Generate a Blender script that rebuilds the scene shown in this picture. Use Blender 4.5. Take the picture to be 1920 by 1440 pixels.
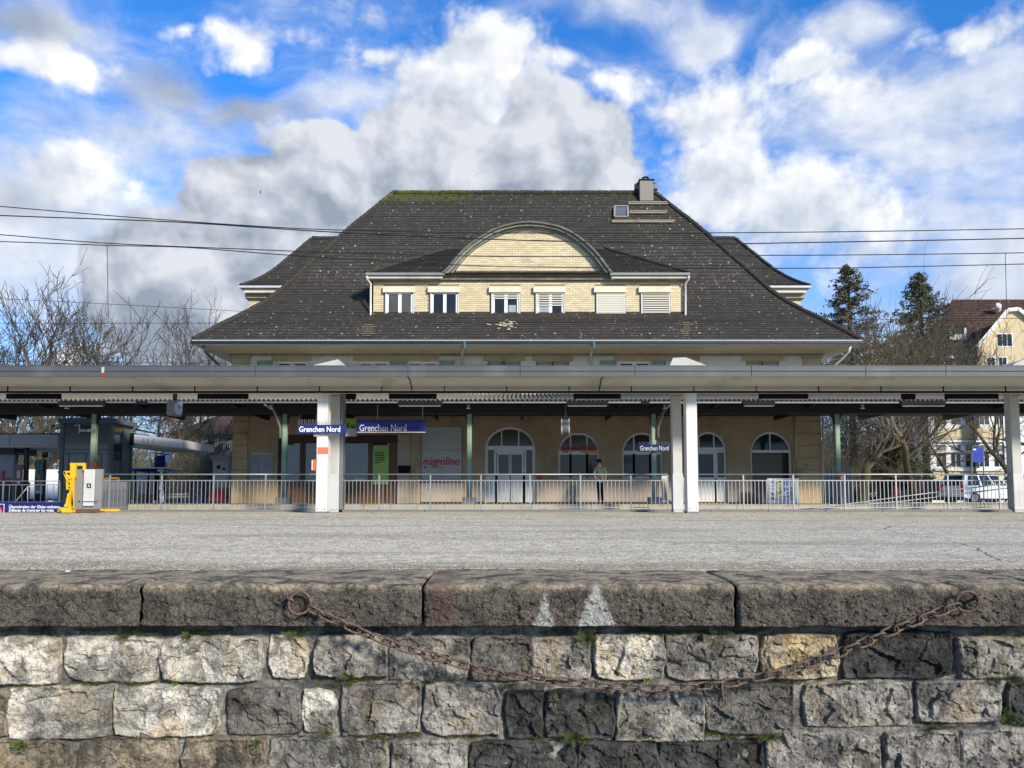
import bpy, math, random
import numpy as np
from mathutils import Vector, Matrix

for o in list(bpy.data.objects):
    bpy.data.objects.remove(o)
SC = bpy.context.scene
COL = SC.collection
R = math.radians

# ------------------------------------------------------------------ camera
F, PITCH, YH, CAMZ = 1400.0, R(4.0), 935.0, 0.42      # focal length in photo pixels (1920 wide), horizon row, eye height
YC = YH - F * math.tan(PITCH)
cam = bpy.data.cameras.new('camera')
cam_ob = bpy.data.objects.new('camera', cam)
COL.objects.link(cam_ob)
cam.sensor_width = 36.0
cam.lens = F / 1920 * 36.0
cam.shift_y = (YC - 720) / 1920
cam.clip_start = 0.05
cam.clip_end = 3000
cam_ob.location = (0, 0, CAMZ)
cam_ob.rotation_euler = (R(90) + PITCH, 0, 0)
SC.camera = cam_ob


def P(x, y, D):
    """the point at depth D (metres in front of the eye) that the photo shows at pixel x, y"""
    u, v = x - 960, YC - y
    t = D / (F * math.cos(PITCH) - v * math.sin(PITCH))
    return Vector((u * t, D, CAMZ + t * (F * math.sin(PITCH) + v * math.cos(PITCH))))


def XX(x, y, D): return P(x, y, D).x
def ZZ(y, D): return P(960, y, D).z


# ------------------------------------------------------------------ node helpers
class S:
    """a node socket with arithmetic"""
    def __init__(s, sock, nt): s.s, s.nt = sock, nt
    def op(s, o, *a, clamp=False):
        n = s.nt.nodes.new('ShaderNodeMath'); n.operation = o; n.use_clamp = clamp
        for i, q in enumerate((s,) + a):
            if isinstance(q, S): s.nt.links.new(q.s, n.inputs[i])
            else: n.inputs[i].default_value = q
        return S(n.outputs[0], s.nt)
    def __add__(s, o): return s.op('ADD', o)
    def __radd__(s, o): return s.op('ADD', o)
    def __sub__(s, o): return s.op('SUBTRACT', o)
    def __rsub__(s, o): return (s * -1.0) + o
    def __mul__(s, o): return s.op('MULTIPLY', o)
    def __rmul__(s, o): return s.op('MULTIPLY', o)
    def __truediv__(s, o): return s.op('DIVIDE', o)
    def step(s, lo, hi):
        n = s.nt.nodes.new('ShaderNodeMapRange'); n.interpolation_type = 'SMOOTHSTEP'
        s.nt.links.new(s.s, n.inputs[0]); n.inputs[1].default_value = lo; n.inputs[2].default_value = hi
        return S(n.outputs[0], s.nt)
    def max(s, o): return s.op('MAXIMUM', o)
    def min(s, o): return s.op('MINIMUM', o)
    def clamp(s): return s.op('ADD', 0.0, clamp=True)


def node(nt, typ, ins=None, **props):
    n = nt.nodes.new(typ)
    for k, v in props.items(): setattr(n, k, v)
    for k, v in (ins or {}).items():
        if isinstance(v, S): nt.links.new(v.s, n.inputs[k])
        else: n.inputs[k].default_value = v
    return n


def mixc(nt, f, a, b, mode='MIX'):
    n = nt.nodes.new('ShaderNodeMix'); n.data_type = 'RGBA'; n.blend_type = mode
    for i, q in ((0, f), (6, a), (7, b)):
        if isinstance(q, S): nt.links.new(q.s, n.inputs[i])
        elif i == 0: n.inputs[0].default_value = q
        else: n.inputs[i].default_value = (q[0], q[1], q[2], 1)
    return S(n.outputs[2], nt)


def vmul(nt, v, k, add=(0, 0, 0)):
    n = nt.nodes.new('ShaderNodeVectorMath'); n.operation = 'MULTIPLY_ADD'
    nt.links.new(v.s, n.inputs[0]); n.inputs[1].default_value = k; n.inputs[2].default_value = add
    return S(n.outputs[0], nt)


def noise(nt, v, scale, detail=4, rough=.55, dist=0.0, out=0):
    n = node(nt, 'ShaderNodeTexNoise', {'Scale': scale, 'Detail': detail, 'Roughness': rough, 'Distortion': dist})
    nt.links.new(v.s, n.inputs['Vector'])
    return S(n.outputs[out], nt)


def voro(nt, v, scale, out=0, feature='F1', detail=0, rand=1.0):
    n = node(nt, 'ShaderNodeTexVoronoi', {'Scale': scale, 'Detail': detail, 'Randomness': rand}, feature=feature)
    nt.links.new(v.s, n.inputs['Vector'])
    return S(n.outputs[out], nt)


def lin(r, g, b):
    return tuple(((c / 255) / 12.92 if c / 255 < .04045 else ((c / 255 + .055) / 1.055) ** 2.4) for c in (r, g, b))


# ------------------------------------------------------------------ sun and sky
SUN_EL, SUN_AZ = R(25.5), R(36)          # height; to the right of straight behind the eye
to_sun = Vector((math.sin(SUN_AZ) * math.cos(SUN_EL), -math.cos(SUN_AZ) * math.cos(SUN_EL), math.sin(SUN_EL)))
sun = bpy.data.lights.new('sun', 'SUN')
sun.energy = 3.4
sun.angle = R(8.0)
sun.color = (1.0, .91, .77)
sun_ob = bpy.data.objects.new('sun', sun)
sun_ob.rotation_euler = to_sun.to_track_quat('Z', 'Y').to_euler()
COL.objects.link(sun_ob)

world = bpy.data.worlds.new('World')
SC.world = world
world.use_nodes = True


def build_sky(nt):
    nt.nodes.clear()
    STR = 0.1
    sky = node(nt, 'ShaderNodeTexSky', sky_type='NISHITA')
    sky.sun_disc = False
    sky.sun_elevation = SUN_EL
    sky.sun_rotation = math.atan2(to_sun.x, to_sun.y)
    sky.air_density, sky.dust_density, sky.ozone_density = 1.0, .3, 3.0
    tc = node(nt, 'ShaderNodeTexCoord')
    sp = node(nt, 'ShaderNodeSeparateXYZ'); nt.links.new(tc.outputs['Generated'], sp.inputs[0])
    x, y, z = (S(o, nt) for o in sp.outputs)
    den = (y + 1.02)
    cb = node(nt, 'ShaderNodeCombineXYZ'); nt.links.new((x / den).s, cb.inputs[0]); nt.links.new((z / den).s, cb.inputs[1])
    u0 = S(cb.outputs[0], nt)

    def uv(px, py):
        p = P(px, py, 1.0); q = Vector((p.x, p.y, p.z - CAMZ)).normalized()
        return q.x / (1.02 + q.y), q.z / (1.02 + q.y)

    def ellipses(v, lst, soft=.1):
        f = None
        for (cx, cy, rx, ry) in lst:
            a, e = uv(cx, cy)
            ra = (uv(cx + rx, cy)[0] - uv(cx - rx, cy)[0]) / 2
            re = (uv(cx, cy - ry)[1] - uv(cx, cy + ry)[1]) / 2
            w = vmul(nt, v, (1 / ra, 1 / re, 0), (-a / ra, -e / re, 0))
            n = nt.nodes.new('ShaderNodeVectorMath'); n.operation = 'LENGTH'; nt.links.new(w.s, n.inputs[0])
            g = S(n.outputs[1], nt)
            f = g if f is None else f.op('SMOOTH_MIN', g, soft)
        return 1.0 - f

    def n2(v, scale, detail, rough=.6, out=0, dist=0.0):
        n = node(nt, 'ShaderNodeTexNoise', {'Scale': scale, 'Detail': detail, 'Roughness': rough, 'Distortion': dist}, noise_dimensions='2D')
        nt.links.new(v.s, n.inputs['Vector'])
        return S(n.outputs[out], nt)

    def v2(v, scale, detail):
        n = node(nt, 'ShaderNodeTexVoronoi', {'Scale': scale, 'Detail': detail, 'Roughness': .55}, voronoi_dimensions='2D')
        nt.links.new(v.s, n.inputs['Vector'])
        return S(n.outputs[0], nt)

    def vadd(a, b, k):
        n = nt.nodes.new('ShaderNodeVectorMath'); n.operation = 'MULTIPLY_ADD'
        nt.links.new(b.s, n.inputs[0]); n.inputs[1].default_value = (k, k, 0); nt.links.new(a.s, n.inputs[2])
        m = nt.nodes.new('ShaderNodeVectorMath'); m.operation = 'SUBTRACT'
        nt.links.new(n.outputs[0], m.inputs[0]); m.inputs[1].default_value = (k / 2, k / 2, 0)
        return S(m.outputs[0], nt)
    # (centre x, centre y, half width, half height) of the cloud masses, as directions
    GREY = [(740, 640, 500, 450), (1015, 330, 125, 225), (1120, 400, 100, 235), (760, 300, 120, 125), (860, 330, 100, 160), (610, 340, 120, 130),
            (490, 420, 150, 150), (350, 560, 220, 170), (960, 470, 240, 260)]
    WHITE = [(840, 165, 190, 140), (900, 90, 160, 75), (1040, 110, 120, 55), (1120, 140, 140, 75), (1290, 185, 200, 120), (1320, 345, 140, 140), (1470, 450, 190, 130),
             (1510, 385, 70, 60), (460, 50, 170, 60), (100, 115, 150, 70), (100, 345, 240, 70), (1560, 110, 110, 50), (715, 105, 60, 40),
             (220, 650, 400, 100), (1860, 50, 140, 80), (1650, 150, 170, 60), (340, 25, 80, 30)]
    VEIL = [(1800, 210, 330, 230), (1720, 430, 400, 170), (120, 40, 280, 90), (280, 250, 360, 110), (100, 480, 330, 200), (1640, 30, 180, 50),
            (1130, 10, 170, 40), (1900, 560, 260, 200), (1290, 40, 120, 40), (640, 190, 110, 50)]
    DARK = [(310, 150, 105, 75), (480, 205, 110, 35), (40, 30, 130, 50), (20, 390, 110, 60)]
    wz = n2(u0, 7.0, 3, .55, out=1)
    uw = vadd(u0, wz, .07)
    ub = vadd(u0, wz, .035)
    DX = (.007, .014, 0)
    ub1 = vmul(nt, ub, (1, 1, 1), DX)
    u1 = vmul(nt, u0, (1, 1, 1), DX)
    bil = 1.0 - v2(ub, 24.0, 3)
    bil1 = 1.0 - v2(ub1, 24.0, 3)
    n_d = n2(u0, 8.5, 7, .62)                           # fleecy detail, and the same a step toward the sun
    m_d = n2(u1, 8.5, 4, .62)
    n_s = n2(vmul(nt, uw, (1, 1.9, 1), (3, 1, 0)), 5.0, 6, .62)
    fg = ellipses(ub, GREY, .05) + (bil - .6) * .22 + (n_d - .5) * .10
    ew = ellipses(uw, WHITE)
    fw = (ew + (n_d - .5) * 2.5 + (bil - .6) * .5).max((n_s - .66) * 4.0)
    gg = ellipses(ub1, GREY, .05)
    fv = (ellipses(uw, VEIL) + (n_s - .5) * 3.0 + (n_d - .5) * .8).max((n_s - .60) * 3.0)
    fd = ellipses(uw, DARK) + (n_d - .5) * 2.2
    K = .69 / STR
    c = mixc(nt, 1.0, S(sky.outputs[0], nt), (.30, .92, 1.55), 'MULTIPLY')
    c = mixc(nt, z.step(.42, .02) * .85, c, tuple(k * K for k in lin(190, 210, 236)))
    lit = (n_d - m_d)
    # thin, broken cloud
    sv = (.5 + lit * 2.2 + (n_s - .5) * 1.2).clamp()
    cv = mixc(nt, sv, tuple(k * K for k in lin(168, 183, 208)), tuple(k * K for k in lin(238, 240, 245)))
    c = mixc(nt, fv.step(-.35, .95) * .95, c, cv)
    # white cumulus
    sw = (.60 + lit * 3.2 + (bil - bil1) * .35 - (fw - .5).max(0.0) * .10).clamp()
    cw = mixc(nt, sw, tuple(k * K for k in lin(178, 190, 208)), tuple(k * K for k in lin(249, 250, 251)))
    c = mixc(nt, fw.step(-.25, .45), c, cw)
    cd = mixc(nt, sv, tuple(k * K for k in lin(140, 150, 166)), tuple(k * K for k in lin(186, 194, 207)))
    c = mixc(nt, fd.step(-.4, .9) * .9, c, cd)
    # the big grey cumulus
    sg = (.40 + (ellipses(ub, GREY, .05) - gg) * .9 + (bil - bil1) * .75 + lit * 1.6 + (n_s - .5) * .7 + (z - .33) * .9).clamp()
    cg = mixc(nt, sg, tuple(k * K for k in lin(146, 157, 174)), tuple(k * K for k in lin(214, 218, 226)))
    c = mixc(nt, fg.step(-.03, .08), c, cg)
    bg = node(nt, 'ShaderNodeBackground', {'Strength': STR})
    nt.links.new(c.s, bg.inputs[0])
    out = node(nt, 'ShaderNodeOutputWorld')
    nt.links.new(bg.outputs[0], out.inputs[0])


build_sky(world.node_tree)
try:
    world.cycles.sampling_method = 'MANUAL'; world.cycles.sample_map_resolution = 512
except Exception:
    pass
SC.view_settings.view_transform = 'Standard'
SC.view_settings.look = 'None'
SC.view_settings.exposure = 0.76
SC.view_settings.gamma = 1.0
SC.view_settings.use_curve_mapping = False

# ------------------------------------------------------------------ mesh helpers
BASE = {}


class MB:
    def __init__(s): s.v, s.f, s.uv = [], [], None

    def add(s, vs, fs, uvs=None):
        n = len(s.v)
        s.v += [tuple(q) for q in vs]
        s.f += [tuple(i + n for i in f) for f in fs]
        if uvs is not None:
            s.uv = (s.uv or []) + uvs
        return s

    def box(s, x0, x1, y0, y1, z0, z1):
        if x0 > x1: x0, x1 = x1, x0
        if y0 > y1: y0, y1 = y1, y0
        if z0 > z1: z0, z1 = z1, z0
        return s.add([(x0, y0, z0), (x1, y0, z0), (x1, y1, z0), (x0, y1, z0), (x0, y0, z1), (x1, y0, z1), (x1, y1, z1), (x0, y1, z1)],
                     [(0, 3, 2, 1), (4, 5, 6, 7), (0, 1, 5, 4), (1, 2, 6, 5), (2, 3, 7, 6), (3, 0, 4, 7)])

    def bp(s, x0, x1, y0, y1, D, dep):
        """box whose front face fills the photo rectangle x0..x1, y0..y1 at depth D"""
        ym = (y0 + y1) / 2
        return s.box(XX(x0, ym, D), XX(x1, ym, D), D, D + dep, ZZ(y1, D), ZZ(y0, D))

    def bar(s, p, q, w, h=None, up=(0, 0, 1)):
        p, q = Vector(p), Vector(q); h = h or w
        t = (q - p).normalized(); up = Vector(up)
        if abs(t.dot(up)) > .98: up = Vector((0, 1, 0))
        a = t.cross(up).normalized() * (w / 2); b = a.cross(t).normalized() * (h / 2)
        return s.add([p - a - b, p + a - b, p + a + b, p - a + b, q - a - b, q + a - b, q + a + b, q - a + b],
                     [(0, 1, 2, 3), (7, 6, 5, 4), (0, 4, 5, 1), (1, 5, 6, 2), (2, 6, 7, 3), (3, 7, 4, 0)])

    def tube(s, pts, r, n=8, closed=False, caps=True):
        pts = [Vector(p) for p in pts]; m = len(pts)
        rs = r if isinstance(r, (list, tuple)) else [r] * m
        vs, fs = [], []
        a = None
        for i, p in enumerate(pts):
            if closed: t = pts[(i + 1) % m] - pts[i - 1]
            else: t = pts[min(i + 1, m - 1)] - pts[max(i - 1, 0)]
            t = t.normalized() if t.length > 1e-9 else Vector((0, 0, 1))
            if a is None:
                a = t.orthogonal().normalized()
            else:
                a = a - t * a.dot(t)
                a = a.normalized() if a.length > 1e-6 else t.orthogonal().normalized()
            b = t.cross(a)
            for k in range(n):
                g = 2 * math.pi * k / n
                vs.append(p + (a * math.cos(g) + b * math.sin(g)) * rs[i])
        mm = m if closed else m - 1
        for i in range(mm):
            j = (i + 1) % m
            for k in range(n):
                k2 = (k + 1) % n
                fs.append((i * n + k, i * n + k2, j * n + k2, j * n + k))
        if caps and not closed:
            fs.append(tuple(range(n - 1, -1, -1))); fs.append(tuple((m - 1) * n + k for k in range(n)))
        return s.add(vs, fs)

    def prism(s, poly, y0, y1):
        """polygon of (x, z) pushed from depth y0 to y1"""
        n = len(poly)
        vs = [(x, y0, z) for x, z in poly] + [(x, y1, z) for x, z in poly]
        fs = [tuple(range(n)), tuple(range(2 * n - 1, n - 1, -1))]
        fs += [(i, i + n, (i + 1) % n + n, (i + 1) % n) for i in range(n)]
        return s.add(vs, fs)

    def prism_x(s, poly, x0, x1):
        """polygon of (y, z) pushed from x0 to x1"""
        n = len(poly)
        vs = [(x0, y, z) for y, z in poly] + [(x1, y, z) for y, z in poly]
        fs = [tuple(range(n)), tuple(range(2 * n - 1, n - 1, -1))]
        fs += [(i, i + n, (i + 1) % n + n, (i + 1) % n) for i in range(n)]
        return s.add(vs, fs)

    def lathe(s, prof, c, axis, n=20):
        """profile of (radius, height) turned about axis through c"""
        c = Vector(c); ax = Vector(axis).normalized(); a = ax.orthogonal().normalized(); b = ax.cross(a)
        vs, fs = [], []
        for r, h in prof:
            for k in range(n):
                g = 2 * math.pi * k / n
                vs.append(c + ax * h + (a * math.cos(g) + b * math.sin(g)) * r)
        for i in range(len(prof) - 1):
            for k in range(n):
                k2 = (k + 1) % n
                fs.append((i * n + k, i * n + k2, (i + 1) * n + k2, (i + 1) * n + k))
        fs.append(tuple(range(n - 1, -1, -1))); fs.append(tuple((len(prof) - 1) * n + k for k in range(n)))
        return s.add(vs, fs)

    def build(s, name, mat, parent=None, loc=None, smooth=False, bev=0.0):
        base = BASE.get(parent.name, Vector()) if parent else (Vector(loc) if loc is not None else Vector())
        me = bpy.data.meshes.new(name)
        me.from_pydata([(x - base.x, y - base.y, z - base.z) for x, y, z in s.v], [], s.f)
        if s.uv:
            l = me.uv_layers.new(name='uv')
            l.data.foreach_set('uv', [c for q in s.uv for c in q])
        me.materials.append(mat)
        if smooth: me.polygons.foreach_set('use_smooth', [True] * len(me.polygons))
        me.update()
        o = bpy.data.objects.new(name, me); COL.objects.link(o)
        if parent: o.parent = parent
        else: o.location = base
        BASE[o.name] = base
        if bev:
            b = o.modifiers.new('edge', 'BEVEL'); b.width = bev; b.segments = 2; b.limit_method = 'ANGLE'
        return o


def B(x0, x1, y0, y1, D, dep): return MB().bp(x0, x1, y0, y1, D, dep)


def tag(o, label=None, cat=None, group=None, kind=None):
    for k, v in (('label', label), ('category', cat), ('group', group), ('kind', kind)):
        if v: o[k] = v
    return o


def thing(name, label, cat, loc=(0, 0, 0), group=None):
    o = bpy.data.objects.new(name, None); COL.objects.link(o)
    o.empty_display_size = .2
    o.location = loc; BASE[o.name] = Vector(loc)
    return tag(o, label, cat, group)


def inst(src, parent, loc, rot=None, name=None):
    """another piece with the same mesh"""
    c = src.copy(); COL.objects.link(c); c.parent = parent
    c.location = Vector(loc) - BASE.get(parent.name, Vector()) if parent else loc
    if rot is not None: c.rotation_euler = rot
    return c


def copy_tree(o, parent=None):
    c = o.copy(); COL.objects.link(c); c.parent = parent
    for ch in list(o.children): copy_tree(ch, c)
    return c


_font_cache = {}


def text(name, s, mat, parent, x0, x1, y0, y1, D, thick=.004, loc=None, weight=0.0, shear=0.0):
    """lettering as a mesh that fills the photo rectangle at depth D, facing the eye"""
    cu = bpy.data.curves.new(name, 'FONT'); cu.body = s; cu.extrude = thick / 2; cu.offset = weight; cu.shear = shear
    cu.resolution_u = 3
    t = bpy.data.objects.new(name, cu); COL.objects.link(t)
    dg = bpy.context.evaluated_depsgraph_get()
    me = bpy.data.meshes.new_from_object(t.evaluated_get(dg))
    bpy.data.objects.remove(t)
    xs = [v.co.x for v in me.vertices]; ys = [v.co.y for v in me.vertices]
    a0, a1, b0, b1 = min(xs), max(xs), min(ys), max(ys)
    ym = (y0 + y1) / 2
    X0, X1, Z0, Z1 = XX(x0, ym, D), XX(x1, ym, D), ZZ(y1, D), ZZ(y0, D)
    base = BASE.get(parent.name, Vector()) if parent else Vector()
    for v in me.vertices:
        q = v.co.copy()
        v.co = Vector((X0 + (q.x - a0) / (a1 - a0) * (X1 - X0), D - q.z, Z0 + (q.y - b0) / (b1 - b0) * (Z1 - Z0))) - base
    me.materials.clear(); me.materials.append(mat)
    o = bpy.data.objects.new(name, me); COL.objects.link(o)
    if parent: o.parent = parent
    BASE[o.name] = base
    return o


# numpy value noise, for carving stone
def _hash(ix, iy, iz, seed):
    h = (ix * 374761393 + iy * 668265263 + iz * 1274126177 + seed * 974634877) & 0xffffffff
    h = ((h ^ (h >> 13)) * 1103515245) & 0xffffffff
    h = ((h ^ (h >> 16)) * 69069) & 0xffffffff
    return ((h ^ (h >> 15)) & 0xffffff) / float(0xffffff)


def vnoise(p, seed=0):
    i = np.floor(p).astype(np.int64); f = p - i; f = f * f * (3 - 2 * f)
    r = 0
    for dx in (0, 1):
        for dy in (0, 1):
            for dz in (0, 1):
                w = (f[..., 0] if dx else 1 - f[..., 0]) * (f[..., 1] if dy else 1 - f[..., 1]) * (f[..., 2] if dz else 1 - f[..., 2])
                r = r + w * _hash(i[..., 0] + dx, i[..., 1] + dy, i[..., 2] + dz, seed)
    return r


def fbm(p, octv=4, seed=0, gain=.5, ridged=False):
    a, s, t = 1.0, 0, 0
    for k in range(octv):
        n = vnoise(p * 2 ** k, seed + k * 17)
        if ridged: n = 1 - np.abs(2 * n - 1)
        s = s + a * n; t += a; a *= gain
    return s / t


def grid_faces(nx, ny):
    return [(j * nx + i, j * nx + i + 1, (j + 1) * nx + i + 1, (j + 1) * nx + i) for j in range(ny - 1) for i in range(nx - 1)]


# ------------------------------------------------------------------ materials
def new_mat(name):
    m = bpy.data.materials.new(name); m.use_nodes = True
    nt = m.node_tree
    return m, nt, nt.nodes['Principled BSDF']


def coords(nt, kind='Object'):
    return S(node(nt, 'ShaderNodeTexCoord').outputs[kind], nt)


def world_pos(nt):
    return S(node(nt, 'ShaderNodeNewGeometry').outputs['Position'], nt)


def bump(nt, bs, h, strength, dist=.02):
    b = node(nt, 'ShaderNodeBump', {'Strength': strength, 'Distance': dist, 'Height': h})
    nt.links.new(b.outputs[0], bs.inputs['Normal'])


def mk(name, col, rough=.7, var=.15, scale=2.0, bmp=.15, bscale=60.0, metal=0.0, spec=.4, stain=None, stain_amt=.5, sscale=1.2, streak=1.0):
    """paint, metal or plaster: colour with slow and fine variation, stains and fine relief"""
    m, nt, bs = new_mat(name)
    v = world_pos(nt)
    n1 = noise(nt, v, scale, 5, .6); n2 = noise(nt, v, bscale, 3, .6)
    f = (1.0 + (n1 - .5) * (var * 2.4) + (n2 - .5) * (var * 1.2))
    cc = node(nt, 'ShaderNodeCombineColor', {0: f, 1: f, 2: f})
    c = mixc(nt, 1.0, col, S(cc.outputs[0], nt), 'MULTIPLY')
    if stain:
        st = noise(nt, vmul(nt, v, (1, 1, 1 / streak), (5, 2, 9)), sscale, 6, .65).step(.48, .72) * stain_amt
        c = mixc(nt, st, c, stain)
    nt.links.new(c.s, bs.inputs['Base Color'])
    r = (rough + (n1 - .5) * .25).clamp()
    nt.links.new(r.s, bs.inputs['Roughness'])
    bs.inputs['Metallic'].default_value = metal
    bs.inputs['Specular IOR Level'].default_value = spec
    if bmp: bump(nt, bs, n2, bmp, .01)
    return m


def glass(name, col=(.015, .018, .02), rough=.04, spec=.7):
    m, nt, bs = new_mat(name)
    v = world_pos(nt)
    c = mixc(nt, noise(nt, v, 1.3, 3), tuple(k * .6 for k in col), tuple(k * 1.5 for k in col))
    nt.links.new(c.s, bs.inputs['Base Color'])
    bs.inputs['Roughness'].default_value = rough
    bs.inputs['Specular IOR Level'].default_value = spec * .5
    bump(nt, bs, noise(nt, v, .9, 2), .12, .02)
    return m


MAT = {}
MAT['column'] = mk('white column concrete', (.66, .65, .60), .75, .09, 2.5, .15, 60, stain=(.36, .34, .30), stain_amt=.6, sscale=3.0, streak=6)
MAT['column_shaded'] = mk('canopy shaded concrete', (.50, .49, .45), .8, .08, 1.5, .12, 90, stain=(.30, .29, .26), stain_amt=.6, sscale=1.4, streak=4)  # column concrete for the rear row, the canopy's shade put into its colour
MAT['fascia'] = mk('grey sheet metal', (.085, .087, .091), .6, .10, .8, .05, 30, metal=.2, stain=(.16, .16, .16), stain_amt=.5, sscale=.8, streak=5)
MAT['soffit'] = mk('grey concrete soffit', (.52, .50, .43), .85, .08, 1.0, .15, 50, stain=(.27, .25, .2), stain_amt=.6, sscale=.9)
MAT['dark'] = mk('dark steel', (.008, .010, .013), .7, .15, 2, .05, 40, spec=.12)
MAT['darkgreen'] = mk('dark green steel', (.016, .022, .021), .6, .2, 2, .05, 40)
MAT['green'] = mk('pale green paint', (.24, .33, .24), .5, .12, 3, .1, 60, stain=(.06, .07, .05), stain_amt=.4)
MAT['galv'] = mk('galvanised steel', (.34, .345, .34), .42, .08, 4, .03, 80, metal=.55)
MAT['galvdark'] = mk('weathered steel', (.20, .205, .21), .5, .1, 4, .03, 80, metal=.4)
MAT['blue'] = mk('blue enamel', (.012, .022, .135), .3, .06, 2, .0)
MAT['deepblue'] = mk('deep blue enamel', (.008, .012, .12), .3, .06, 2, .0)
MAT['busblue'] = mk('bright blue enamel', (.01, .035, .30), .3, .06, 2, .0)
MAT['white'] = mk('white paint', (.80, .80, .78), .45, .05, 3, .03, 60, stain=(.45, .43, .38), stain_amt=.25)
MAT['whitebright'] = mk('white lettering', (.85, .85, .85), .5, .02, 3, .0)
MAT['orange'] = mk('orange plastic', (.72, .13, .035), .45, .08, 3, .03)
MAT['salmon'] = mk('salmon band', (.72, .16, .10), .5, .08, 3, .03)
MAT['red'] = mk('red paint', (.42, .02, .025), .4, .1, 3, .03)
MAT['redtext'] = mk('red lettering', (.62, .035, .03), .45, .05, 3, .0)
MAT['yellow'] = mk('yellow paint', (.75, .42, .012), .42, .08, 4, .05, stain=(.35, .2, .03), stain_amt=.35)
MAT['yellowtext'] = mk('yellow strip', (.62, .42, .02), .45, .05, 3, .0)
MAT['lime'] = mk('lime green print', (.24, .50, .035), .45, .05, 3, .0)
MAT['limepale'] = mk('pale lime print', (.36, .58, .12), .4, .12, 1.4, .0)
MAT['hood'] = mk('weathered white sheet', (.46, .45, .41), .7, .15, 2, .1, stain=(.25, .24, .2), stain_amt=.6, sscale=1.5, streak=3)
MAT['black'] = mk('black plastic', (.01, .01, .011), .5, .1, 3, .03)
MAT['grey'] = mk('grey plastic', (.22, .22, .21), .55, .06, 3, .05, stain=(.13, .125, .12), stain_amt=.4)
MAT['greylight'] = mk('light grey enamel', (.52, .52, .51), .5, .06, 3, .05, stain=(.28, .27, .25), stain_amt=.35)
MAT['lilac'] = mk('lilac grey enamel', (.30, .29, .32), .5, .06, 3, .03)
MAT['wood'] = mk('brown varnished wood', (.15, .075, .034), .5, .35, 2.5, .1, 50, stain=(.03, .015, .008), stain_amt=.5, streak=6)
MAT['wooddark'] = mk('dark brown wood', (.06, .030, .018), .5, .3, 2.5, .1, 50)
MAT['glass'] = glass('dark window glass')
MAT['glasswarm'] = glass('grey window glass', (.075, .07, .06), .12)
MAT['glassblue'] = glass('blue black window glass', (.010, .022, .035), .05)
MAT['shopglass'] = glass('shop window glass', (.05, .062, .062), .03, 1.8)
MAT['net'] = mk('net curtain', (.30, .31, .32), .8, .3, 6, .1, 30, streak=8)
MAT['stonewall'] = mk('brown stained stone wall', (.44, .32, .195), .9, .25, 1.1, .35, 26, stain=(.20, .135, .078), stain_amt=.7, sscale=.55, streak=1.6)
MAT['dado'] = mk('pinkish rendered dado', (.46, .385, .305), .9, .10, 1.5, .2, 40, stain=(.2, .145, .1), stain_amt=.6, sscale=1.0, streak=2)
MAT['pier'] = mk('beige rendered pier', (.50, .41, .30), .9, .10, 1.5, .2, 40, stain=(.2, .15, .1), stain_amt=.5)
MAT['sandstone'] = mk('ochre sandstone', (.50, .38, .22), .9, .18, 1.8, .3, 40, stain=(.17, .12, .07), stain_amt=.6)
MAT['stucco'] = mk('white rough stucco', (.70, .66, .56), .95, .14, 3, .9, 14, stain=(.42, .37, .28), stain_amt=.5)
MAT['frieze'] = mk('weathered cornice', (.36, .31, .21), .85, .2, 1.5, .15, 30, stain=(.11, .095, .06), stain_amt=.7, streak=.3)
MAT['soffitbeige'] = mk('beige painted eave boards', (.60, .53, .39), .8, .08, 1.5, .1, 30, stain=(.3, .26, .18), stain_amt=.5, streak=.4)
MAT['fasciapale'] = mk('pale eave board', (.62, .58, .46), .7, .1, 2, .1, 30, stain=(.3, .27, .2), stain_amt=.5)
MAT['gutter'] = mk('dark gutter metal', (.022, .026, .032), .5, .2, 2, .05, 30, metal=.3)
MAT['pipe'] = mk('cream downpipe', (.58, .54, .47), .5, .08, 3, .05, stain=(.35, .32, .26), stain_amt=.4)
MAT['archlead'] = mk('dull lead flashing', (.10, .105, .085), .7, .3, 3, .2, stain=(.3, .28, .2), stain_amt=.5, sscale=2)
MAT['copper'] = mk('green copper collar', (.06, .13, .13), .6, .15, 3, .05)
MAT['shutterbox'] = mk('cream shutter box', (.62, .58, .44), .6, .05, 3, .05, stain=(.45, .33, .14), stain_amt=.35)
MAT['slat'] = mk('cream blind slat', (.60, .57, .46), .6, .06, 3, .05)
MAT['moulding'] = mk('weathered painted moulding', (.19, .19, .15), .85, .35, 2.5, .3, 20, stain=(.42, .38, .28), stain_amt=.6, sscale=2.0)
MAT['dirtyband'] = mk('peeling timber band', (.20, .17, .13), .9, .4, 3, .3, 20, stain=(.45, .38, .24), stain_amt=.7, sscale=2.2, streak=.25)
MAT['chimney'] = mk('rendered chimney', (.24, .22, .185), .9, .08, 2, .1)
MAT['plinth'] = mk('grey concrete plinth', (.16, .165, .17), .85, .12, 2, .2, 40)
MAT['paleedge'] = mk('pale platform edge', (.48, .43, .32), .9, .2, 3, .3, 30, stain=(.16, .13, .08), stain_amt=.7, sscale=4)
MAT['alu'] = mk('brushed aluminium', (.68, .68, .68), .45, .05, 1, .02, 60, metal=.15)
MAT['taupe'] = mk('taupe cladding', (.33, .31, .27), .6, .05, 1, .03, 60)
MAT['tower'] = mk('grey green tower frame', (.10, .12, .122), .5, .1, 2, .03)
MAT['shed'] = mk('grey corrugated sheet', (.25, .27, .29), .55, .08, 2, .05, metal=.3)
MAT['housewhite'] = mk('white render', (.62, .61, .58), .9, .06, 1, .15, 20, stain=(.42, .4, .36), stain_amt=.4)
MAT['houseyellow'] = mk('yellow render', (.52, .42, .25), .9, .08, 1, .15, 20)
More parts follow.
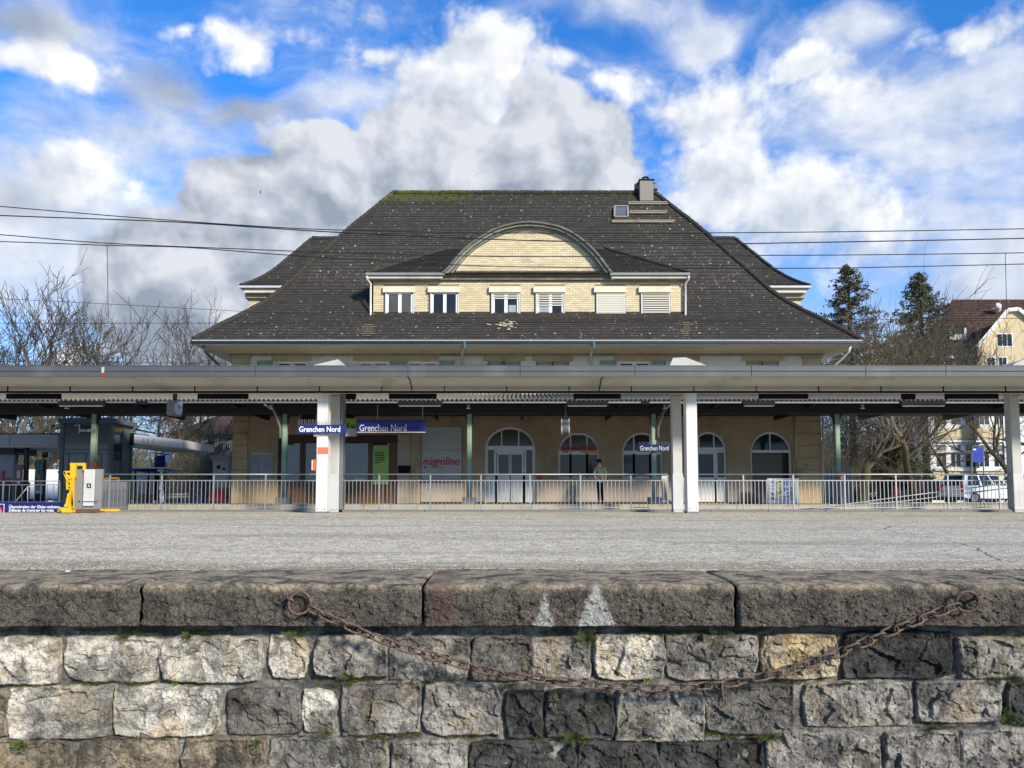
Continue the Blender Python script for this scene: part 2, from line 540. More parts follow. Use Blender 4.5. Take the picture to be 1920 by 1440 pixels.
MAT['housepale'] = mk('pale grey render', (.50, .49, .47), .9, .06, 1, .15, 20, stain=(.36, .35, .32), stain_amt=.4)
MAT['curtain'] = mk('grey blind', (.16, .155, .14), .8, .2, 4, .1)
MAT['bark'] = mk('bark', (.060, .050, .036), .95, .35, 3, .6, 25, stain=(.05, .065, .02), stain_amt=.4)
MAT['barkmoss'] = mk('mossy bark', (.062, .056, .030), .95, .35, 2, .6, 20, stain=(.05, .075, .012), stain_amt=.8, sscale=1.0)
MAT['twig'] = mk('pale brown twigs', (.135, .110, .064), .9, .3, .8, .1, 30)
MAT['twigdark'] = mk('dark twigs', (.088, .072, .050), .9, .3, .8, .1, 30)
MAT['tyre'] = mk('tyre rubber', (.012, .012, .012), .8, .1, 4, .1)
MAT['skin'] = mk('skin', (.48, .29, .21), .6, .05, 5, .02)
MAT['ashgrey'] = mk('ash grey cloth', (.16, .165, .155), .9, .1, 8, .2)
MAT['blackcloth'] = mk('black cloth', (.012, .012, .016), .9, .2, 8, .2)
MAT['cable'] = mk('blackened wire', (.02, .021, .024), .55, .1, 1, .0, metal=.3)
MAT['poster'] = mk('maroon poster', (.16, .05, .06), .4, .4, 6, .0)


def brick_mat():
    m, nt, bs = new_mat('yellow glazed brick')
    v = world_pos(nt)
    sp = node(nt, 'ShaderNodeSeparateXYZ'); nt.links.new(v.s, sp.inputs[0])
    cb = node(nt, 'ShaderNodeCombineXYZ', {0: S(sp.outputs[0], nt) + S(sp.outputs[1], nt), 1: S(sp.outputs[2], nt)})
    b = node(nt, 'ShaderNodeTexBrick', {'Scale': 1.0, 'Mortar Size': .010, 'Mortar Smooth': .3, 'Bias': 0.0, 'Brick Width': .24, 'Row Height': .082,
                                        'Color1': (.62, .51, .30, 1), 'Color2': (.46, .36, .19, 1), 'Mortar': (.26, .21, .13, 1)})
    nt.links.new(cb.outputs[0], b.inputs['Vector'])
    n = noise(nt, vmul(nt, v, (.35, 1, 1)), 2.2, 6, .65)
    c = mixc(nt, n.step(.52, .75) * .55, S(b.outputs[0], nt), (.36, .29, .17))
    c = mixc(nt, (noise(nt, v, 9, 4) - .5) * 1.0 + .15, c, (.72, .58, .30))
    nt.links.new(c.s, bs.inputs['Base Color'])
    bs.inputs['Roughness'].default_value = .6
    bump(nt, bs, 1.0 - S(b.outputs[1], nt), .5, .01)
    return m


MAT['brick'] = brick_mat()


def loose_brick_mat():
    """one colour a brick: works for joined courses and for single bricks"""
    m, nt, bs = new_mat('yellow glazed bricks')
    v = world_pos(nt)
    isl = S(node(nt, 'ShaderNodeNewGeometry').outputs['Random Per Island'], nt)
    rnd = S(node(nt, 'ShaderNodeObjectInfo').outputs['Random'], nt)
    r = (isl + rnd).op('FRACT')
    c = mixc(nt, r, (.54, .44, .25), (.68, .57, .35))
    n = noise(nt, vmul(nt, v, (.35, 1, 1)), 2.2, 6, .65)
    c = mixc(nt, n.step(.53, .66) * .45, c, (.34, .28, .18))
    c = mixc(nt, noise(nt, v, 40, 4, .7).step(.52, .66) * .25, c, (.25, .19, .1))
    nt.links.new(c.s, bs.inputs['Base Color'])
    bs.inputs['Roughness'].default_value = .55
    bump(nt, bs, noise(nt, v, 60, 3), .2, .006)
    return m


MAT['brickface'] = loose_brick_mat()
MAT['brickmortar'] = mk('brick mortar', (.25, .20, .125), .95, .15, 4, .2)


def roof_mat(name, base, moss=True):
    m, nt, bs = new_mat(name)
    uvn = S(node(nt, 'ShaderNodeUVMap').outputs[0], nt)
    v = world_pos(nt)
    b = node(nt, 'ShaderNodeTexBrick', {'Scale': 1.0, 'Mortar Size': .05, 'Mortar Smooth': .2, 'Bias': 0.0, 'Brick Width': 1.0, 'Row Height': 1.0,
                                        'Color1': (.72, .72, .72, 1), 'Color2': (1.2, 1.2, 1.2, 1), 'Mortar': (.35, .35, .35, 1)})
    b.offset = .5
    nt.links.new(uvn.s, b.inputs['Vector'])
    big = noise(nt, v, .5, 5, .6)
    c = mixc(nt, big, tuple(k * .75 for k in base), tuple(k * 1.35 for k in base))
    c = mixc(nt, .75, c, S(b.outputs[0], nt), 'MULTIPLY')
    fine = noise(nt, v, 26, 4, .7)
    c = mixc(nt, fine.step(.56, .8) * .55, c, tuple(k * 3.2 + .01 for k in base))
    # lichen flecks: pale spots the size of a tile corner, in loose clusters
    for sc_, keep, rad, colr, amt in ((.40, .55, .080, (.40, .385, .335), .85), (.75, .84, .085, (.36, .34, .29), .85), (1.1, .86, .30, (.14, .125, .10), .6)):
        n = node(nt, 'ShaderNodeTexVoronoi', {'Scale': sc_, 'Randomness': 1.0}, feature='F1', voronoi_dimensions='2D')
        nt.links.new(uvn.s, n.inputs['Vector'])
        sp = node(nt, 'ShaderNodeSeparateColor'); nt.links.new(n.outputs[1], sp.inputs[0])
        size = S(sp.outputs[1], nt) * rad + rad * .35
        fl = (size - S(n.outputs[0], nt)).step(0, .03) * (S(sp.outputs[0], nt) + (big - .5) * 1.2).step(keep, keep + .04)
        c = mixc(nt, fl * amt, c, colr)
    if moss:
        sz = node(nt, 'ShaderNodeSeparateXYZ'); nt.links.new(v.s, sz.inputs[0])
        top = S(sz.outputs[2], nt).step(14.5, 15.3)
        lft = S(sz.outputs[0], nt).step(2.0, -7.0)
        ms = (noise(nt, v, 3.0, 5, .65) + top * (lft * .20 + .05)).step(.60, .72) * top
        c = mixc(nt, ms * .8, c, (.09, .10, .015))
    nt.links.new(c.s, bs.inputs['Base Color'])
    bs.inputs['Roughness'].default_value = .85
    bs.inputs['Specular IOR Level'].default_value = .25
    bump(nt, bs, S(b.outputs[1], nt) * -1.0 + fine * .6, .6, .02)
    return m


MAT['roof'] = roof_mat('dark brown plain tiles', (.047, .0415, .032))
MAT['roofred'] = roof_mat('red brown pantiles', (.078, .042, .028), False)


def asphalt_mat():
    m, nt, bs = new_mat('worn pale asphalt')
    v = world_pos(nt)

    def grains(scale, stretch=(1, 1, 1)):
        n = node(nt, 'ShaderNodeTexVoronoi', {'Scale': scale}, voronoi_dimensions='2D')
        nt.links.new(vmul(nt, v, stretch).s, n.inputs['Vector'])
        sp = node(nt, 'ShaderNodeSeparateColor'); nt.links.new(n.outputs[1], sp.inputs[0])
        return S(sp.outputs[0], nt)
    g, g2, g3 = grains(70), grains(28), grains(10)
    big = noise(nt, vmul(nt, v, (.30, 1, 1)), .8, 7, .65)
    streak = noise(nt, vmul(nt, v, (.12, 1.0, 1), (3, 7, 1)), 2.4, 6, .65)
    c = mixc(nt, g, (.10, .09, .07), (1.0, .95, .80))
    c = mixc(nt, .55, c, mixc(nt, g2, (.15, .135, .105), (1.0, .94, .79)))
    c = mixc(nt, .28, c, mixc(nt, g3, (.22, .20, .16), (.95, .88, .72)))
    c = mixc(nt, big.step(.47, .62) * .45, c, (.27, .25, .205))
    c = mixc(nt, streak.step(.53, .64) * .15, c, (.24, .22, .18))
    c = mixc(nt, streak.step(.46, .36) * .10, c, (.80, .73, .58))
    sz = node(nt, 'ShaderNodeSeparateXYZ'); nt.links.new(v.s, sz.inputs[0])
    y = S(sz.outputs[1], nt)
    edge = (y + (noise(nt, vmul(nt, v, (.35, 1, 1)), 2.6, 6, .65) - .5) * 2.2).step(5.3, 4.6)
    c = mixc(nt, edge * .6, c, (.20, .165, .11))
    c = mixc(nt, 1.0, c, (.98, .90, .765), 'MULTIPLY')
    nt.links.new(c.s, bs.inputs['Base Color'])
    bs.inputs['Roughness'].default_value = 1.0
    bs.inputs['Specular IOR Level'].default_value = .03
    bump(nt, bs, g + g2 * 1.3, .5, .006)
    return m


MAT['asphalt'] = asphalt_mat()


def grit_mat():
    m, nt, bs = new_mat('asphalt grit')
    r = S(node(nt, 'ShaderNodeNewGeometry').outputs['Random Per Island'], nt)
    c = mixc(nt, r, (.16, .145, .114), (.66, .60, .475))
    c = mixc(nt, noise(nt, vmul(nt, world_pos(nt), (.30, 1, 1)), .8, 7, .65).step(.47, .62) * .4, c, (.22, .20, .165))
    nt.links.new(c.s, bs.inputs['Base Color'])
    bs.inputs['Roughness'].default_value = .95
    bs.inputs['Specular IOR Level'].default_value = .1
    return m


MAT['grit'] = grit_mat()
MAT['crack'] = mk('crack', (.018, .017, .014), .95, .2, 5, .1)
MAT['ballast'] = mk('dark ballast', (.07, .062, .052), .95, .4, 14, .8, 22)
MAT['ground'] = mk('grey forecourt', (.42, .41, .37), .9, .15, .8, .2, 30)


def rock_mat(name, fixed=None, coping=False):
    m, nt, bs = new_mat(name)
    v = world_pos(nt)
    oi = node(nt, 'ShaderNodeObjectInfo')
    base = S(oi.outputs['Color'], nt)
    rnd = S(oi.outputs['Random'], nt)
    cbn = node(nt, 'ShaderNodeCombineXYZ', {0: rnd * 31.0, 1: rnd * 17.0, 2: rnd * 47.0})   # shift the pattern from stone to stone
    av = nt.nodes.new('ShaderNodeVectorMath'); av.operation = 'ADD'
    nt.links.new(v.s, av.inputs[0]); nt.links.new(cbn.outputs[0], av.inputs[1])
    w = S(av.outputs[0], nt)
    n1 = noise(nt, w, 8, 8, .70, .6); n2 = noise(nt, w, 34, 7, .75, .8); n3 = noise(nt, w, 150, 4, .75)
    n4 = noise(nt, vmul(nt, w, (1, 1, .6), (4, 4, 4)), 4.5, 7, .68, .8)
    sz = node(nt, 'ShaderNodeSeparateXYZ'); nt.links.new(v.s, sz.inputs[0])
    X, Y, Z = (S(o, nt) for o in sz.outputs)
    if coping:
        diag = noise(nt, vmul(nt, w, (2.2, 1, 1)), 60, 5, .75, 1.5)
        c = mixc(nt, n1.step(.36, .62), (.040, .034, .028), (.15, .128, .10))
        c = mixc(nt, diag.step(.50, .62) * .75, c, (.27, .235, .185))
        c = mixc(nt, diag.step(.48, .38) * .7, c, (.022, .019, .016))
        c = mixc(nt, n3.step(.56, .66) * .55, c, (.42, .38, .30))
        c = mixc(nt, n3.step(.44, .34) * .55, c, (.018, .016, .013))
        c = mixc(nt, n4.step(.50, .62) * .55, c, (.032, .029, .025))
        # worn ochre arris, reddish block end
        arr = (Z + (n4 - .5) * .10 + (n2 - .5) * .05).step(-.065, -.012)
        c = mixc(nt, arr * n1.step(.36, .58) * .85, c, mixc(nt, n2.step(.4, .6), (.27, .215, .135), (.66, .53, .34)))
        x0, x1 = XX(800, 1130, 3.84), XX(865, 1130, 3.84)
        redm = (X + (n1 - .5) * .12).step(x0 - .02, x0 + .03) * (X + (n1 - .5) * .12).step(x1 + .03, x1 - .06)
        c = mixc(nt, redm * .45, c, (.15, .082, .065))

        def lichen(px, top, bot, hw, c):
            cx = XX(px, 1130, 3.84); zt, zb = ZZ(top, 3.84), ZZ(bot, 3.84)
            t = (Z - zb) * (1 / (zt - zb))                         # 0 at the foot, 1 at the tip
            dx = (X - cx + (t - .4) * -.012).op('ABSOLUTE') + (n1 - .5) * .10 + (n2 - .5) * .10
            half = (1.06 - t) * (hw * 1.5 * 3.84 / F)
            mk_ = (half - dx).step(-.004, .012) * t.step(-.2, .0) * n2.step(.36, .46) * Y.step(4.0, 3.95)
            return mixc(nt, mk_ * .9, c, mixc(nt, n3.step(.4, .6), (.30, .30, .27), (.62, .62, .56)))
        c = lichen(1117, 1092, 1180, 24, c)
        c = lichen(1020, 1106, 1180, 15, c)
    else:
        def bm(k): return mixc(nt, 1.0, base, k, 'MULTIPLY')
        c = mixc(nt, n1.step(.38, .60), bm((.45, .44, .44)), bm((1.45, 1.42, 1.36)))
        c = mixc(nt, n4.step(.52, .61) * .5, c, bm((1.25, 1.0, .66)))
        c = mixc(nt, n2.step(.54, .62) * .55, c, bm((.26, .19, .17)))
        c = mixc(nt, n2.step(.46, .38) * .6, c, bm((1.55, 1.5, 1.42)))
        c = mixc(nt, n3.step(.57, .68) * .4, c, bm((.25, .24, .22)))
        c = mixc(nt, n3.step(.44, .35) * .35, c, bm((1.8, 1.75, 1.65)))
        grime = noise(nt, vmul(nt, v, (1, 1, .55), (2, 0, 6)), 3.4, 7, .68, .4)
        c = mixc(nt, grime.step(.53, .63) * .65, c, (.030, .029, .027))
        c = mixc(nt, noise(nt, vmul(nt, v, (1, 1, .7), (5, 1, 2)), 1.5, 6, .65).step(.50, .60) * .45, c, (.055, .052, .046))
        c = mixc(nt, noise(nt, vmul(nt, v, (1, 1, 1), (8, 3, 1)), 7.0, 6, .72).step(.57, .66) * .55, c, (.080, .075, .020))
    nt.links.new(c.s, bs.inputs['Base Color'])
    bs.inputs['Roughness'].default_value = .9
    bs.inputs['Specular IOR Level'].default_value = .2
    bump(nt, bs, n2 * 1.2 + n3 * .5, 1.0, .018)
    return m


MAT['stone'] = rock_mat('quarry faced limestone')
MAT['coping'] = rock_mat('dark sandstone coping', coping=True)


def mortar_mat():
    m, nt, bs = new_mat('old mortar')
    v = world_pos(nt)
    n1 = noise(nt, v, 6, 7, .65, .4); n2 = noise(nt, v, 45, 6, .75); n3 = noise(nt, v, 2.2, 4, .6)
    c = mixc(nt, n1.step(.36, .60), (.06, .057, .05), (.29, .27, .23))
    c = mixc(nt, n2.step(.52, .62) * .6, c, (.36, .34, .295))
    c = mixc(nt, n2.step(.46, .36) * .7, c, (.02, .019, .016))
    c = mixc(nt, noise(nt, v, 9, 6, .72).step(.54, .64) * .8, c, (.075, .080, .018))
    c = mixc(nt, n3.step(.50, .62) * .6, c, (.030, .029, .028))
    nt.links.new(c.s, bs.inputs['Base Color'])
    bs.inputs['Roughness'].default_value = .95
    bump(nt, bs, n2 + n1 * .5, .9, .012)
    return m


MAT['mortar'] = mortar_mat()


def rust_mat():
    m, nt, bs = new_mat('rusty iron')
    v = world_pos(nt)
    n1 = noise(nt, v, 60, 5, .7); n2 = noise(nt, v, 300, 3, .6)
    c = mixc(nt, n1.step(.35, .7), (.060, .038, .028), (.21, .135, .095))
    c = mixc(nt, n2.step(.58, .75) * .6, c, (.30, .205, .15))
    nt.links.new(c.s, bs.inputs['Base Color'])
    bs.inputs['Roughness'].default_value = .7
    bs.inputs['Metallic'].default_value = .25
    bump(nt, bs, n2 + n1, .5, .003)
    return m


MAT['rust'] = rust_mat()


def leaf_mat(name, col, col2):
    m, nt, bs = new_mat(name)
    v = world_pos(nt)
    c = mixc(nt, noise(nt, v, 60 if 'weed' in name or 'moss' in name else 1.7, 3), col, col2)
    nt.links.new(c.s, bs.inputs['Base Color'])
    bs.inputs['Roughness'].default_value = .7
    return m


MAT['weed'] = leaf_mat('weed leaves', (.045, .075, .012), (.14, .17, .035))
MAT['weedbright'] = leaf_mat('bright weed leaves', (.16, .25, .03), (.30, .38, .08))
MAT['moss'] = leaf_mat('moss', (.05, .06, .008), (.13, .14, .015))
MAT['dryweed'] = leaf_mat('dry weed stems', (.16, .13, .07), (.34, .27, .15))
MAT['needle'] = leaf_mat('brown green needles', (.055, .050, .020), (.15, .12, .05))
MAT['needlegreen'] = leaf_mat('green needles', (.034, .046, .015), (.11, .115, .034))


def poster_mat(name, cols, scale=9.0):
    m, nt, bs = new_mat(name)
    v = world_pos(nt)
    c = None
    for i, q in enumerate(cols):
        f = voro(nt, vmul(nt, v, (1, 0, 1.6), (i * 3.1, 0, i * 1.7)), scale * (1 + .4 * i), out=1)
        sp = node(nt, 'ShaderNodeSeparateColor'); nt.links.new(f.s, sp.inputs[0])
        c = q if c is None else mixc(nt, S(sp.outputs[0], nt).step(.5, .55), c, q)
    nt.links.new(c.s, bs.inputs['Base Color'])
    bs.inputs['Roughness'].default_value = .4
    return m

# ================================================================== the setting
DN = 3.84                      # face of the near coping
DF, DRR = 21.8, 23.5           # front and rear canopy columns
DW, GZ = 31.0, .215            # station wall, house platform level


def sheet(name, x0, x1, y0, y1, z, mat):
    return tag(MB().add([(x0, y0, z), (x1, y0, z), (x1, y1, z), (x0, y1, z)], [(0, 1, 2, 3)]).build(name, mat), kind='structure')


sheet('ground', -900, 900, 36.5, 2500, .10, MAT['ground'])
sheet('track_bed', -900, 900, -60, 36.5, -1.30, MAT['ballast'])

# near platform: a slab with a ragged front edge against the coping
rng = random.Random(3)
mb = MB()
n = 260
front = [(-16 + 32 * i / n, 4.52 + rng.uniform(-.02, .03) + .05 * math.sin(i * .21) * math.sin(i * .057)) for i in range(n + 1)]
vs = [(x, y, .0) for x, y in front] + [(-60, 24.1, 0), (60, 24.1, 0), (-60, 4.5, 0), (60, 4.5, 0), (-60, 24.1, -1.3), (60, 24.1, -1.3)] + [(x, y, -.05) for x, y in front]
k = n + 1
fs = [tuple(list(range(k)) + [k + 3, k + 1, k, k + 2]), (k, k + 1, k + 5, k + 4)]
fs += [(i, k + 6 + i, k + 7 + i, i + 1) for i in range(n)]
platform = tag(mb.add(vs, fs).build('platform', MAT['asphalt']), kind='structure')


def crack(pts, w):
    pts = [P(x, y, 1.0) for x, y in pts]
    q = []
    for p in pts:                                 # down onto the platform surface
        t = -CAMZ / (p.z - CAMZ); q.append(Vector((p.x * t, p.y * t, .003)))
    fine = []
    for a, b in zip(q[:-1], q[1:]):
        m = max(2, int((b - a).length / .05))
        for i in range(m):
            p = a.lerp(b, i / m); fine.append(p + Vector((rng.uniform(-.012, .012), rng.uniform(-.03, .03), 0)))
    fine.append(q[-1])
    mb = MB()
    vs, fs = [], []
    for i, p in enumerate(fine):
        ww = w * rng.uniform(.4, 1.3) * (p.y / 6)
        vs += [p + Vector((0, -ww, 0)), p + Vector((0, ww, 0))]
    fs = [(2 * i, 2 * i + 2, 2 * i + 3, 2 * i + 1) for i in range(len(fine) - 1)]
    o = mb.add(vs, fs).build('crack', MAT['crack'], platform)
    return o


# loose grit bedded in the surface: small chips, more of them where the surface comes near
gr_ = np.random.RandomState(5)
NG = 100000
ys = gr_.uniform(961.5, 1066, NG); xs2 = gr_.uniform(-420, 2340, NG)
tD = CAMZ * F / (ys - YH)
gx_ = (xs2 - 960) * tD / F
keep = (tD > 4.5) & (tD < 22.0)
gx_, gy_ = gx_[keep], tD[keep]
gy_ = gy_ * gr_.uniform(.97, 1.03, gy_.shape)
keep = (gy_ > 4.48) & (gy_ < 22.5); gx_, gy_ = gx_[keep], gy_[keep]
sz_ = .0028 * gy_ ** .75 * gr_.uniform(.5, 1.25, gy_.shape)
ht_ = sz_ * gr_.uniform(.12, .36, gy_.shape); an_ = gr_.uniform(0, 6.28, gy_.shape)
n_ = len(gx_)
V = np.zeros((n_, 5, 3))
for k in range(4):
    V[:, k, 0] = gx_ + sz_ * np.cos(an_ + k * 1.57) * gr_.uniform(.7, 1.2, n_)
    V[:, k, 1] = gy_ + sz_ * np.sin(an_ + k * 1.57) * gr_.uniform(.7, 1.2, n_)
    V[:, k, 2] = -.001
V[:, 4, 0] = gx_ + sz_ * gr_.uniform(-.3, .3, n_); V[:, 4, 1] = gy_; V[:, 4, 2] = ht_
ix = np.arange(n_)[:, None, None] * 5 + np.array([[0, 1, 4], [1, 2, 4], [2, 3, 4], [3, 0, 4]])[None]
me = bpy.data.meshes.new('grit')
me.from_pydata(V.reshape(-1, 3).tolist(), [], ix.reshape(-1, 3).tolist())
me.materials.append(MAT['grit'])
go_ = bpy.data.objects.new('grit', me); COL.objects.link(go_); go_.parent = platform; go_['kind'] = 'stuff'

crack([(1672, 987), (1656, 992), (1690, 1000), (1740, 1006), (1785, 1015), (1832, 1028), (1850, 1040), (1880, 1052), (1925, 1060)], .010)
crack([(1206, 1008), (1222, 1014), (1236, 1021)], .008)
crack([(1303, 1000), (1316, 1007)], .008)
crack([(1390, 1022), (1410, 1026)], .006)
crack([(10, 1012), (22, 1010), (34, 1008)], .012)
crack([(1180, 1048), (1230, 1048)], .006)
crack([(1765, 1049), (1806, 1052)], .006)
crack([(1615, 972), (1720, 967)], .006)
crack([(420, 974), (480, 971), (520, 970)], .006)
crack([(270, 972), (290, 971)], .008)

# house platform in front of the station, with its pale edge
hp = tag(MB().box(-60, 60, 26.25, 36.6, -.9, GZ).build('house_platform', MAT['ground']), kind='structure')
mb = MB()
xx = -30.0
while xx < 30:
    w = rng.uniform(.9, 1.1)
    MB().box(xx, xx + w - .015, 26.0, 26.246, GZ - .24 + rng.uniform(-.006, .006), GZ + .006 + rng.uniform(0, .006)).build('edge_stone', MAT['paleedge'], hp)
    xx += w
tag(MB().box(-30, 30, 26.06, 26.25, -1.2, GZ - .27).build('house_platform_wall', MAT['dark']), kind='structure')
# grey plinth below the railing
pl = tag(MB().box(-60, 60, 23.62, 23.9, -.02, .001).build('railing_plinth', MAT['plinth']), kind='structure')
xx = -26.0
while xx < 26:
    MB().box(xx, xx + 1.78, 23.40, 23.60, -.01, .085).build('plinth_block', MAT['plinth'], pl, bev=.01)
    xx += 1.79

# ================================================================== old platform wall
wall = thing('platform_wall', 'old platform edge wall of quarry faced limestone blocks under dark sandstone coping', 'wall', (0, 3.95, -1.3))
# mortar bed
nx, nz = 620, 150
gx = np.concatenate([np.linspace(-7, -3.45, 60), np.linspace(-3.4, 3.4, nx - 120), np.linspace(3.45, 7, 60)]); gz = np.linspace(-1.3, -.20, nz)
X, Z = np.meshgrid(gx, gz)
Pn = np.stack([X, X * 0, Z], -1)
Y = 3.980 - .034 * (fbm(Pn * 9, 4, 5) - .5) - .030 * (fbm(Pn * 34, 4, 9, .65) - .5)
MB().add(np.stack([X, Y, Z], -1).reshape(-1, 3), grid_faces(nx, nz)).build('mortar', MAT['mortar'], wall, smooth=True)


def facets(x, z, size, seed):
    """broken faces: each cell of a jittered lattice is a little tilted plane, so the cells meet in steps"""
    px, pz = x / size, z / size
    ix, iz = np.floor(px).astype(np.int64), np.floor(pz).astype(np.int64)
    best = np.full(px.shape, 1e9); out = np.zeros(px.shape)
    for dx in (-1, 0, 1):
        for dz in (-1, 0, 1):
            cx, cz = ix + dx, iz + dz
            sx = cx + _hash(cx, cz, cx * 0, seed); sz = cz + _hash(cx, cz, cx * 0 + 1, seed)
            d = (px - sx) ** 2 + (pz - sz) ** 2
            h = (_hash(cx, cz, cx * 0 + 2, seed) - .5) * .9 + (_hash(cx, cz, cx * 0 + 3, seed) - .5) * 1.3 * (px - sx) + (_hash(cx, cz, cx * 0 + 4, seed) - .5) * 1.6 * (pz - sz)
            out = np.where(d < best, h, out); best = np.minimum(best, d)
    return out


def coping(px0, px1, seed):
    x0, x1 = XX(px0, 1130, DN) + .001, XX(px1, 1130, DN) - .001
    zb = ZZ(1178, DN)
    prof = [(.14, zb), (.05, zb), (.012, zb + .006)]               # (depth behind the face, height)
    hgt = -.045 - zb
    prof += [(0, zb + .012 + (hgt - .012) * i / 40) for i in range(41)]
    prof += [(.03 - .03 * math.cos(R(a)), -.045 + .028 * math.sin(R(a))) for a in range(8, 91, 10)]
    prof += [(.03 + .72 * (i / 34) ** 1.25, -.017 + .012 * min(1, i / 14)) for i in range(1, 35)]
    m = int((x1 - x0) / .0065); xs = np.linspace(x0, x1, m)
    pr = np.array(prof)
    X = np.repeat(xs[None, :], len(pr), 0)
    Dp = np.repeat(pr[:, 0:1], m, 1); Zp = np.repeat(pr[:, 1:2], m, 1)
    e = np.minimum(xs - x0, x1 - xs)[None, :]
    rnd = np.clip(1 - e / (.008 + .022 * fbm(np.stack([Zp * 20, Zp * 0, Zp * 0 + seed], -1), 3, seed)), 0, 1) ** 2
    q = np.stack([X, Dp, Zp], -1)
    nn = fbm(q * np.array([7, 7, 10]), 5, seed) - .5
    ff = fbm(q * 45, 3, seed + 3) - .5
    rough = .030 * nn + .014 * ff - .012 * np.clip(fbm(q * 18, 3, seed + 8, ridged=True) - .72, 0, 1) * 3 + .010 * facets(X + .02 * nn, Zp + Dp, .05, seed) + .006 * facets(X + 2, Zp + Dp, .018, seed + 1)
    front = np.clip((-.03 - Zp) / .05, 0, 1)
    D = DN + Dp - rough * (front * .85 + .15) * np.clip(1 - Dp * 6, .0, 1) + rnd * .03 * (front * .7 + .3)
    Zq = Zp + (1 - front) * (.010 * nn + .003 * ff) - rnd * .012 * (1 - front)
    bot = np.clip((zb + .03 - Zp) / .03, 0, 1)
    Zq = Zq + bot * (.018 * (fbm(np.stack([X * 14, X * 0, X * 0], -1), 4, seed + 5) - .5)) + bot * rnd * .02
    mb = MB().add(np.stack([X, D, Zq], -1).reshape(-1, 3), grid_faces(m, len(pr)))
    return mb.build('coping_stone', MAT['coping'], wall, smooth=False)


for i, (a, b) in enumerate(((-560, -270), (-268, 259), (263, 790), (793, 1380), (1384, 1960), (1963, 2400), (-1090, -563), (-1500, -1093), (2403, 2930), (2933, 3500))):
    coping(a, b, 11 + i * 7)

PALE, OCHRE, GREY, DARK, BLACK, BROWN = (.58, .55, .475), (.57, .485, .33), (.36, .34, .30), (.20, .19, .17), (.085, .083, .080), (.33, .285, .21)


def stone(x0, x1, y0, y1, col, seed, prot=.055, res=.0055):
    x0, x1, y0, y1 = x0 - 6, x1 + 6, y0 - 6, y1 + 5
    X0, X1 = XX(x0, (y0 + y1) / 2, 3.93), XX(x1, (y0 + y1) / 2, 3.93)
    Z0, Z1 = ZZ(y1, 3.93), ZZ(y0, 3.93)
    cx, cz, hw, hh = (X0 + X1) / 2, (Z0 + Z1) / 2, (X1 - X0) / 2, (Z1 - Z0) / 2
    nx, nz = max(18, int(2 * hw / res)), max(16, int(2 * hh / res))
    a = np.linspace(-1, 1, nx); b = np.linspace(-1, 1, nz)
    A, Bq = np.meshgrid(a, b)
    rs = random.Random(seed)
    xr = A * hw; zr = Bq * hh
    # skewed, chipped corners
    for sx in (-1, 1):
        for sz in (-1, 1):
            cut = rs.uniform(.0, .022)
            kx = np.clip(1 - (hw - sx * xr) / .11, 0, 1); kz = np.clip(1 - (hh - sz * zr) / .09, 0, 1)
            xr = xr - sx * cut * kx * kz * 1.2; zr = zr - sz * cut * kx * kz
    tl = rs.uniform(-.05, .05)
    zr = zr + tl * xr * np.abs(Bq) * .6
    q = np.stack([cx + xr, 0 * xr + seed, cz + zr], -1)
    wob = .030
    xr = xr + wob * (fbm(q * 12, 5, seed, .6) - .5) * np.clip(np.abs(A) * 1.5 - .3, 0, 1)
    zr = zr + wob * (fbm(q * 12 + 7.3, 5, seed + 1, .6) - .5) * np.clip(np.abs(Bq) * 1.5 - .3, 0, 1)
    em = np.minimum((1 - np.abs(A)) * hw, (1 - np.abs(Bq)) * hh)          # metres to the rim
    wx = cx + xr + .03 * (fbm(q * 14, 3, seed + 9) - .5); wz = cz + zr + .03 * (fbm(q * 14 + 3, 3, seed + 10) - .5)
    h = (prot - .004) * np.clip(em / .014, 0, 1) ** .5
    big = np.full(A.shape, 1e9)
    for _ in range(6):
        gx, gz = rs.uniform(-.22, .22), rs.uniform(-.35, .35)
        px, pz = rs.uniform(-hw, hw) * .8, rs.uniform(-hh, hh) * .8
        big = np.minimum(big, rs.uniform(.0, .02) + gx * (xr - px) + gz * (zr - pz))
    h = h + np.clip(big, -.02, .02) * np.clip(em / .03, .2, 1)
    w = np.clip(em / .03, .15, 1)
    h = h + (.026 * facets(wx, wz * 1.25, .10, seed) + .012 * facets(wx + 3, wz + 1, .04, seed + 1) + .005 * facets(wx + 5, wz + 2, .016, seed + 2)) * w
    h = h + (.026 * (fbm(q * 9, 5, seed + 2, .6) - .5) + .010 * (fbm(q * 40, 3, seed + 3, .65, ridged=True) - .6) + .006 * (fbm(q * 95, 2, seed + 4) - .5)) * w
    Yv = 3.985 - h
    Yv = np.where(em < 1e-6, 4.03, Yv)
    mb = MB().add(np.stack([cx + xr, Yv, cz + zr], -1).reshape(-1, 3), grid_faces(nx, nz))
    o = mb.build('stone', MAT['stone'], wall, smooth=False)
    o.color = (*col, 1)
    return o


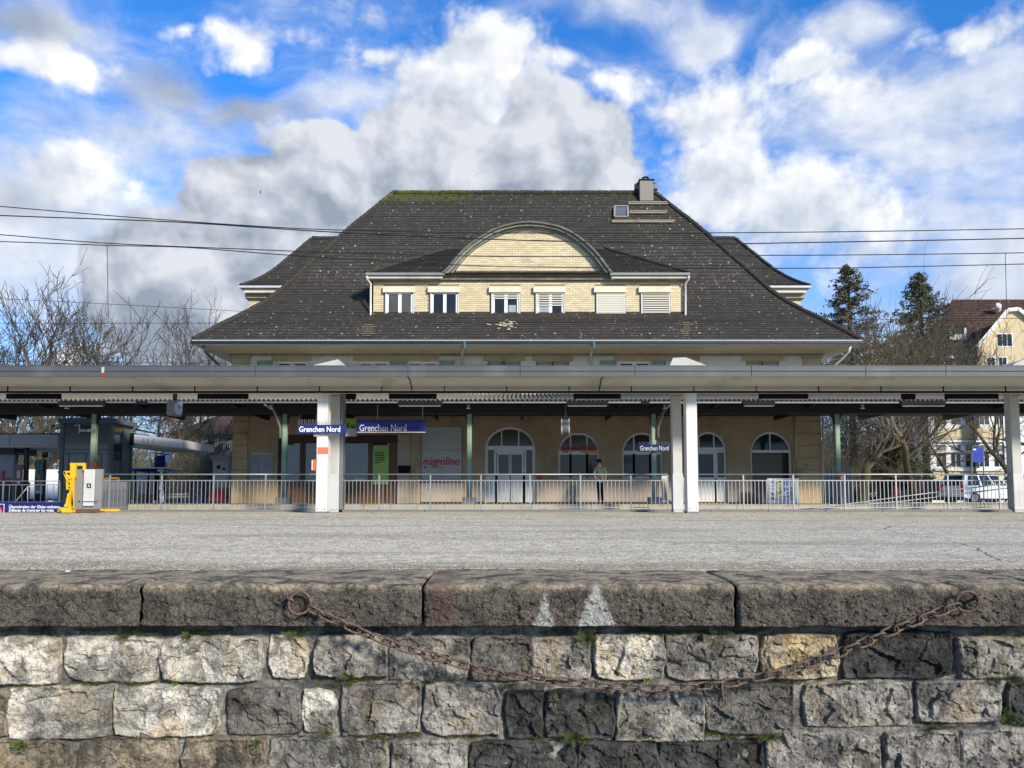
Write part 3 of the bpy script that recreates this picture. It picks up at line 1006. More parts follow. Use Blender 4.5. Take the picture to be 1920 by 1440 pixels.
STONES = [
    (-260, -170, 1195, 1278, GREY), (-160, -35, 1195, 1278, PALE),
    (-25, 105, 1198, 1281, PALE), (121, 298, 1199, 1277, PALE), (303, 486, 1198, 1278, PALE), (504, 571, 1196, 1275, PALE), (590, 722, 1192, 1269, GREY),
    (730, 879, 1198, 1278, GREY), (886, 998, 1196, 1276, DARK), (1000, 1106, 1199, 1276, GREY), (1118, 1246, 1193, 1275, PALE), (1252, 1422, 1194, 1275, GREY),
    (1432, 1571, 1193, 1273, OCHRE), (1587, 1786, 1190, 1271, BLACK), (1806, 1950, 1199, 1272, GREY), (1962, 2100, 1195, 1275, PALE), (2112, 2200, 1195, 1275, DARK),
    (-230, -110, 1292, 1380, PALE), (-100, 8, 1300, 1382, BROWN), (14, 202, 1291, 1386, PALE), (214, 411, 1291, 1381, PALE), (426, 562, 1297, 1377, DARK), (566, 623, 1297, 1376, PALE),
    (642, 785, 1283, 1378, GREY), (795, 935, 1285, 1378, GREY), (950, 1016, 1303, 1388, BLACK), (1025, 1150, 1299, 1387, BLACK), (1160, 1319, 1297, 1390, GREY),
    (1324, 1488, 1286, 1376, DARK), (1512, 1711, 1283, 1363, GREY), (1726, 1881, 1281, 1356, GREY), (1897, 2000, 1282, 1360, BLACK), (2012, 2160, 1282, 1365, GREY),
    (-220, -60, 1392, 1480, BROWN), (-50, 122, 1393, 1482, BROWN), (142, 326, 1388, 1478, BROWN), (343, 496, 1388, 1476, BROWN), (505, 722, 1391, 1480, GREY), (736, 872, 1393, 1478, GREY),
    (882, 1078, 1394, 1480, BLACK), (1086, 1234, 1398, 1482, BLACK), (1242, 1432, 1396, 1482, BLACK), (1442, 1652, 1378, 1478, GREY), (1664, 1800, 1375, 1476, GREY),
    (1810, 1990, 1373, 1476, GREY), (2000, 2150, 1376, 1478, DARK),
]
for i, (a, b, c_, d, col) in enumerate(STONES):
    jit = random.Random(i).uniform(.9, 1.12)
    stone(a, b, c_, d, tuple(q * jit for q in col), 100 + i, prot=random.Random(i + 50).uniform(.045, .07))
rs = random.Random(9)
for row in (1195, 1288, 1388):                                   # the wall runs on past both sides of the view
    for lo, hi in ((-1500, -275), (2215, 3500)):
        x = lo
        while x < hi - 60:
            w = min(rs.uniform(110, 210), hi - x)
            stone(x, x + w - 12, row, row + 84, rs.choice((GREY, PALE, DARK, BROWN)), int(5000 + x + row * 3), res=.016)
            x += w
    if row > 1200:
        for a_, b_ in ((-275, -245), (2170, 2205)): stone(a_, b_, row, row + 84, GREY, int(7000 + a_ + row), res=.016)
rs = random.Random(8)
for row in (1492, 1590, 1690):
    x = -1500
    while x < 3500:
        w = rs.uniform(110, 210)
        stone(x, x + w - 12, row, row + 86, rs.choice((GREY, DARK, BROWN, GREY)), int(900 + x + row), res=.014)
        x += w

# ------------------------------------------------------------------ chain
chain = thing('chain', 'rusty iron chain slung along the stone platform wall between two rings', 'chain', (XX(1200, 1290, 3.79), 3.79, ZZ(1290, 3.79)))
DC = 3.785


def link_mesh(half, wid, r):
    pts = []
    for i in range(28):
        g = 2 * math.pi * i / 28
        c, s_ = math.cos(g), math.sin(g)
        pts.append(((half - wid) * (1 if c > 0 else -1) * min(1, abs(c) * 6) + wid * c, wid * s_, 0.003 * math.sin(2 * g)))
    return MB().tube(pts, r, 8, closed=True)


def placed(o, loc, x, roll):
    """turn a link so that its long side runs along x and rolls about it"""
    x = Vector(x).normalized(); side = x.cross(Vector((0, 1, 0))).normalized(); fw = side.cross(x)
    yv = side * math.cos(roll) + fw * math.sin(roll); zv = x.cross(yv)
    m = Matrix((x, yv, zv)).transposed().to_4x4()
    o.rotation_euler = m.to_euler(); o.location = Vector(loc) - BASE[chain.name]


pts = [(580, 1141), (620, 1160), (680, 1185), (740, 1209), (800, 1227), (860, 1245), (930, 1261), (1000, 1272), (1100, 1283), (1200, 1289.5), (1280, 1289),
       (1352, 1282), (1430, 1269), (1500, 1250), (1570, 1225), (1640, 1196), (1700, 1171), (1750, 1151), (1797, 1135)]
raw = [P(x, y, DC) for x, y in pts]
dense = []
for i in range(len(raw) - 1):
    p0, p1, p2, p3 = raw[max(i - 1, 0)], raw[i], raw[i + 1], raw[min(i + 2, len(raw) - 1)]
    for k in range(20):
        t = k / 20
        dense.append(.5 * ((2 * p1) + (p2 - p0) * t + (2 * p0 - 5 * p1 + 4 * p2 - p3) * t * t + (3 * p1 - p0 - 3 * p2 + p3) * t ** 3))
dense.append(raw[-1])
pitch, acc, path = .0645, 0, [dense[0]]
for a, b in zip(dense[:-1], dense[1:]):
    acc += (b - a).length
    if acc >= pitch:
        path.append(b.copy()); acc = 0
proto = None
lm = link_mesh(.0425, .0215, .0062)
for i, (a, b) in enumerate(zip(path[:-1], path[1:])):
    if proto is None:
        o = proto = lm.build('link', MAT['rust'], None, loc=(0, 0, 0), smooth=True); o.parent = chain
    else:
        o = proto.copy(); COL.objects.link(o)
    jr = random.Random(i)
    placed(o, (a + b) / 2 + Vector((0, jr.uniform(-.003, .003), jr.uniform(-.002, .002))), b - a, (R(52) if i % 2 else R(-38)) + jr.uniform(-.15, .15))
mb = MB()
for (cx, cy, r, nm, tilt) in ((562, 1131, 19.5, 'ring', .25), (1814, 1128, 19, 'ring', -.2)):
    c = P(cx, cy, DC)
    rr = r * DC / F
    MB().tube([c + Vector((rr * math.cos(g), tilt * rr * math.sin(g + .6), rr * math.sin(g))) for g in [2 * math.pi * k / 30 for k in range(30)]], .0068, 8, closed=True).build('ring', MAT['rust'], chain, smooth=True)
for (ex, ey, s_) in ((545, 1125, 1), (1835, 1122, -1)):
    e = P(ex, ey, DC)
    pp = [e + Vector((s_ * .018, -.004, -.006)), e + Vector((s_ * .004, -.012, .006)), e + Vector((-s_ * .014, -.004, .008)), e + Vector((-s_ * .022, .03, .004)), e + Vector((-s_ * .022, .12, .0))]
    MB().tube(pp, .0085, 8).build('hook', MAT['rust'], chain, smooth=True)
d = P(1353, 1290, DC)
o = proto.copy(); COL.objects.link(o); placed(o, d + Vector((0, -.012, -.012)), Vector((.15, .1, -1)), R(75))
d = P(1354, 1310, DC)
o = proto.copy(); COL.objects.link(o); o.scale = (.8, .9, 1); placed(o, d + Vector((.0, -.004, -.002)), Vector((.05, .2, -1)), R(20))

# ------------------------------------------------------------------ weeds and moss on the wall
def weed(px, py, wpx, hpx, label, mat, seed, leaves=46, kind='fern', name='weed', cat='weed'):
    c = P(px, py, 3.925); rs = random.Random(seed)
    hw, hh = wpx / 2 * 3.9 / F, hpx * 3.9 / F
    mb = MB()
    for i in range(leaves):
        a = rs.uniform(-1.35, 1.35); L = rs.uniform(.45, 1.0)
        tip = c + Vector((math.sin(a) * hw * L, -rs.uniform(.01, .05), math.cos(a) * hh * L * (1 if rs.random() > .25 else -.35)))
        root = c + Vector((rs.uniform(-.35, .35) * hw, .03, rs.uniform(-.006, .006)))
        mid = root.lerp(tip, .55) + Vector((0, -rs.uniform(.008, .03), rs.uniform(0, .012)))
        w = rs.uniform(.0018, .0036)
        if kind == 'blade':
            side = Vector((math.cos(a), .3, -math.sin(a))).normalized() * w
            mb.add([root - side, root + side, mid + side, mid - side, tip], [(0, 1, 2, 3), (3, 2, 4)])
        elif kind == 'stalk':
            mb.tube([root, mid, tip], [.0014, .0012, .0006], 4)
        else:
            prev = root
            for k in range(1, 6):                                    # leaflets along a curved stem
                t = k / 5
                q = root.lerp(mid, t) if t < .5 else mid.lerp(tip, t * 2 - 1)
                q = root * (1 - t) ** 2 + mid * 2 * t * (1 - t) + tip * t ** 2
                s2 = Vector((math.cos(a) * rs.uniform(.5, 1), rs.uniform(-.6, .2), -math.sin(a) + rs.uniform(-.3, .3))) * rs.uniform(.004, .0085)
                u = (q - prev) * .55
                for sg in (-1, 1):
                    mb.add([q, q + s2 * sg * .6 + u * .5, q + s2 * sg + u, q + s2 * sg * .45 - u * .4], [(0, 1, 2, 3)])
                prev = q
    return tag(mb.build(name, mat, None, loc=c), label, cat, 'weeds growing from the wall joints')


weed(1098, 1204, 46, 30, 'bushy fern under the coping below the white lichen stain', MAT['weed'], 1, 90)
weed(352, 1198, 34, 20, 'grass tuft under the second coping stone, above a pale block', MAT['weed'], 2, 50, 'blade')
weed(560, 1190, 60, 14, 'low trailing weed below the chain ring on the darker coping', MAT['weed'], 3, 60)
weed(655, 1274, 46, 22, 'leafy weed hanging beside the bright moss pad', MAT['weed'], 4, 70)
weed(818, 1274, 24, 14, 'small grey green weed under the chain, below a two-tone block', MAT['weed'], 5, 30)
weed(330, 1285, 16, 12, 'tiny bright weed between two pale blocks', MAT['weedbright'], 6, 14)
weed(1036, 1318, 36, 34, 'dry rooty stems hanging below the lowest run of chain', MAT['dryweed'], 7, 34, 'stalk')
weed(1312, 1392, 26, 10, 'low bright seedling under the dangling chain link', MAT['weedbright'], 8, 12)
weed(1361, 1380, 14, 18, 'upright bright seedling just below the dangling chain link', MAT['weedbright'], 9, 10)
weed(1442, 1384, 60, 18, 'spreading weed in the joint below the dark block', MAT['weed'], 10, 70)
weed(1744, 1371, 26, 18, 'pale green weed in the joint beneath a grey block, beside the wall edge', MAT['weed'], 11, 40)
weed(1893, 1276, 40, 20, 'dark weed in the joint at the far end of the upper course', MAT['weed'], 12, 60)
weed(1888, 1356, 50, 30, 'bushy weed in a vertical joint at the photo edge', MAT['weed'], 13, 70)
weed(1212, 1276, 22, 10, 'short grass tuft behind the chain on a white block', MAT['weedbright'], 14, 22, 'blade')
weed(42, 1402, 40, 26, 'grass tuft in the lowest visible joint beneath the big pale block', MAT['weed'], 15, 60, 'blade')
weed(482, 1398, 18, 24, 'thin green grass tuft in the lowest joint', MAT['weed'], 16, 30, 'blade')
weed(612, 1382, 36, 26, 'ragged weed at the foot of a narrow pale block', MAT['weed'], 17, 60)
weed(1075, 1386, 60, 20, 'mossy weed at the foot of the blackened blocks', MAT['weed'], 18, 80)
weed(232, 1197, 44, 12, 'thin weed under the coping joint', MAT['weed'], 19, 40)
weed(1350, 1190, 50, 12, 'thin weed under the coping joint nearest the dangling link', MAT['weed'], 20, 40)


def moss(px, py, wpx, hpx, seed, parent):
    """a cushion of tiny upright shoots"""
    hw, hh = wpx / 2 * 3.9 / F, hpx / 2 * 3.9 / F
    c = P(px, py, 3.93); rs = random.Random(seed); mb = MB()
    for i in range(int(wpx * 7)):
        u = rs.uniform(-1, 1); lump = .5 + .5 * math.sin(u * 7 + seed) * math.sin(u * 3.1 + seed * 2)
        v = rs.gauss(-.2, .4) * (.4 + .6 * lump)
        if abs(u) > .6 and rs.random() < .5: continue
        p = c + Vector((u * hw, .035 - rs.uniform(0, .055) * (1 - u * u) * (.3 + .7 * lump), v * hh))
        L = rs.uniform(.004, .011); d = Vector((rs.gauss(0, .5), -rs.uniform(.2, 1), rs.uniform(.1, 1))).normalized() * L
        s_ = Vector((rs.gauss(0, 1), rs.gauss(0, .4), rs.gauss(0, .6))).normalized() * L * .35
        mb.add([p - s_, p + s_, p + d], [(0, 1, 2)])
    return mb.build('moss', MAT['moss'], parent)


mossbed = thing('moss_cushion', 'green moss cushions clinging to the joints of the stone wall', 'moss', P(690, 1272, 3.94))
mossbed['kind'] = 'stuff'
for i, (x, y, w, h) in enumerate(((692, 1272, 40, 12), (70, 1288, 110, 12), (240, 1279, 60, 8), (1425, 1330, 34, 12), (1335, 1376, 46, 10), (1860, 1273, 40, 12), (1080, 1392, 70, 12), (1580, 1284, 60, 6),
                                 (640, 1190, 90, 8), (395, 1388, 60, 8), (860, 1381, 90, 8), (760, 1380, 60, 8), (1290, 1186, 70, 8), (1770, 1365, 70, 8))):
    moss(x, y, w, h, 40 + i, mossbed)
rs = random.Random(31)
for row in (1187, 1282, 1383):
    for k in range(15):
        moss(rs.uniform(-20, 1940), row + rs.uniform(-4, 5), rs.uniform(16, 70), rs.uniform(5, 12), 300 + k + row, mossbed)
for k in range(16):
    moss(rs.uniform(0, 1920), rs.choice((1235, 1335, 1425)) + rs.uniform(-25, 25), rs.uniform(8, 22), rs.uniform(8, 30), 500 + k, mossbed)
tag(MB().lathe([(.012, 0), (.016, .003), (.011, .006)], P(127, 1072, 4.05) * 1, (0, 0, 1), 9).build('paper_scrap', MAT['whitebright'], None), 'small white paper scrap lying on the coping edge', 'scrap')

# ================================================================== station building
CXP = 987.0                                            # photo column of the building's axis
XC = XX(CXP, 640, DW)
ST = thing('station_building', 'cream station building with a big dark tiled hip roof and arched dormer', 'building', (XC, DW, GZ))
WX0, WX1 = XX(435, 880, DW), XX(1541, 880, DW)


def holed_wall(name, mat, X0, X1, Z0, Z1, D, th, ops, parent):
    """wall with openings; an opening is (x0, x1, z0, z_spring, rise)"""
    mb = MB()
    ops = sorted(ops)

    def q(a, b, c, d): mb.add([a, b, c, d], [(0, 1, 2, 3)])
    def strip(xa, xb, za, zb):
        if xb - xa > 1e-4 and zb - za > 1e-4: q((xa, D, za), (xb, D, za), (xb, D, zb), (xa, D, zb))
    x = X0
    for (a, b, z0, zs, rise) in ops:
        strip(x, a, Z0, Z1)
        strip(a, b, Z0, z0)
        n = 20 if rise > 0 else 1
        pts = [(a + (b - a) * (1 - math.cos(math.pi * i / n)) / 2, zs + rise * math.sin(math.pi * i / n)) for i in range(n + 1)] if rise > 0 else [(a, zs), (b, zs)]
        for (xa, za), (xb, zb) in zip(pts[:-1], pts[1:]):
            q((xa, D, za), (xb, D, zb), (xb, D, Z1), (xa, D, Z1))
            q((xa, D, za), (xa, D + th, za), (xb, D + th, zb), (xb, D, zb))
        q((a, D, z0), (a, D + th, z0), (a, D + th, zs), (a, D, zs))
        q((b, D + th, z0), (b, D, z0), (b, D, zs), (b, D + th, zs))
        q((a, D, z0), (b, D, z0), (b, D + th, z0), (a, D + th, z0))
        x = b
    strip(x, X1, Z0, Z1)
    return mb.build(name, mat, parent)


def opx(x0, x1, ybot, yspr, rise_px, D=DW):
    ym = (ybot + yspr) / 2
    return (XX(x0, ym, D), XX(x1, ym, D), ZZ(ybot, D), ZZ(yspr, D), rise_px * D / F)


ZMID = ZZ(745, DW)
ZTOP = ZZ(652, DW)
G_OPS = {'small': opx(466, 514, 899, 849, 0), 'shop': opx(520, 745, 944, 815, 0), 'panel': opx(789, 867, 899, 800, 0), 'door1': opx(909, 1004, 944, 841, 41),
         'win1': opx(1047, 1125, 896, 849, 39), 'win2': opx(1167, 1244, 896, 849, 39), 'door2': opx(1299, 1364, 943, 843, 34), 'arch': opx(1409, 1487, 943, 848, 39)}
holed_wall('wall', MAT['stonewall'], WX0, WX1, GZ - .1, ZMID, DW, .42, list(G_OPS.values()), ST)
# dark core behind the openings, sides and back of the house
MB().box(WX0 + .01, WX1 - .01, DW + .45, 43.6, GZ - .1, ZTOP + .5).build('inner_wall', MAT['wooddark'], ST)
for xa, xb in ((WX0, WX0 + .44), (WX1 - .44, WX1)):
    MB().box(xa, xb, DW + .422, 43.7, GZ - .1, ZTOP + .3).build('side_wall', MAT['stucco'], ST)
# pinkish dado between the doors, slightly proud, with a dark foot
for (a, b) in ((789, 869), (884, 908), (1006, 1228), (1235, 1298), (1366, 1408)):
    B(a, b, 903, 941, DW - .035, .04).build('dado', MAT['dado'], ST)
    B(a, b, 941.2, 944.6, DW - .05, .05).build('dado_foot', MAT['wooddark'], ST)
B(745, 769, 815, 944, DW - .06, .05).build('pier', MAT['pier'], ST)
cp = B(770, 788, 800, 944, DW - .05, .05).build('carved_pier', MAT['sandstone'], ST)
for y in (832, 838, 844):
    B(771, 786, y, y + 2.5, DW - .085, .03).build('moulding', MAT['sandstone'], cp)
MB().tube([P(779 + 7 * math.sin(a * .9) * (1 - a / 9), 862 + a * 4.2, DW - .06) for a in np.linspace(0, 7, 14)], .05, 6).build('carving', MAT['sandstone'], cp, smooth=True)
B(787, 869, 899.5, 904, DW - .12, .12).build('ledge', MAT['wood'], ST)
B(1493, 1541, 776, 944, DW - .06, .06).build('corner_pilaster', MAT['sandstone'], ST)
B(435, 463, 776, 944, DW - .06, .06).build('corner_pilaster', MAT['sandstone'], ST)
# stone courses on the wall face
for y in (790, 812, 835, 858, 881):
    for (a, b) in ((436, 464), (1494, 1540)):
        B(a, b, y, y + .8, DW - .064, .003).build('joint', MAT['wooddark'], ST)


# ---- windows and doors
def arch_pts(x0, x1, zs, rise, D, n=18):
    return [Vector((x0 + (x1 - x0) * (1 - math.cos(math.pi * i / n)) / 2, D, zs + rise * math.sin(math.pi * i / n))) for i in range(n + 1)]


def arch_unit(nm, op, D, zt, mull, lower, gl, frame_w=.085):
    """lunette over a transom; lower is a list of (x fraction a, b, z0, z1, glass material or None = white panel)"""
    x0, x1, z0, zs, rise = op
    W = MB().bar((x0, D, zt), (x1, D, zt), .10, .11).build(nm, MAT['white'], ST)
    ap = arch_pts(x0 + .04, x1 - .04, zs, rise - .04, D)
    fr = MB()
    for p, q in zip(ap[:-1], ap[1:]): fr.bar(p, q, .09, frame_w)
    for x in (x0 + .04, x1 - .04): fr.bar((x, D, z0), (x, D, zs), frame_w, .09)
    w = x1 - x0
    for m_ in mull:
        xm = x0 + w * m_
        zz = zs + rise * math.sqrt(max(0, 1 - (2 * m_ - 1) ** 2)) - .05
        fr.bar((xm, D, zt), (xm, D, zz), .05, .06)
    fr.build('frame', MAT['white'], W)
    poly = [(p.x, p.z) for p in arch_pts(x0 + .05, x1 - .05, zs, rise - .05, D)]
    poly = [(x0 + .05, zt)] + poly + [(x1 - .05, zt)]
    MB().prism(poly[::-1], D + .03, D + .045).build('pane', gl, W)
    for (a, b, za, zb, g) in lower:
        xa, xb = x0 + w * a, x0 + w * b
        if g is None:
            MB().box(xa, xb, D - .02, D + .03, za, zb).build('panel', MAT['white'], W, bev=.008)
            if zb - za > .5 and xb - xa > .3:
                MB().box(xa + .08, xb - .08, D - .034, D - .0205, za + .1, zb - .1).build('inner_panel', MAT['white'], W, bev=.006)
        else:
            f = MB()
            for (p, q) in (((xa, D, za), (xa, D, zb)), ((xb, D, za), (xb, D, zb)), ((xa, D, za), (xb, D, za)), ((xa, D, zb), (xb, D, zb))): f.bar(p, q, .075, .085)
            f.build('sash', MAT['white'], W)
            MB().box(xa + .03, xb - .03, D + .02, D + .035, za + .03, zb - .03).build('pane', g, W)
    return W


def zq(y): return ZZ(y, DW)


DG = DW + .20
arch_unit('entrance_door', G_OPS['door1'], DG, zq(838), (.33, .67), [(.04, .20, zq(891), zq(841), MAT['glasswarm']), (.80, .96, zq(891), zq(841), MAT['glasswarm']), (.04, .20, zq(942), zq(893), None),
          (.80, .96, zq(942), zq(893), None), (.25, .49, zq(892), zq(850), MAT['glasswarm']), (.51, .75, zq(892), zq(850), MAT['glasswarm']), (.25, .49, zq(942), zq(894), None), (.51, .75, zq(942), zq(894), None),
          (.22, .78, zq(849), zq(840), None)], MAT['glasswarm'])
for nm in ('win1', 'win2'):
    arch_unit('arched_window', G_OPS[nm], DG, zq(847), (.30, .70), [(.02, .30, zq(895), zq(850), MAT['glasswarm']), (.30, .70, zq(895), zq(850), MAT['glasswarm']), (.70, .98, zq(895), zq(850), MAT['glasswarm'])], MAT['glass' if nm == 'win2' else 'glasswarm'])
    x0, x1, z0 = G_OPS[nm][:3]
    MB().box(x0 - .05, x1 + .05, DW - .05, DW + .2, z0 - .07, z0 + .01).build('sill', MAT['pier'], ST)
arch_unit('entrance_door', G_OPS['door2'], DG, zq(841), (.22, .66), [(.18, .66, zq(897), zq(849), MAT['glassblue']), (.72, .97, zq(897), zq(846), MAT['glasswarm']), (.18, .66, zq(941), zq(899), None), (.72, .97, zq(941), zq(899), None), (.04, .15, zq(941), zq(846), None), (.16, .70, zq(848), zq(843), None)], MAT['glassblue'])
arch_unit('arched_window', G_OPS['arch'], DG, zq(846), (.5,), [], MAT['glassblue'])
for (a, b, c_) in ((.04, .96, 'curtain'),):
    x0, x1, z0 = G_OPS['arch'][:3]
    MB().box(x0 + .05, x1 - .3, DW + .38, DW + .40, z0, zq(849)).build('roller_door', MAT['curtain'], ST)
x0, x1, z0, z1 = G_OPS['small'][:4]
W = MB().box(x0, x1, DW + .08, DW + .12, z0, z1).build('display_case', MAT['greylight'], ST)
for k, g in ((.05, 'net'), (.53, 'net')):
    MB().box(x0 + (x1 - x0) * k, x0 + (x1 - x0) * (k + .42), DW + .05, DW + .078, z0 + .06, z1 - .06).build('poster', MAT['net'], W)
# grey shop panel with lettering
B(790, 866, 801, 899, DW + .06, .04).build('shop_panel', MAT['greylight'], ST)
B(790, 866, 843, 844, DW + .057, .003).build('panel_joint', MAT['grey'], ST)
t = text('lettering', 'migrolino', MAT['redtext'], ST, 794, 862, 857, 877, DW + .045, .02, weight=.012)
MB().lathe([(.05, 0), (.05, .012)], P(797, 876.5, DW + .045), (0, 1, 0), 12).build('red_mark', MAT['redtext'], ST)
MB().prism([(XX(819, 876, DW), zq(878)), (XX(828, 876, DW), zq(878)), (XX(827, 876, DW), zq(874)), (XX(821, 876, DW), zq(874))], DW + .045, DW + .055).build('green_mark', MAT['lime'], ST)
# timber shop front
SF = MB()
x0, x1, z0, z1 = G_OPS['shop'][:4]
D = DW + .12
shop = B(520, 745, 905, 944, D, .06).build('shopfront', MAT['wood'], ST)
B(520, 745, 815, 830, D, .08).build('header', MAT['wooddark'], shop)
for a, b in ((520, 536), (562, 572), (600, 643), (690, 698), (730, 745)):
    B(a, b, 830.2, 904.8, D - .01, .08).build('mullion', MAT['wood' if a > 640 else 'wooddark'], shop)
for a in (545, 575, 605, 650, 675, 700, 722):
    B(a, a + 2, 909, 941, D - .02, .018).build('panel_rib', MAT['wooddark'], shop)
for a, b in ((536, 562), (572, 600), (643, 690), (698, 730)):
    B(a, b, 831, 904, D + .03, .02).build('pane', MAT['shopglass'], shop)
ps = B(699.5, 729, 835, 908, D - .03, .012).build('lime_poster', MAT['limepale'], shop)
rs = random.Random(5)
for i in range(7):
    B(703, 703 + rs.uniform(10, 20), 847 + i * 3.3, 848.5 + i * 3.3, D - .034, .003).build('text_line', MAT['darkgreen'], ps)
text('lettering', 'bls', MAT['whitebright'], shop, 666, 684, 895, 901, D + .02, .004)
B(746, 769, 873, 887, DW - .12, .06).build('notice_box', MAT['dark'], ST)
B(1003, 1007, 882, 887, DW - .12, .1)
fx = tag(B(1009.5, 1017, 892, 898, DW - .16, .14).build('fire_box', MAT['red'], None), 'small red box on the wall beside the arched double doors', 'box')
# red shop lettering in the arched window
ls = thing('shop_sign', 'red shop lettering with a yellow strip in the arched window', 'sign', P(1086, 849, DW + .05))
text('lettering', 'migrolino', MAT['redtext'], ls, 1052, 1119, 834, 848, DW + .05, .04, weight=.02)
B(1088, 1119, 846, 849.5, DW + .06, .03).build('strip', MAT['yellowtext'], ls)
B(1055, 1066, 846, 848.5, DW + .06, .03).build('red_mark', MAT['redtext'], ls)
tag(B(1070, 1100, 812.8, 815.6, DW + .02, .06).build('strip_lamp', MAT['whitebright'], None), 'white strip lamp across the top of the arched shop window', 'lamp')

# ---- upper storey
U_OPS = []
UP = [('w', 517, 576), ('w', 671, 728), ('w', 764, 820), ('s', 914, 976), ('s', 1005, 1067), ('w', 1160, 1221), ('s', 1399, 1461), ('w', 1250, 1300)]
ZU0 = ZZ(740, DW)
for kd, a, b in UP:
    U_OPS.append((XX(a, 685, DW), XX(b, 685, DW), ZU0, ZZ(677, DW), 0))
holed_wall('upper_wall', MAT['stucco'], WX0, WX1, ZMID, ZTOP + .1, DW, .3, U_OPS, ST)
B(435, 1541, 742, 747, DW - .05, .05).build('string_course', MAT['sandstone'], ST)
for a, b in ((435, 466), (1508, 1541)):
    c_ = B(a, b, 671, 742, DW - .09, .09).build('corner_pier', MAT['sandstone'], ST)
    B(a - 3, b + 3, 665, 670.6, DW - .16, .16).build('capital', MAT['frieze'], c_)
for (a, b) in ((509, 583), (662, 822), (907, 984), (998, 1074), (1152, 1312), (1392, 1468)):
    B(a, b, 667, 676.5, DW - .05, .048).build('lintel', MAT['sandstone'], ST)
for kd, a, b in UP:
    x0, x1, zt = XX(a, 685, DW), XX(b, 685, DW), ZZ(677, DW)
    if kd == 'w':
        W = MB()
        for x in (x0 + .05, (x0 + x1) / 2 - .05, (x0 + x1) / 2 + .05, x1 - .05): W.bar((x, DW + .15, ZU0), (x, DW + .15, zt), .08, .09)
        W.bar((x0, DW + .15, zt - .04), (x1, DW + .15, zt - .04), .08, .09)
        W = W.build('window', MAT['white'], ST)
        for (p, q) in ((x0 + .09, (x0 + x1) / 2 - .09), ((x0 + x1) / 2 + .09, x1 - .09)):
            MB().box(p, q, DW + .16, DW + .175, ZU0, zt - .08).build('pane', MAT['net' if 640 < a < 850 else 'glassblue'], W)
    else:
        for (p, q) in ((x0 + .02, (x0 + x1) / 2 - .02), ((x0 + x1) / 2 + .02, x1 - .02)):
            Sh = MB()
            for (u, v) in (((p + .04, ZU0), (p + .04, zt)), ((q - .04, ZU0), (q - .04, zt)), ((p, zt - .05), (q, zt - .05))):
                Sh.bar((u[0], DW + .06, u[1]), (v[0], DW + .06, v[1]), .05, .09)
            Sh = Sh.build('shutter', MAT['green'], ST)
            MB().box(p + .08, q - .08, DW + .065, DW + .085, ZU0, zt - .09).build('louvre', MAT['frieze'], Sh)
for a, b in ((482, 511), (731, 763), (824, 853), (1125, 1156), (1222, 1249)):
    Sh = MB(); p, q, zt = XX(a, 685, DW), XX(b, 685, DW), ZZ(676, DW)
    for (u, v) in (((p + .04, ZU0), (p + .04, zt)), ((q - .04, ZU0), (q - .04, zt)), ((p, zt - .05), (q, zt - .05))):
        Sh.bar((u[0], DW - .03, u[1]), (v[0], DW - .03, v[1]), .05, .09)
    Sh = Sh.build('shutter', MAT['green'], ST)
    MB().box(p + .08, q - .08, DW - .03, DW - .01, ZU0, zt - .09).build('louvre', MAT['green'], Sh)

# ---- main roof: bell-cast hip, courses of plain tiles
DE = 29.4                                               # front eave
XE = (XX(1612, 637, DE) - XX(362, 637, DE)) / 2
hip_px = [(359, 637), (400, 617), (440, 597), (490, 572), (527, 547), (570, 507), (610, 472), (660, 427), (695, 400), (741, 363)]
prof = []
for x, y in hip_px:
    h = (CXP - x)
    # solve depth on the 45 degree hip
    D = DE
    for _ in range(30):
        D = DE + XE - abs(P(x, y, D).x - XX(CXP, y, D))
    prof.append((max(0, D - DE), ZZ(y, D)))
prof[0] = (0.0, prof[0][1])
# resample by course
fine = []
for (a, b), (c_, d) in zip(prof[:-1], prof[1:]):
    for k in range(12): fine.append((a + (c_ - a) * k / 12, b + (d - b) * k / 12))
fine.append(prof[-1])
# light smoothing
for _ in range(14):
    fine = [fine[0]] + [((fine[i - 1][0] + 2 * fine[i][0] + fine[i + 1][0]) / 4, (fine[i - 1][1] + 2 * fine[i][1] + fine[i + 1][1]) / 4) for i in range(1, len(fine) - 1)] + [fine[-1]]
COURSE = .14
course, acc = [fine[0]], 0
for a, b in zip(fine[:-1], fine[1:]):
    acc += math.hypot(b[0] - a[0], b[1] - a[1])
    if acc >= COURSE: course.append(b); acc = 0
course.append(fine[-1])
DMAX = fine[-1][0]
DBACK = DE + 2 * DMAX


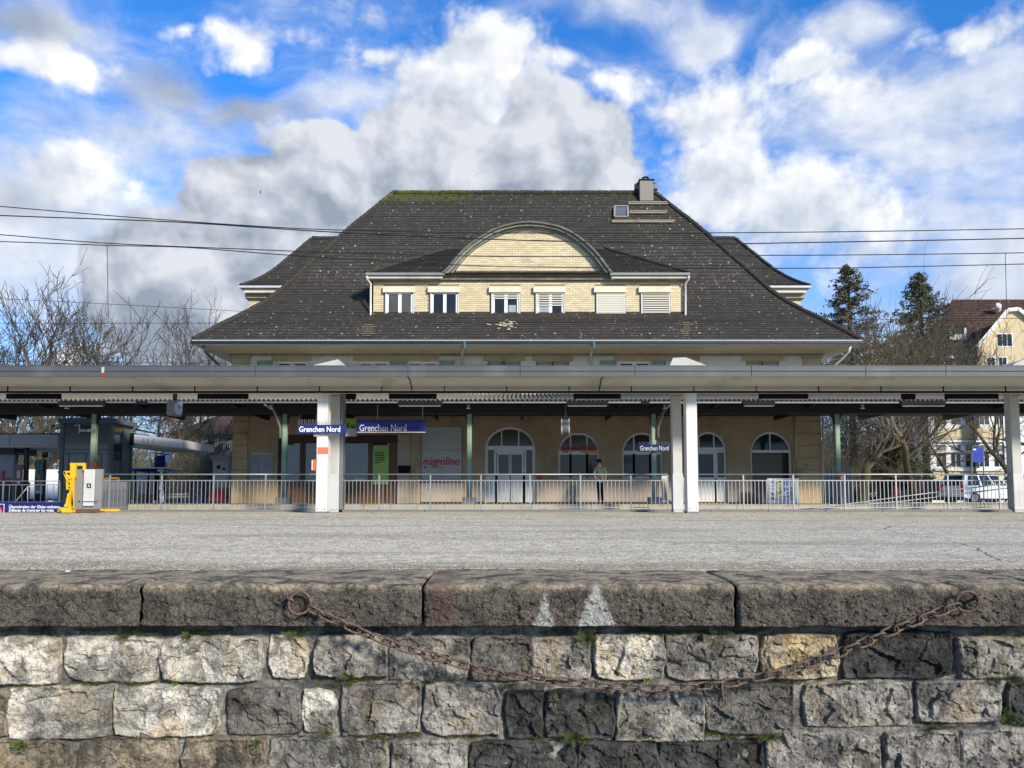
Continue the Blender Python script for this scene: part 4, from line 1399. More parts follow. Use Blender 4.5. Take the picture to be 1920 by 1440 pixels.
def hip_roof(name, mat, cx, xe, y0, y1, course, parent, lift=.019, tile_w=.19, xs=1.0):
    """four slopes, each course lapping the one below; course is (inset, height)"""
    mb = MB(); uvs = []
    for i, ((d0, z0), (d1, z1)) in enumerate(zip(course[:-1], course[1:])):
        n = Vector((-(z1 - z0), d1 - d0)).normalized() * lift
        o0, o1 = (d0 + n.x, z0 + n.y), (d1, z1)
        rect0 = (cx - xe + o0[0] * xs, cx + xe - o0[0] * xs, y0 + o0[0], y1 - o0[0], o0[1])
        rect1 = (cx - xe + o1[0] * xs, cx + xe - o1[0] * xs, y0 + o1[0], y1 - o1[0], o1[1])
        rectb = (cx - xe + d0 * xs, cx + xe - d0 * xs, y0 + d0, y1 - d0, z0)

        def cor(r): return [(r[0], r[2], r[4]), (r[1], r[2], r[4]), (r[1], r[3], r[4]), (r[0], r[3], r[4])]
        A, Bc, Cc = cor(rect0), cor(rect1), cor(rectb)
        for k in range(4):
            k2 = (k + 1) % 4
            def U(p): return (p[0] if k % 2 == 0 else p[1]) / tile_w
            mb.add([A[k], A[k2], Bc[k2], Bc[k]], [(0, 1, 2, 3)], [(U(A[k]), i + .02), (U(A[k2]), i + .02), (U(Bc[k2]), i + .98), (U(Bc[k]), i + .98)])
            mb.add([Cc[k], Cc[k2], A[k2], A[k]], [(0, 1, 2, 3)], [(U(A[k]), i + .02), (U(A[k2]), i + .02), (U(A[k2]), i + .03), (U(A[k]), i + .03)])
    return mb.build(name, mat, parent)


roof = hip_roof('roof', MAT['roof'], XC, XE, DE, DBACK, course, ST)


def caps(pts, mat, parent, r=.115, seg=.34):
    """overlapping ridge tiles along a line"""
    d = [Vector(p) for p in pts]; path = [d[0]]; acc = 0
    L = []
    for a, b in zip(d[:-1], d[1:]):
        n = max(1, int((b - a).length / .05))
        for k in range(n): L.append(a.lerp(b, k / n))
    L.append(d[-1])
    st = max(1, int(seg / .05))
    mb = MB(); i = 0
    jr = random.Random(len(L))
    while i < len(L) - 1:
        j = min(i + st + 1, len(L) - 1)
        off = Vector((jr.uniform(-.01, .01), 0, jr.uniform(-.008, .012)))
        mb.tube([L[i] + off, L[j] + off], [r, r * .86], 8)
        i += st
    mb.uv = [(0.3, 0.5)] * sum(len(f) for f in mb.f)
    return mb.build('ridge_tiles', mat, parent, smooth=False)


def hipline(sx, sy):
    out = []
    for d, z in fine[::4] + [fine[-1]]:
        out.append((XC + sx * (XE - d), DE + d if sy < 0 else DBACK - d, z + .03))
    return out


for sx in (-1, 1):
    caps(hipline(sx, -1), MAT['roof'], roof)
    caps(hipline(sx, 1), MAT['roof'], roof)
ZR = fine[-1][1]
XR = XE - DMAX
caps([(XC - XR, DE + DMAX, ZR + .05), (XC + XR, DE + DMAX, ZR + .05)], MAT['roof'], roof, .13)


def on_roof(x, y, off=0.0):
    """point of the front slope seen at photo pixel x, y, lifted off along the slope's normal"""
    best = None
    for (a, za), (b, zb) in zip(fine[:-1], fine[1:]):
        for k in range(6):
            t = k / 6; D = DE + a + (b - a) * t; z = za + (zb - za) * t
            e = abs(ZZ(y, D) - z)
            if best is None or e < best[0]:
                nrm = Vector((0, -(zb - za), b - a)).normalized(); best = (e, D, z, nrm)
    _, D, z, nrm = best
    return Vector((XX(x, y, D), D, z)) + nrm * off


# pale mortar stained strips and snow guards on the slope
for (x0, x1) in ((683, 702), (1279, 1297)):
    for y in np.arange(607, 634, 3.4):
        a, b = on_roof(x0 + rng.uniform(-4, 4) + (607 - y) * .1, y, .045), on_roof(x1 + rng.uniform(-4, 4) + (607 - y) * .1, y, .045)
        MB().bar(a, b, .045, .012).build('stained_tile', MAT['frieze'], roof)
for (x0, x1, y) in ((1177, 1250, 383), (1177, 1252, 386), (1180, 1251, 400), (1180, 1249, 403), (1147, 1265, 417), (1147, 1263, 420)):
    g = MB().bar(on_roof(x0, y, .12), on_roof(x1, y, .12), .04, .04)
    for k in range(4):
        xq = x0 + (x1 - x0) * (k + .5) / 4
        g.bar(on_roof(xq, y, .0), on_roof(xq, y, .12), .03, .03)
    g.build('snow_guard', MAT['frieze'], roof)
sk = [on_roof(1152, 411, .03), on_roof(1177, 411, .03), on_roof(1176, 391, .03), on_roof(1152, 391, .03)]
nrm = (sk[1] - sk[0]).cross(sk[3] - sk[0]).normalized()
if nrm.y > 0: nrm = -nrm
mb = MB()
for a, b in ((0, 1), (1, 2), (2, 3), (3, 0)): mb.bar(sk[a] + nrm * .06, sk[b] + nrm * .06, .09, .14, up=nrm)
sw = mb.build('skylight', MAT['chimney'], roof)
MB().add([p + nrm * .07 for p in sk], [(0, 1, 2, 3)]).build('pane', glass('skylight pane', (.10, .11, .12), .15), sw)
# clump of broken lichen tiles
rs = random.Random(2)
mb = MB()
for i in range(30):
    c_ = on_roof(946 + rs.gauss(0, 9), 611 + rs.gauss(0, 4.5), .05)
    mb.bar(c_, c_ + Vector((rs.uniform(.06, .2), 0, rs.uniform(-.03, .03))), .04, .03)
o = mb.build('lichen_clump', MAT['paleedge'], roof); o['kind'] = 'stuff'

# chimney
ch = B(1200, 1225, 337, 376, DE + DMAX - .5, .9).build('chimney', MAT['chimney'], roof)
B(1198, 1227, 335.2, 337, DE + DMAX - .55, 1.0).build('chimney_cap', MAT['dark'], ch)
D = DE + DMAX - .1
MB().tube([P(1204, 335, D), P(1208, 332.6, D), P(1213, 332.2, D), P(1216, 335, D)], .05, 6).build('cowl', MAT['dark'], ch)
for x, s_ in ((1192.5, 1), (1230, -1)):
    mb = MB().bp(x - 2.5, x + 2.5, 344, 353.5, D, .14)
    an = mb.build('antenna', MAT['chimney'], ch)
    B(x - 2.6, x + 2.6, 353.6, 355.5, D, .14).build('antenna_foot', MAT['dark'], ch)
    MB().tube([P(x, 355, D + .07), P(x, 368, D + .07)], .018, 5).build('cable', MAT['dark'], ch)
    for y in (344, 356):
        MB().bar(P(x, y, D + .07), P(x + 7 * s_, y - .5, D + .07), .04).build('bracket', MAT['dark'], ch)

# gutter, eave boards and soffit, all round
ze = fine[0][1]
EX0, EX1 = XC - XE, XC + XE


def ring(name, mat, inset0, inset1, z0, z1, parent):
    mb = MB()
    mb.box(EX0 + inset0, EX1 - inset0, DE + inset0, DE + inset1, z0, z1)
    mb.box(EX0 + inset0, EX1 - inset0, DBACK - inset1, DBACK - inset0, z0, z1)
    mb.box(EX0 + inset0, EX0 + inset1, DE + inset1 + .001, DBACK - inset1 - .001, z0, z1)
    mb.box(EX1 - inset1, EX1 - inset0, DE + inset1 + .001, DBACK - inset1 - .001, z0, z1)
    return mb.build(name, mat, parent)


ring('eave_flashing', MAT['greylight'], -.05, .12, ze - .045, ze - .005, roof)
ring('gutter', MAT['gutter'], -.10, .10, ze - .16, ze - .05, roof)
ring('eave_board', MAT['fasciapale'], .0, .05, ze - .205, ze - .162, roof)
zs = ze - .20
mb = MB()
mb.add([(EX0 + .05, DE + .05, zs), (EX1 - .05, DE + .05, zs), (WX1 + .2, DW - .35, zs - .02), (WX0 - .2, DW - .35, zs - .02)], [(0, 1, 2, 3)])
mb.add([(EX0 + .05, DE + .05, zs), (EX0 + .05, DBACK - .05, zs), (WX0 - .2, DBACK - 1.5, zs - .02), (WX0 - .2, DW - .35, zs - .02)], [(0, 1, 2, 3)])
mb.add([(EX1 - .05, DE + .05, zs), (EX1 - .05, DBACK - .05, zs), (WX1 + .2, DBACK - 1.5, zs - .02), (WX1 + .2, DW - .35, zs - .02)], [(0, 1, 2, 3)])
mb.build('soffit', MAT['soffitbeige'], roof)
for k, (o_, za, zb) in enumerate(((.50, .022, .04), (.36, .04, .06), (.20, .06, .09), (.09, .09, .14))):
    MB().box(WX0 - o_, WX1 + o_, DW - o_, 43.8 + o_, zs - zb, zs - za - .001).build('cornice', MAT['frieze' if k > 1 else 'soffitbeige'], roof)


def pipe(pts, r, mat=None, collar=None, name='downpipe', parent=None):
    o = MB().tube(pts, r, 8).build(name, mat or MAT['pipe'], parent or roof, smooth=True)
    if collar:
        MB().lathe([(r * 1.9, 0), (r * 1.2, -.28)], collar, (0, 0, 1), 10).build('collar', MAT['copper'], o)
    return o


for x in (869, 1111):
    pipe([P(x + 2, 642, DE - .02), P(x, 652, DE + .2), P(x - 2, 662, DW - .5), P(x - 3, 672, DW - .12), P(x - 3, 745, DW - .12)], .055, collar=P(x + 2, 641, DE - .02))
pipe([(EX1 - .35, DE + .1, ze - .2), (EX1 - .42, DE + .15, ze - .45), (WX1 + .3, DW - .12, ze - 1.05), (WX1 + .12, DW - .12, ze - 1.25), (WX1 + .1, DW - .12, ze - 2.6)], .055)
pipe([(EX0 + .35, DE + .1, ze - .2), (EX0 + .42, DE + .15, ze - .45), (WX0 - .3, DW - .12, ze - 1.05), (WX0 - .12, DW - .12, ze - 1.25), (WX0 - .1, DW - .12, ze - 2.6)], .055, MAT['gutter'])
pipe([P(1542, 776, DW - .1), P(1543, 944, DW - .1)], .03)
pipe([P(1492, 776, DW - .1), P(1492, 862, DW - .1)], .025)

# ---- dormer with arched gable
DDR = 30.95
dm = B(700, 1280, 524, 606, DDR, 3.2).build('dormer', MAT['brickmortar'], ST)
DDE = DDR - .42
arch_px = [(831, 512), (842, 502), (852, 489), (867, 472), (884, 457), (902, 445), (922, 433), (944, 424.5), (968, 419), (992, 417), (1018, 419), (1047, 425), (1066, 433), (1084, 444), (1099, 456), (1112, 468), (1125, 483), (1136, 498), (1146, 511)]
arch = [P(x, y, DDE) for x, y in arch_px]
axc = XX(990, 460, DDE)
# tympanum
tp = [P(x, y, DDR) for x, y in arch_px]
cz = ZZ(516, DDR)
poly = [(axc + (p.x - axc) * .94, cz + (p.z - cz) * .92 - .05) for p in tp]
MB().prism([(q[0], q[1]) for q in poly[::-1]], DDR - .12, DDR + 3.0).build('tympanum', MAT['brickmortar'], dm)
TYM = poly
# low hipped roof of the dormer
xl, xr = XX(686, 514, DDE), XX(1293, 514, DDE)
zd = ZZ(513, DDE)
tanr = .68
runs = [i * .15 for i in range(0, 27)]
cs = [(r, zd + r * tanr) for r in runs]
# front slope and hips
mb = MB()
for i, ((r0, z0), (r1, z1)) in enumerate(zip(cs[:-1], cs[1:])):
    l = .022
    A = [(xl + r0, DDE + r0 - l * .5, z0 + l), (xr - r0, DDE + r0 - l * .5, z0 + l), (xr - r1, DDE + r1, z1), (xl + r1, DDE + r1, z1)]
    mb.add(A, [(0, 1, 2, 3)], [(p[0] / .19, i + (.02 if k < 2 else .98)) for k, p in enumerate(A)])
    for s_, xa0, xa1 in ((1, xl + r0, xl + r1), (-1, xr - r0, xr - r1)):
        Q = [(xa0, DDE + r0, z0 + l), (xa1, DDE + r1, z1), (xa1, DDE + 6.5, z1), (xa0, DDE + 6.5, z0 + l)]
        if s_ < 0: Q = Q[::-1]
        mb.add(Q, [(0, 1, 2, 3)], [(p[1] / .19, i + .5) for p in Q])
mb.build('dormer_roof', MAT['roof'], dm)
for xa, s_ in ((xl, 1), (xr, -1)):
    caps([(xa, DDE, zd + .03), (xa + s_ * 3.4, DDE + 3.4, zd + 3.4 * tanr + .03)], MAT['roof'], dm, .09)
# barrel over the arch and its mouldings
mb = MB()
dep = 5.0
vs = []
for p in arch: vs += [(p.x, DDE - .06, p.z + .03), (p.x, DDE + dep, p.z + .03)]
mb.add(vs, [(2 * i, 2 * i + 2, 2 * i + 3, 2 * i + 1) for i in range(len(arch) - 1)], [q for i in range(len(arch) - 1) for q in ((i * 2.2, 0), (i * 2.2 + 2.2, 0), (i * 2.2 + 2.2, 30), (i * 2.2, 30))])
mb.build('barrel_roof', MAT['roof'], dm)


def band(s0, s1, d0, d1, name, mat):
    """moulding that follows the arch between two scalings about its centre"""
    def sc(p, s): return (axc + (p.x - axc) * s, zd + (p.z - zd) * s - (.0 if s >= 1 else (1 - s) * .2))
    mb = MB(); n = len(arch); vs = []
    for p in arch:
        a, b = sc(p, s0), sc(p, s1)
        vs += [(a[0], d0, a[1]), (b[0], d0, b[1]), (a[0], d1, a[1]), (b[0], d1, b[1])]
    fs = []
    for i in range(n - 1):
        o = 4 * i
        fs += [(o, o + 4, o + 5, o + 1), (o, o + 2, o + 6, o + 4), (o + 1, o + 5, o + 7, o + 3)]
    return mb.add(vs, fs).build(name, mat, dm)


band(1.015, .985, DDE - .10, DDE + .3, 'arch_flashing', MAT['archlead'])
band(.984, .945, DDE + .0, DDE + .4, 'arch_moulding', MAT['moulding'])
band(.944, .915, DDE + .14, DDE + .45, 'arch_moulding', MAT['moulding'])
band(.914, .895, DDE + .26, DDE + .5, 'arch_moulding', MAT['fasciapale'])
# eaves either side of the arch, string band across it
for a, b in ((685, 833), (1144, 1294)):
    B(a, b, 511, 515.4, DDE - .06, .22).build('dormer_gutter', MAT['grey'], dm)
    B(a + 3, b - 3, 516, 521.5, DDE + .04, .3).build('dormer_eave', MAT['fasciapale'], dm)
    B(a + 8, b - 8, 521.7, 525, DDE + .2, .3).build('dormer_cornice', MAT['moulding'], dm)
for x0_, x1_ in ((686, 700), (1280, 1293)):
    MB().box(XX(x0_, 514, DDE) + (.0 if x0_ < 900 else .02), XX(x1_, 514, DDE), DDE + .18, DDE + 3.6, ZZ(521, DDE), ZZ(515, DDE)).build('dormer_eave', MAT['fasciapale'], dm)
B(834, 1144, 513, 518, DDR - .24, .14).build('string_band', MAT['dirtyband'], dm)
B(832, 1146, 518.2, 524, DDR - .17, .08).build('string_band', MAT['dirtyband'], dm)
B(700, 1280, 524.3, 527.5, DDR - .08, .08).build('string_band', MAT['moulding'], dm)
for x, xb in ((688, 695), (1291, 1285)):
    pipe([P(x, 517, DDE), P(x, 523, DDE + .05), P(xb, 532, DDR - .15), P(xb, 598, DDR - .15), P(x + (2 if x < 900 else -2), 601, DDR - .3)], .05, parent=dm)

DWN = [(717.5, 0), (801.8, 0), (916.5, .27), (1000, .52), (1113.7, 1.0), (1197.7, 1.0)]
for i, (x, blind) in enumerate(DWN):
    W = B(x + 5, x + 58, 549, 599, DDR - .03, .04).build('window', MAT['wooddark'], dm)
    B(x, x + 60, 536.5, 548, DDR - .16, .15).build('shutter_box', MAT['shutterbox'], W, bev=.01)
    for a, b in ((4.5, 7), (56.5, 59)):
        B(x + a, x + b, 549, 599, DDR - .09, .06).build('guide_rail', MAT['greylight'], W)
    fr = MB()
    for (a, b, y0, y1) in ((7, 11, 549, 597), (53, 57, 549, 597), (7, 57, 549, 551.5), (7, 57, 593.5, 597.5), (29.2, 35.2, 551, 594)):
        fr.bp(x + a, x + b, y0, y1, DDR - .05, .04)
    fr.build('frame', MAT['white'], W)
    for a, b in ((11, 29.2), (35.2, 53)):
        B(x + a, x + b, 551, 594, DDR - .035, .012).build('pane', MAT['glass'] if i else MAT['glasswarm'], W)
    B(x + 3, x + 60, 599.2, 602.5, DDR - .16, .15).build('sill', MAT['greylight'] if i == 4 else MAT['gutter'], W)
    if i > 3:
        B(x + 7.2, x + 56.8, 549.2, 597, DDR - .068, .006).build('dark_gap', MAT['wooddark'], W)
    if blind:
        stp = 3.35 if i == 4 else 4.3
        n = int(round(47 * blind / stp))
        for k in range(n):
            y = 549.6 + k * stp
            gap = .6 if i == 4 else 2.2
            B(x + 7, x + 57, y, y + stp - gap, DDR - .085, .012).build('slat', MAT['slat'], W)
    if i == 1:
        B(x + 12, x + 17, 587, 593, DDR - .05, .01).build('sticker', MAT['slat'], W)
    if i == 3:
        B(x + 11, x + 29, 574, 593, DDR - .042, .004).build('net', MAT['net'], W)
    if i == 2:
        B(x + 37, x + 51, 572, 593, DDR - .042, .004).build('net', MAT['net'], W)

# bricks of the dormer front, laid in running bond
def in_poly(x, z, pl):
    r = False
    for (xa, za), (xb, zb) in zip(pl, pl[1:] + pl[:1]):
        if (za > z) != (zb > z) and x < (xb - xa) * (z - za) / (zb - za) + xa: r = not r
    return r


holes = [(XX(x + 1, 570, DDR), XX(x + 59.5, 570, DDR), ZZ(603, DDR), ZZ(536, DDR)) for x, _ in DWN]
bx0, bx1, bz0, bz1 = XX(700, 570, DDR), XX(1280, 570, DDR), ZZ(605, DDR), ZZ(527.5, DDR)
spots = []
row, z = 0, bz0
while z < bz1:
    x = bx0 - (.12 if row % 2 else 0)
    while x < bx1:
        xa, xb = max(x, bx0), min(x + .232, bx1)
        for h0, h1, g0, g1 in holes:                                       # cut at the windows
            if z + .05 > g0 and z < g1:
                if h0 < xb and xb < h1 and xa < h0: xb = h0
                elif h0 < xa < h1 and xb > h1: xa = h1
                elif xa >= h0 and xb <= h1: xa = xb
        if xb - xa > .03: spots.append((xa, xb, z, DDR))
        x += .24
    z += .082; row += 1
z = ZZ(513, DDR) + .02
while z < max(q[1] for q in TYM):
    x = axc - 4 - (.12 if row % 2 else 0)
    while x < axc + 4:
        if all(in_poly(px_, z + dz, TYM) for px_ in (x, x + .232) for dz in (0, .07)): spots.append((x, x + .232, z, DDR - .12))
        elif all(in_poly(px_, z + dz, TYM) for px_ in (x + .116, x + .232) for dz in (0, .07)): spots.append((x + .116, x + .232, z, DDR - .12))
        elif all(in_poly(px_, z + dz, TYM) for px_ in (x, x + .112) for dz in (0, .07)): spots.append((x, x + .112, z, DDR - .12))
        x += .24
    z += .082; row += 1
jr = random.Random(12)
full = [s_ for s_ in spots if abs(s_[1] - s_[0] - .232) < 1e-6]
single = set(full[:150] + full[-150:])
proto_b = None
rest = MB()
for s_ in spots:
    xa, xb, z, D = s_
    if s_ in single:
        if proto_b is None:
            proto_b = MB().box(0, .232, -.009, 0, 0, .070).build('brick', MAT['brickface'], None, bev=0); proto_b.parent = dm; o = proto_b
        else:
            o = proto_b.copy(); COL.objects.link(o)
        o.location = Vector((xa, D - .0005 - jr.uniform(0, .003), z)) - BASE[dm.name]
    else:
        rest.box(xa, xb, D - .009 - jr.uniform(0, .003), D - .0005, z, z + .070)
o = rest.build('brick_courses', MAT['brickface'], dm); o['kind'] = 'stuff'

# ---- rear cross wing seen either side of the main roof
wing = thing('rear_wing', 'rear wing of the station with yellow brick walls showing past the hip roof', 'building', (XX(CXP, 560, 37.0), 37.0, GZ))
xw0, xw1 = XX(467, 560, 37.0), XX(1501, 560, 37.0)
zw = ZZ(537, 36.5)
MB().box(xw0, xw1, 37.0, 45, GZ, zw).build('wing_wall', MAT['brick'], wing)
wxc, wxe = (xw0 + xw1) / 2, (XX(1517, 537, 36.4) - XX(450, 537, 36.4)) / 2
rz = ZZ(443, 40.2)
cs = [(0, zw), (.5, zw + .28), (1.0, zw + .62), (1.6, zw + 1.12), (2.2, zw + 1.7)]
rr = (rz - cs[-1][1]) / (4.2 - 2.2)
k = 2.2
while k < 4.2 - .1:
    k += .13; cs.append((min(k, 4.2), zw + 1.7 + rr * (min(k, 4.2) - 2.2)))
fine2 = []
for (a, b), (c_, d) in zip(cs[:5][:-1], cs[:5][1:]):
    for q in range(4): fine2.append((a + (c_ - a) * q / 4, b + (d - b) * q / 4))
cs = fine2 + cs[4:]
wr = hip_roof('wing_roof', MAT['roof'], wxc, wxe, 36.4, 36.4 + 8.4, cs, wing, xs=.56)
for sx in (-1, 1):
    caps([(wxc + sx * (wxe - d * .56), 36.4 + d, z + .03) for d, z in cs[::3] + [cs[-1]]], MAT['roof'], wr, .1)
caps([(wxc - wxe + 2.35, 40.6, rz + .04), (wxc + wxe - 2.35, 40.6, rz + .04)], MAT['roof'], wr, .12)
MB().box(wxc - wxe - .06, wxc + wxe + .06, 36.34, 44.9, zw - .10, zw - .005).build('wing_gutter', MAT['greylight'], wr)
MB().box(wxc - wxe + .12, wxc + wxe - .12, 36.52, 44.7, zw - .30, zw - .105).build('wing_eave', MAT['fasciapale'], wr)
MB().box(xw0 - .15, xw1 + .15, 36.8, 44.9, zw - .5, zw - .31).build('wing_cornice', MAT['frieze'], wr)

# ================================================================== platform canopy in front
DFA = 20.5
zt0, zt1, zt2 = ZZ(687, DFA), ZZ(697.2, DFA), ZZ(706.5, DFA)
XL, XRr = -26.0, 26.0
CN = thing('platform_canopy', 'long flat grey platform canopy on paired white concrete columns', 'canopy', (0, DF, 0))
MB().prism_x([(DFA, zt2 + .01), (DFA + .48, zt2 + .01), (21.52, ZZ(733, 21.55)), (22.1, ZZ(733, 21.55)), (22.5, zt2 + .02), (23.78, zt2 + .02), (23.78, zt0 - .02), (DFA, zt0 - .02)], XL, XRr).build('slab', MAT['soffit'], CN)
xs_ = [-26] + [XX(x, 700, DFA) for x in (192, 480, 765, 975, 1190, 1408, 1622, 1772)] + [26]
for a, b in zip(xs_[:-1], xs_[1:]):
    MB().box(a + .006, b - .006, DFA - .05, DFA - .002, zt1 + .012, zt0).build('fascia', MAT['fascia'], CN, bev=.006)
    MB().box(a + .006, b - .006, DFA - .035, DFA - .002, zt2, zt1).build('fascia', MAT['fascia'], CN, bev=.006)
MB().box(XL, XRr, DFA - .06, 23.84, zt0 + .002, zt0 + .02).build('roof_sheet', MAT['fascia'], CN)
# joints that run back across the soffit
for x in (764, 1131):
    a, b = P(x, 707.5, DFA), P(x, 712, DFA)
    X_ = XX(x, 708, DFA)
    MB().bar((X_, DFA, zt2 + .006), (X_, DFA + .48, zt2 + .006), .03, .012).build('joint', MAT['dark'], CN)
    MB().bar((X_, DFA + .48, zt2 + .006), (X_, 21.51, ZZ(733, 21.55) + .002), .03, .012).build('joint', MAT['dark'], CN)
# cable tray on hangers
ztr = ZZ(734.6, 21.3)
MB().box(XL, XRr, 21.27, 21.40, ztr - .025, ztr + .02).build('cable_tray', MAT['dark'], CN)
for k in range(-12, 13):
    X_ = XX(599, 725, 21.3) + k * (XX(717, 725, 21.3) - XX(600, 725, 21.3))
    MB().box(X_ - .012, X_ + .012, 21.30, 21.33, ztr + .021, ZZ(720, 21.2)).build('hanger', MAT['dark'], CN)
ztop = ZZ(735, 21.6)
for x, xr in ((605.5, 628.5), (1296, 1269), (1985, 1905)):
    X_ = XX(x, 900, DF)
    w = .16
    c_ = MB().box(X_ - w, X_ + w, DF - .17, DF + .17, 0, ztop - .004).build('column', MAT['column'], CN, bev=.012)
    Xr = XX(xr, 900, DRR) if x < 1900 else XX(1903, 900, DRR)
    c2 = MB().box(Xr - .145, Xr + .145, DRR - .15, DRR + .15, 0, zt2 + .02).build('rear_column', MAT['column_shaded'], CN, bev=.012)
    f = MB()
    f.box(Xr - .16, Xr + .16, DRR - .175, DRR - .152, .08, 1.2)
    for dx in (-.13, 0, .13): f.box(Xr + dx - .006, Xr + dx + .006, DRR - .178, DRR - .1755, .16, .92)
    f.build('clamp_plate', MAT['greylight'], c2)
    B(xr - 8, xr + 8, 741, 742.5, DRR - .155, .004).build('joint', MAT['grey'], c2)
for x in (-270,):
    X_ = XX(x, 900, DF)
    MB().box(X_ - .16, X_ + .16, DF - .17, DF + .17, 0, ztop - .004).build('column', MAT['column'], CN, bev=.012)
for x in (605.5, 1296):
    for s_ in (-1, 1):
        MB().lathe([(.018, 0), (.018, -.012)], (XX(x, 900, DF) + s_ * .1, DF - .172, .12), (0, 1, 0), 8).build('bolt', MAT['galvdark'], CN)
    X_ = XX(x, 900, DF)
    MB().box(X_ - .175, X_ + .175, DF - .185, DF + .185, 0, .05).build('base_plate', MAT['plinth'], CN, bev=.006)
    MB().box(X_ - .162, X_ + .162, DF - .172, DF + .172, 1.62, 1.624).build('joint', MAT['grey'], CN)
B(595.2, 615.8, 838.5, 851.5, DF - .176, .004).build('band', MAT['salmon'], CN)
dk = MB().box(XX(640, 760, DRR), XX(646, 760, DRR), DRR - .1, DRR + .2, 0, zt2).build('downpipe', MAT['galvdark'], CN)
B(190.5, 194.5, 688, 699, DFA - .08, .03).build('bracket', MAT['hood'], CN)
B(190, 194.5, 699.3, 705.5, DFA - .08, .03).build('bracket', MAT['red'], CN)
# hoods on the canopy roof
h = MB()
def hood(pts, D, dep, label):
    pts3 = [P(x, y, D) for x, y in pts]
    o = MB().prism([(p.x, p.z) for p in pts3], D, D + dep).build('roof_hood', MAT['hood'], None, loc=pts3[0])
    return tag(o, label, 'hood')
hood([(572, 690), (590, 684), (634, 673.5), (642, 690)], 22.2, 1.6, 'white wedge shaped hood on the canopy roof above the station name sign')
hood([(1254, 690), (1262, 671), (1286, 670), (1338, 690)], 22.2, 1.6, 'weathered white hood on the canopy roof above the second pair of columns')
hood([(1892, 690), (1905, 680), (1925, 672), (1960, 672), (1960, 690)], 22.2, 1.6, 'hood at the far end of the canopy roof by the photo edge')


def canopy_light(x0, x1, y0, y1, D, zc, label, group, name='canopy_light', cat='lamp', tube=True):
    t = thing(name, label, cat, P((x0 + x1) / 2, y0, D), group)
    B(x0, x1, y0, y1, D, .16).build('housing', MAT['dark'], t, bev=.01)
    if tube:
        B(x0 + 3, x1 - 3, y1 + .1, y1 + 1.0, D + .02, .12).build('diffuser', MAT['greylight'], t)
    for f in (.12, .88):
        X_ = XX(x0 + (x1 - x0) * f, y0, D)
        MB().box(X_ - .008, X_ + .008, D + .07, D + .09, ZZ(y0, D), zc).build('hanger', MAT['dark'], t)
    return t


zc = zt2 + .01
for x0, x1, lb in ((11, 110, 'dark strip lamp under the canopy at the photo edge, above the glass kiosk'), (370, 463, 'dark strip lamp under the canopy beside the hanging clock with a face'), (729, 818, 'dark strip lamp under the canopy above the wide blue station sign'),
                   (1076, 1164, 'dark strip lamp under the canopy above the red shop window lettering'), (1425, 1516, 'dark strip lamp under the canopy above the last stone arch'), (1776, 1873, 'dark strip lamp under the canopy above the parked white car')):
    canopy_light(x0, x1, 737, 747.6, 22.6, zc, lb, 'strip lamps under the front canopy')
for x0, x1, lb in ((648, 666, 'small dark loudspeaker box under the canopy beside the first pair of columns'), (1694, 1717, 'small dark loudspeaker box under the canopy above the mossy trunk')):
    canopy_light(x0, x1, 737, 748, 22.6, zc, lb, 'loudspeakers under the canopies', 'loudspeaker_box', 'loudspeaker', False)

# ================================================================== canopy of the house platform
HC = thing('house_canopy', 'old station canopy with corrugated roof, dark beam and pale green iron columns', 'canopy', (0, 27.2, GZ))
ya, yb = 26.0, 30.75
za, zb = ZZ(749.5, ya), ZZ(738, yb)
# corrugated sheets
nx = int(44 / .034); xsn = np.linspace(-24, 24, int(48 / .0206))
mb = MB(); vs = []
prf = .045 * np.sin(xsn * 2 * math.pi / .165)
for (yy, zz) in ((ya, za), ((ya + yb) / 2, (za + zb) / 2), (yb, zb)):
    vs += [(x, yy, zz + p) for x, p in zip(xsn, prf)]
for (yy, zz) in ((ya, za - .012), (yb, zb - .012)):
    vs += [(x, yy, zz + p) for x, p in zip(xsn, prf)]
N = len(xsn)
fs = [(j * N + i, j * N + i + 1, (j + 1) * N + i + 1, (j + 1) * N + i) for j in (0, 1) for i in range(N - 1)] + [(3 * N + i, 4 * N + i, 4 * N + i + 1, 3 * N + i + 1) for i in range(N - 1)] + [(i, 3 * N + i, 3 * N + i + 1, i + 1) for i in range(N - 1)]
m_cor = mk('lichened corrugated sheet', (.13, .12, .095), .9, .4, 3, .3, 30, stain=(.30, .24, .07), stain_amt=.6, sscale=3.0)
mb.add(vs, fs).build('corrugated_roof', m_cor, HC, smooth=True)
MB().box(-24, 24, 26.4, 30.7, za - .06, za - .03).build('soffit', MAT['darkgreen'], HC)
MB().box(-24, 24, 27.05, 27.35, ZZ(775, 27.05), za - .061).build('beam', MAT['darkgreen'], HC)
MB().box(-24, 24, 30.4, 30.7, ZZ(772, 30.4), za - .061).build('wall_beam', MAT['darkgreen'], HC)
for k in range(-6, 7):
    X_ = k * 3.45 + .4
    MB().prism_x([(26.3, za - .062), (30.39, za - .062), (30.39, ZZ(770, 27.0)), (27.36, ZZ(770, 27.0)), (27.36, za - .2), (26.3, za - .16)], X_ - .05, X_ + .05).build('cross_beam', MAT['darkgreen'], HC)
gt = MB().tube([(-24, 25.94, ZZ(754.5, 25.94)), (24, 25.94, ZZ(755.2, 25.94))], .032, 8).build('gutter', MAT['grey'], HC, smooth=True)
MB().box(-24, 24, 26.02, 26.06, ZZ(757.5, 26.02), za - .02).build('gutter_board', MAT['dark'], HC)
DCG = 27.2
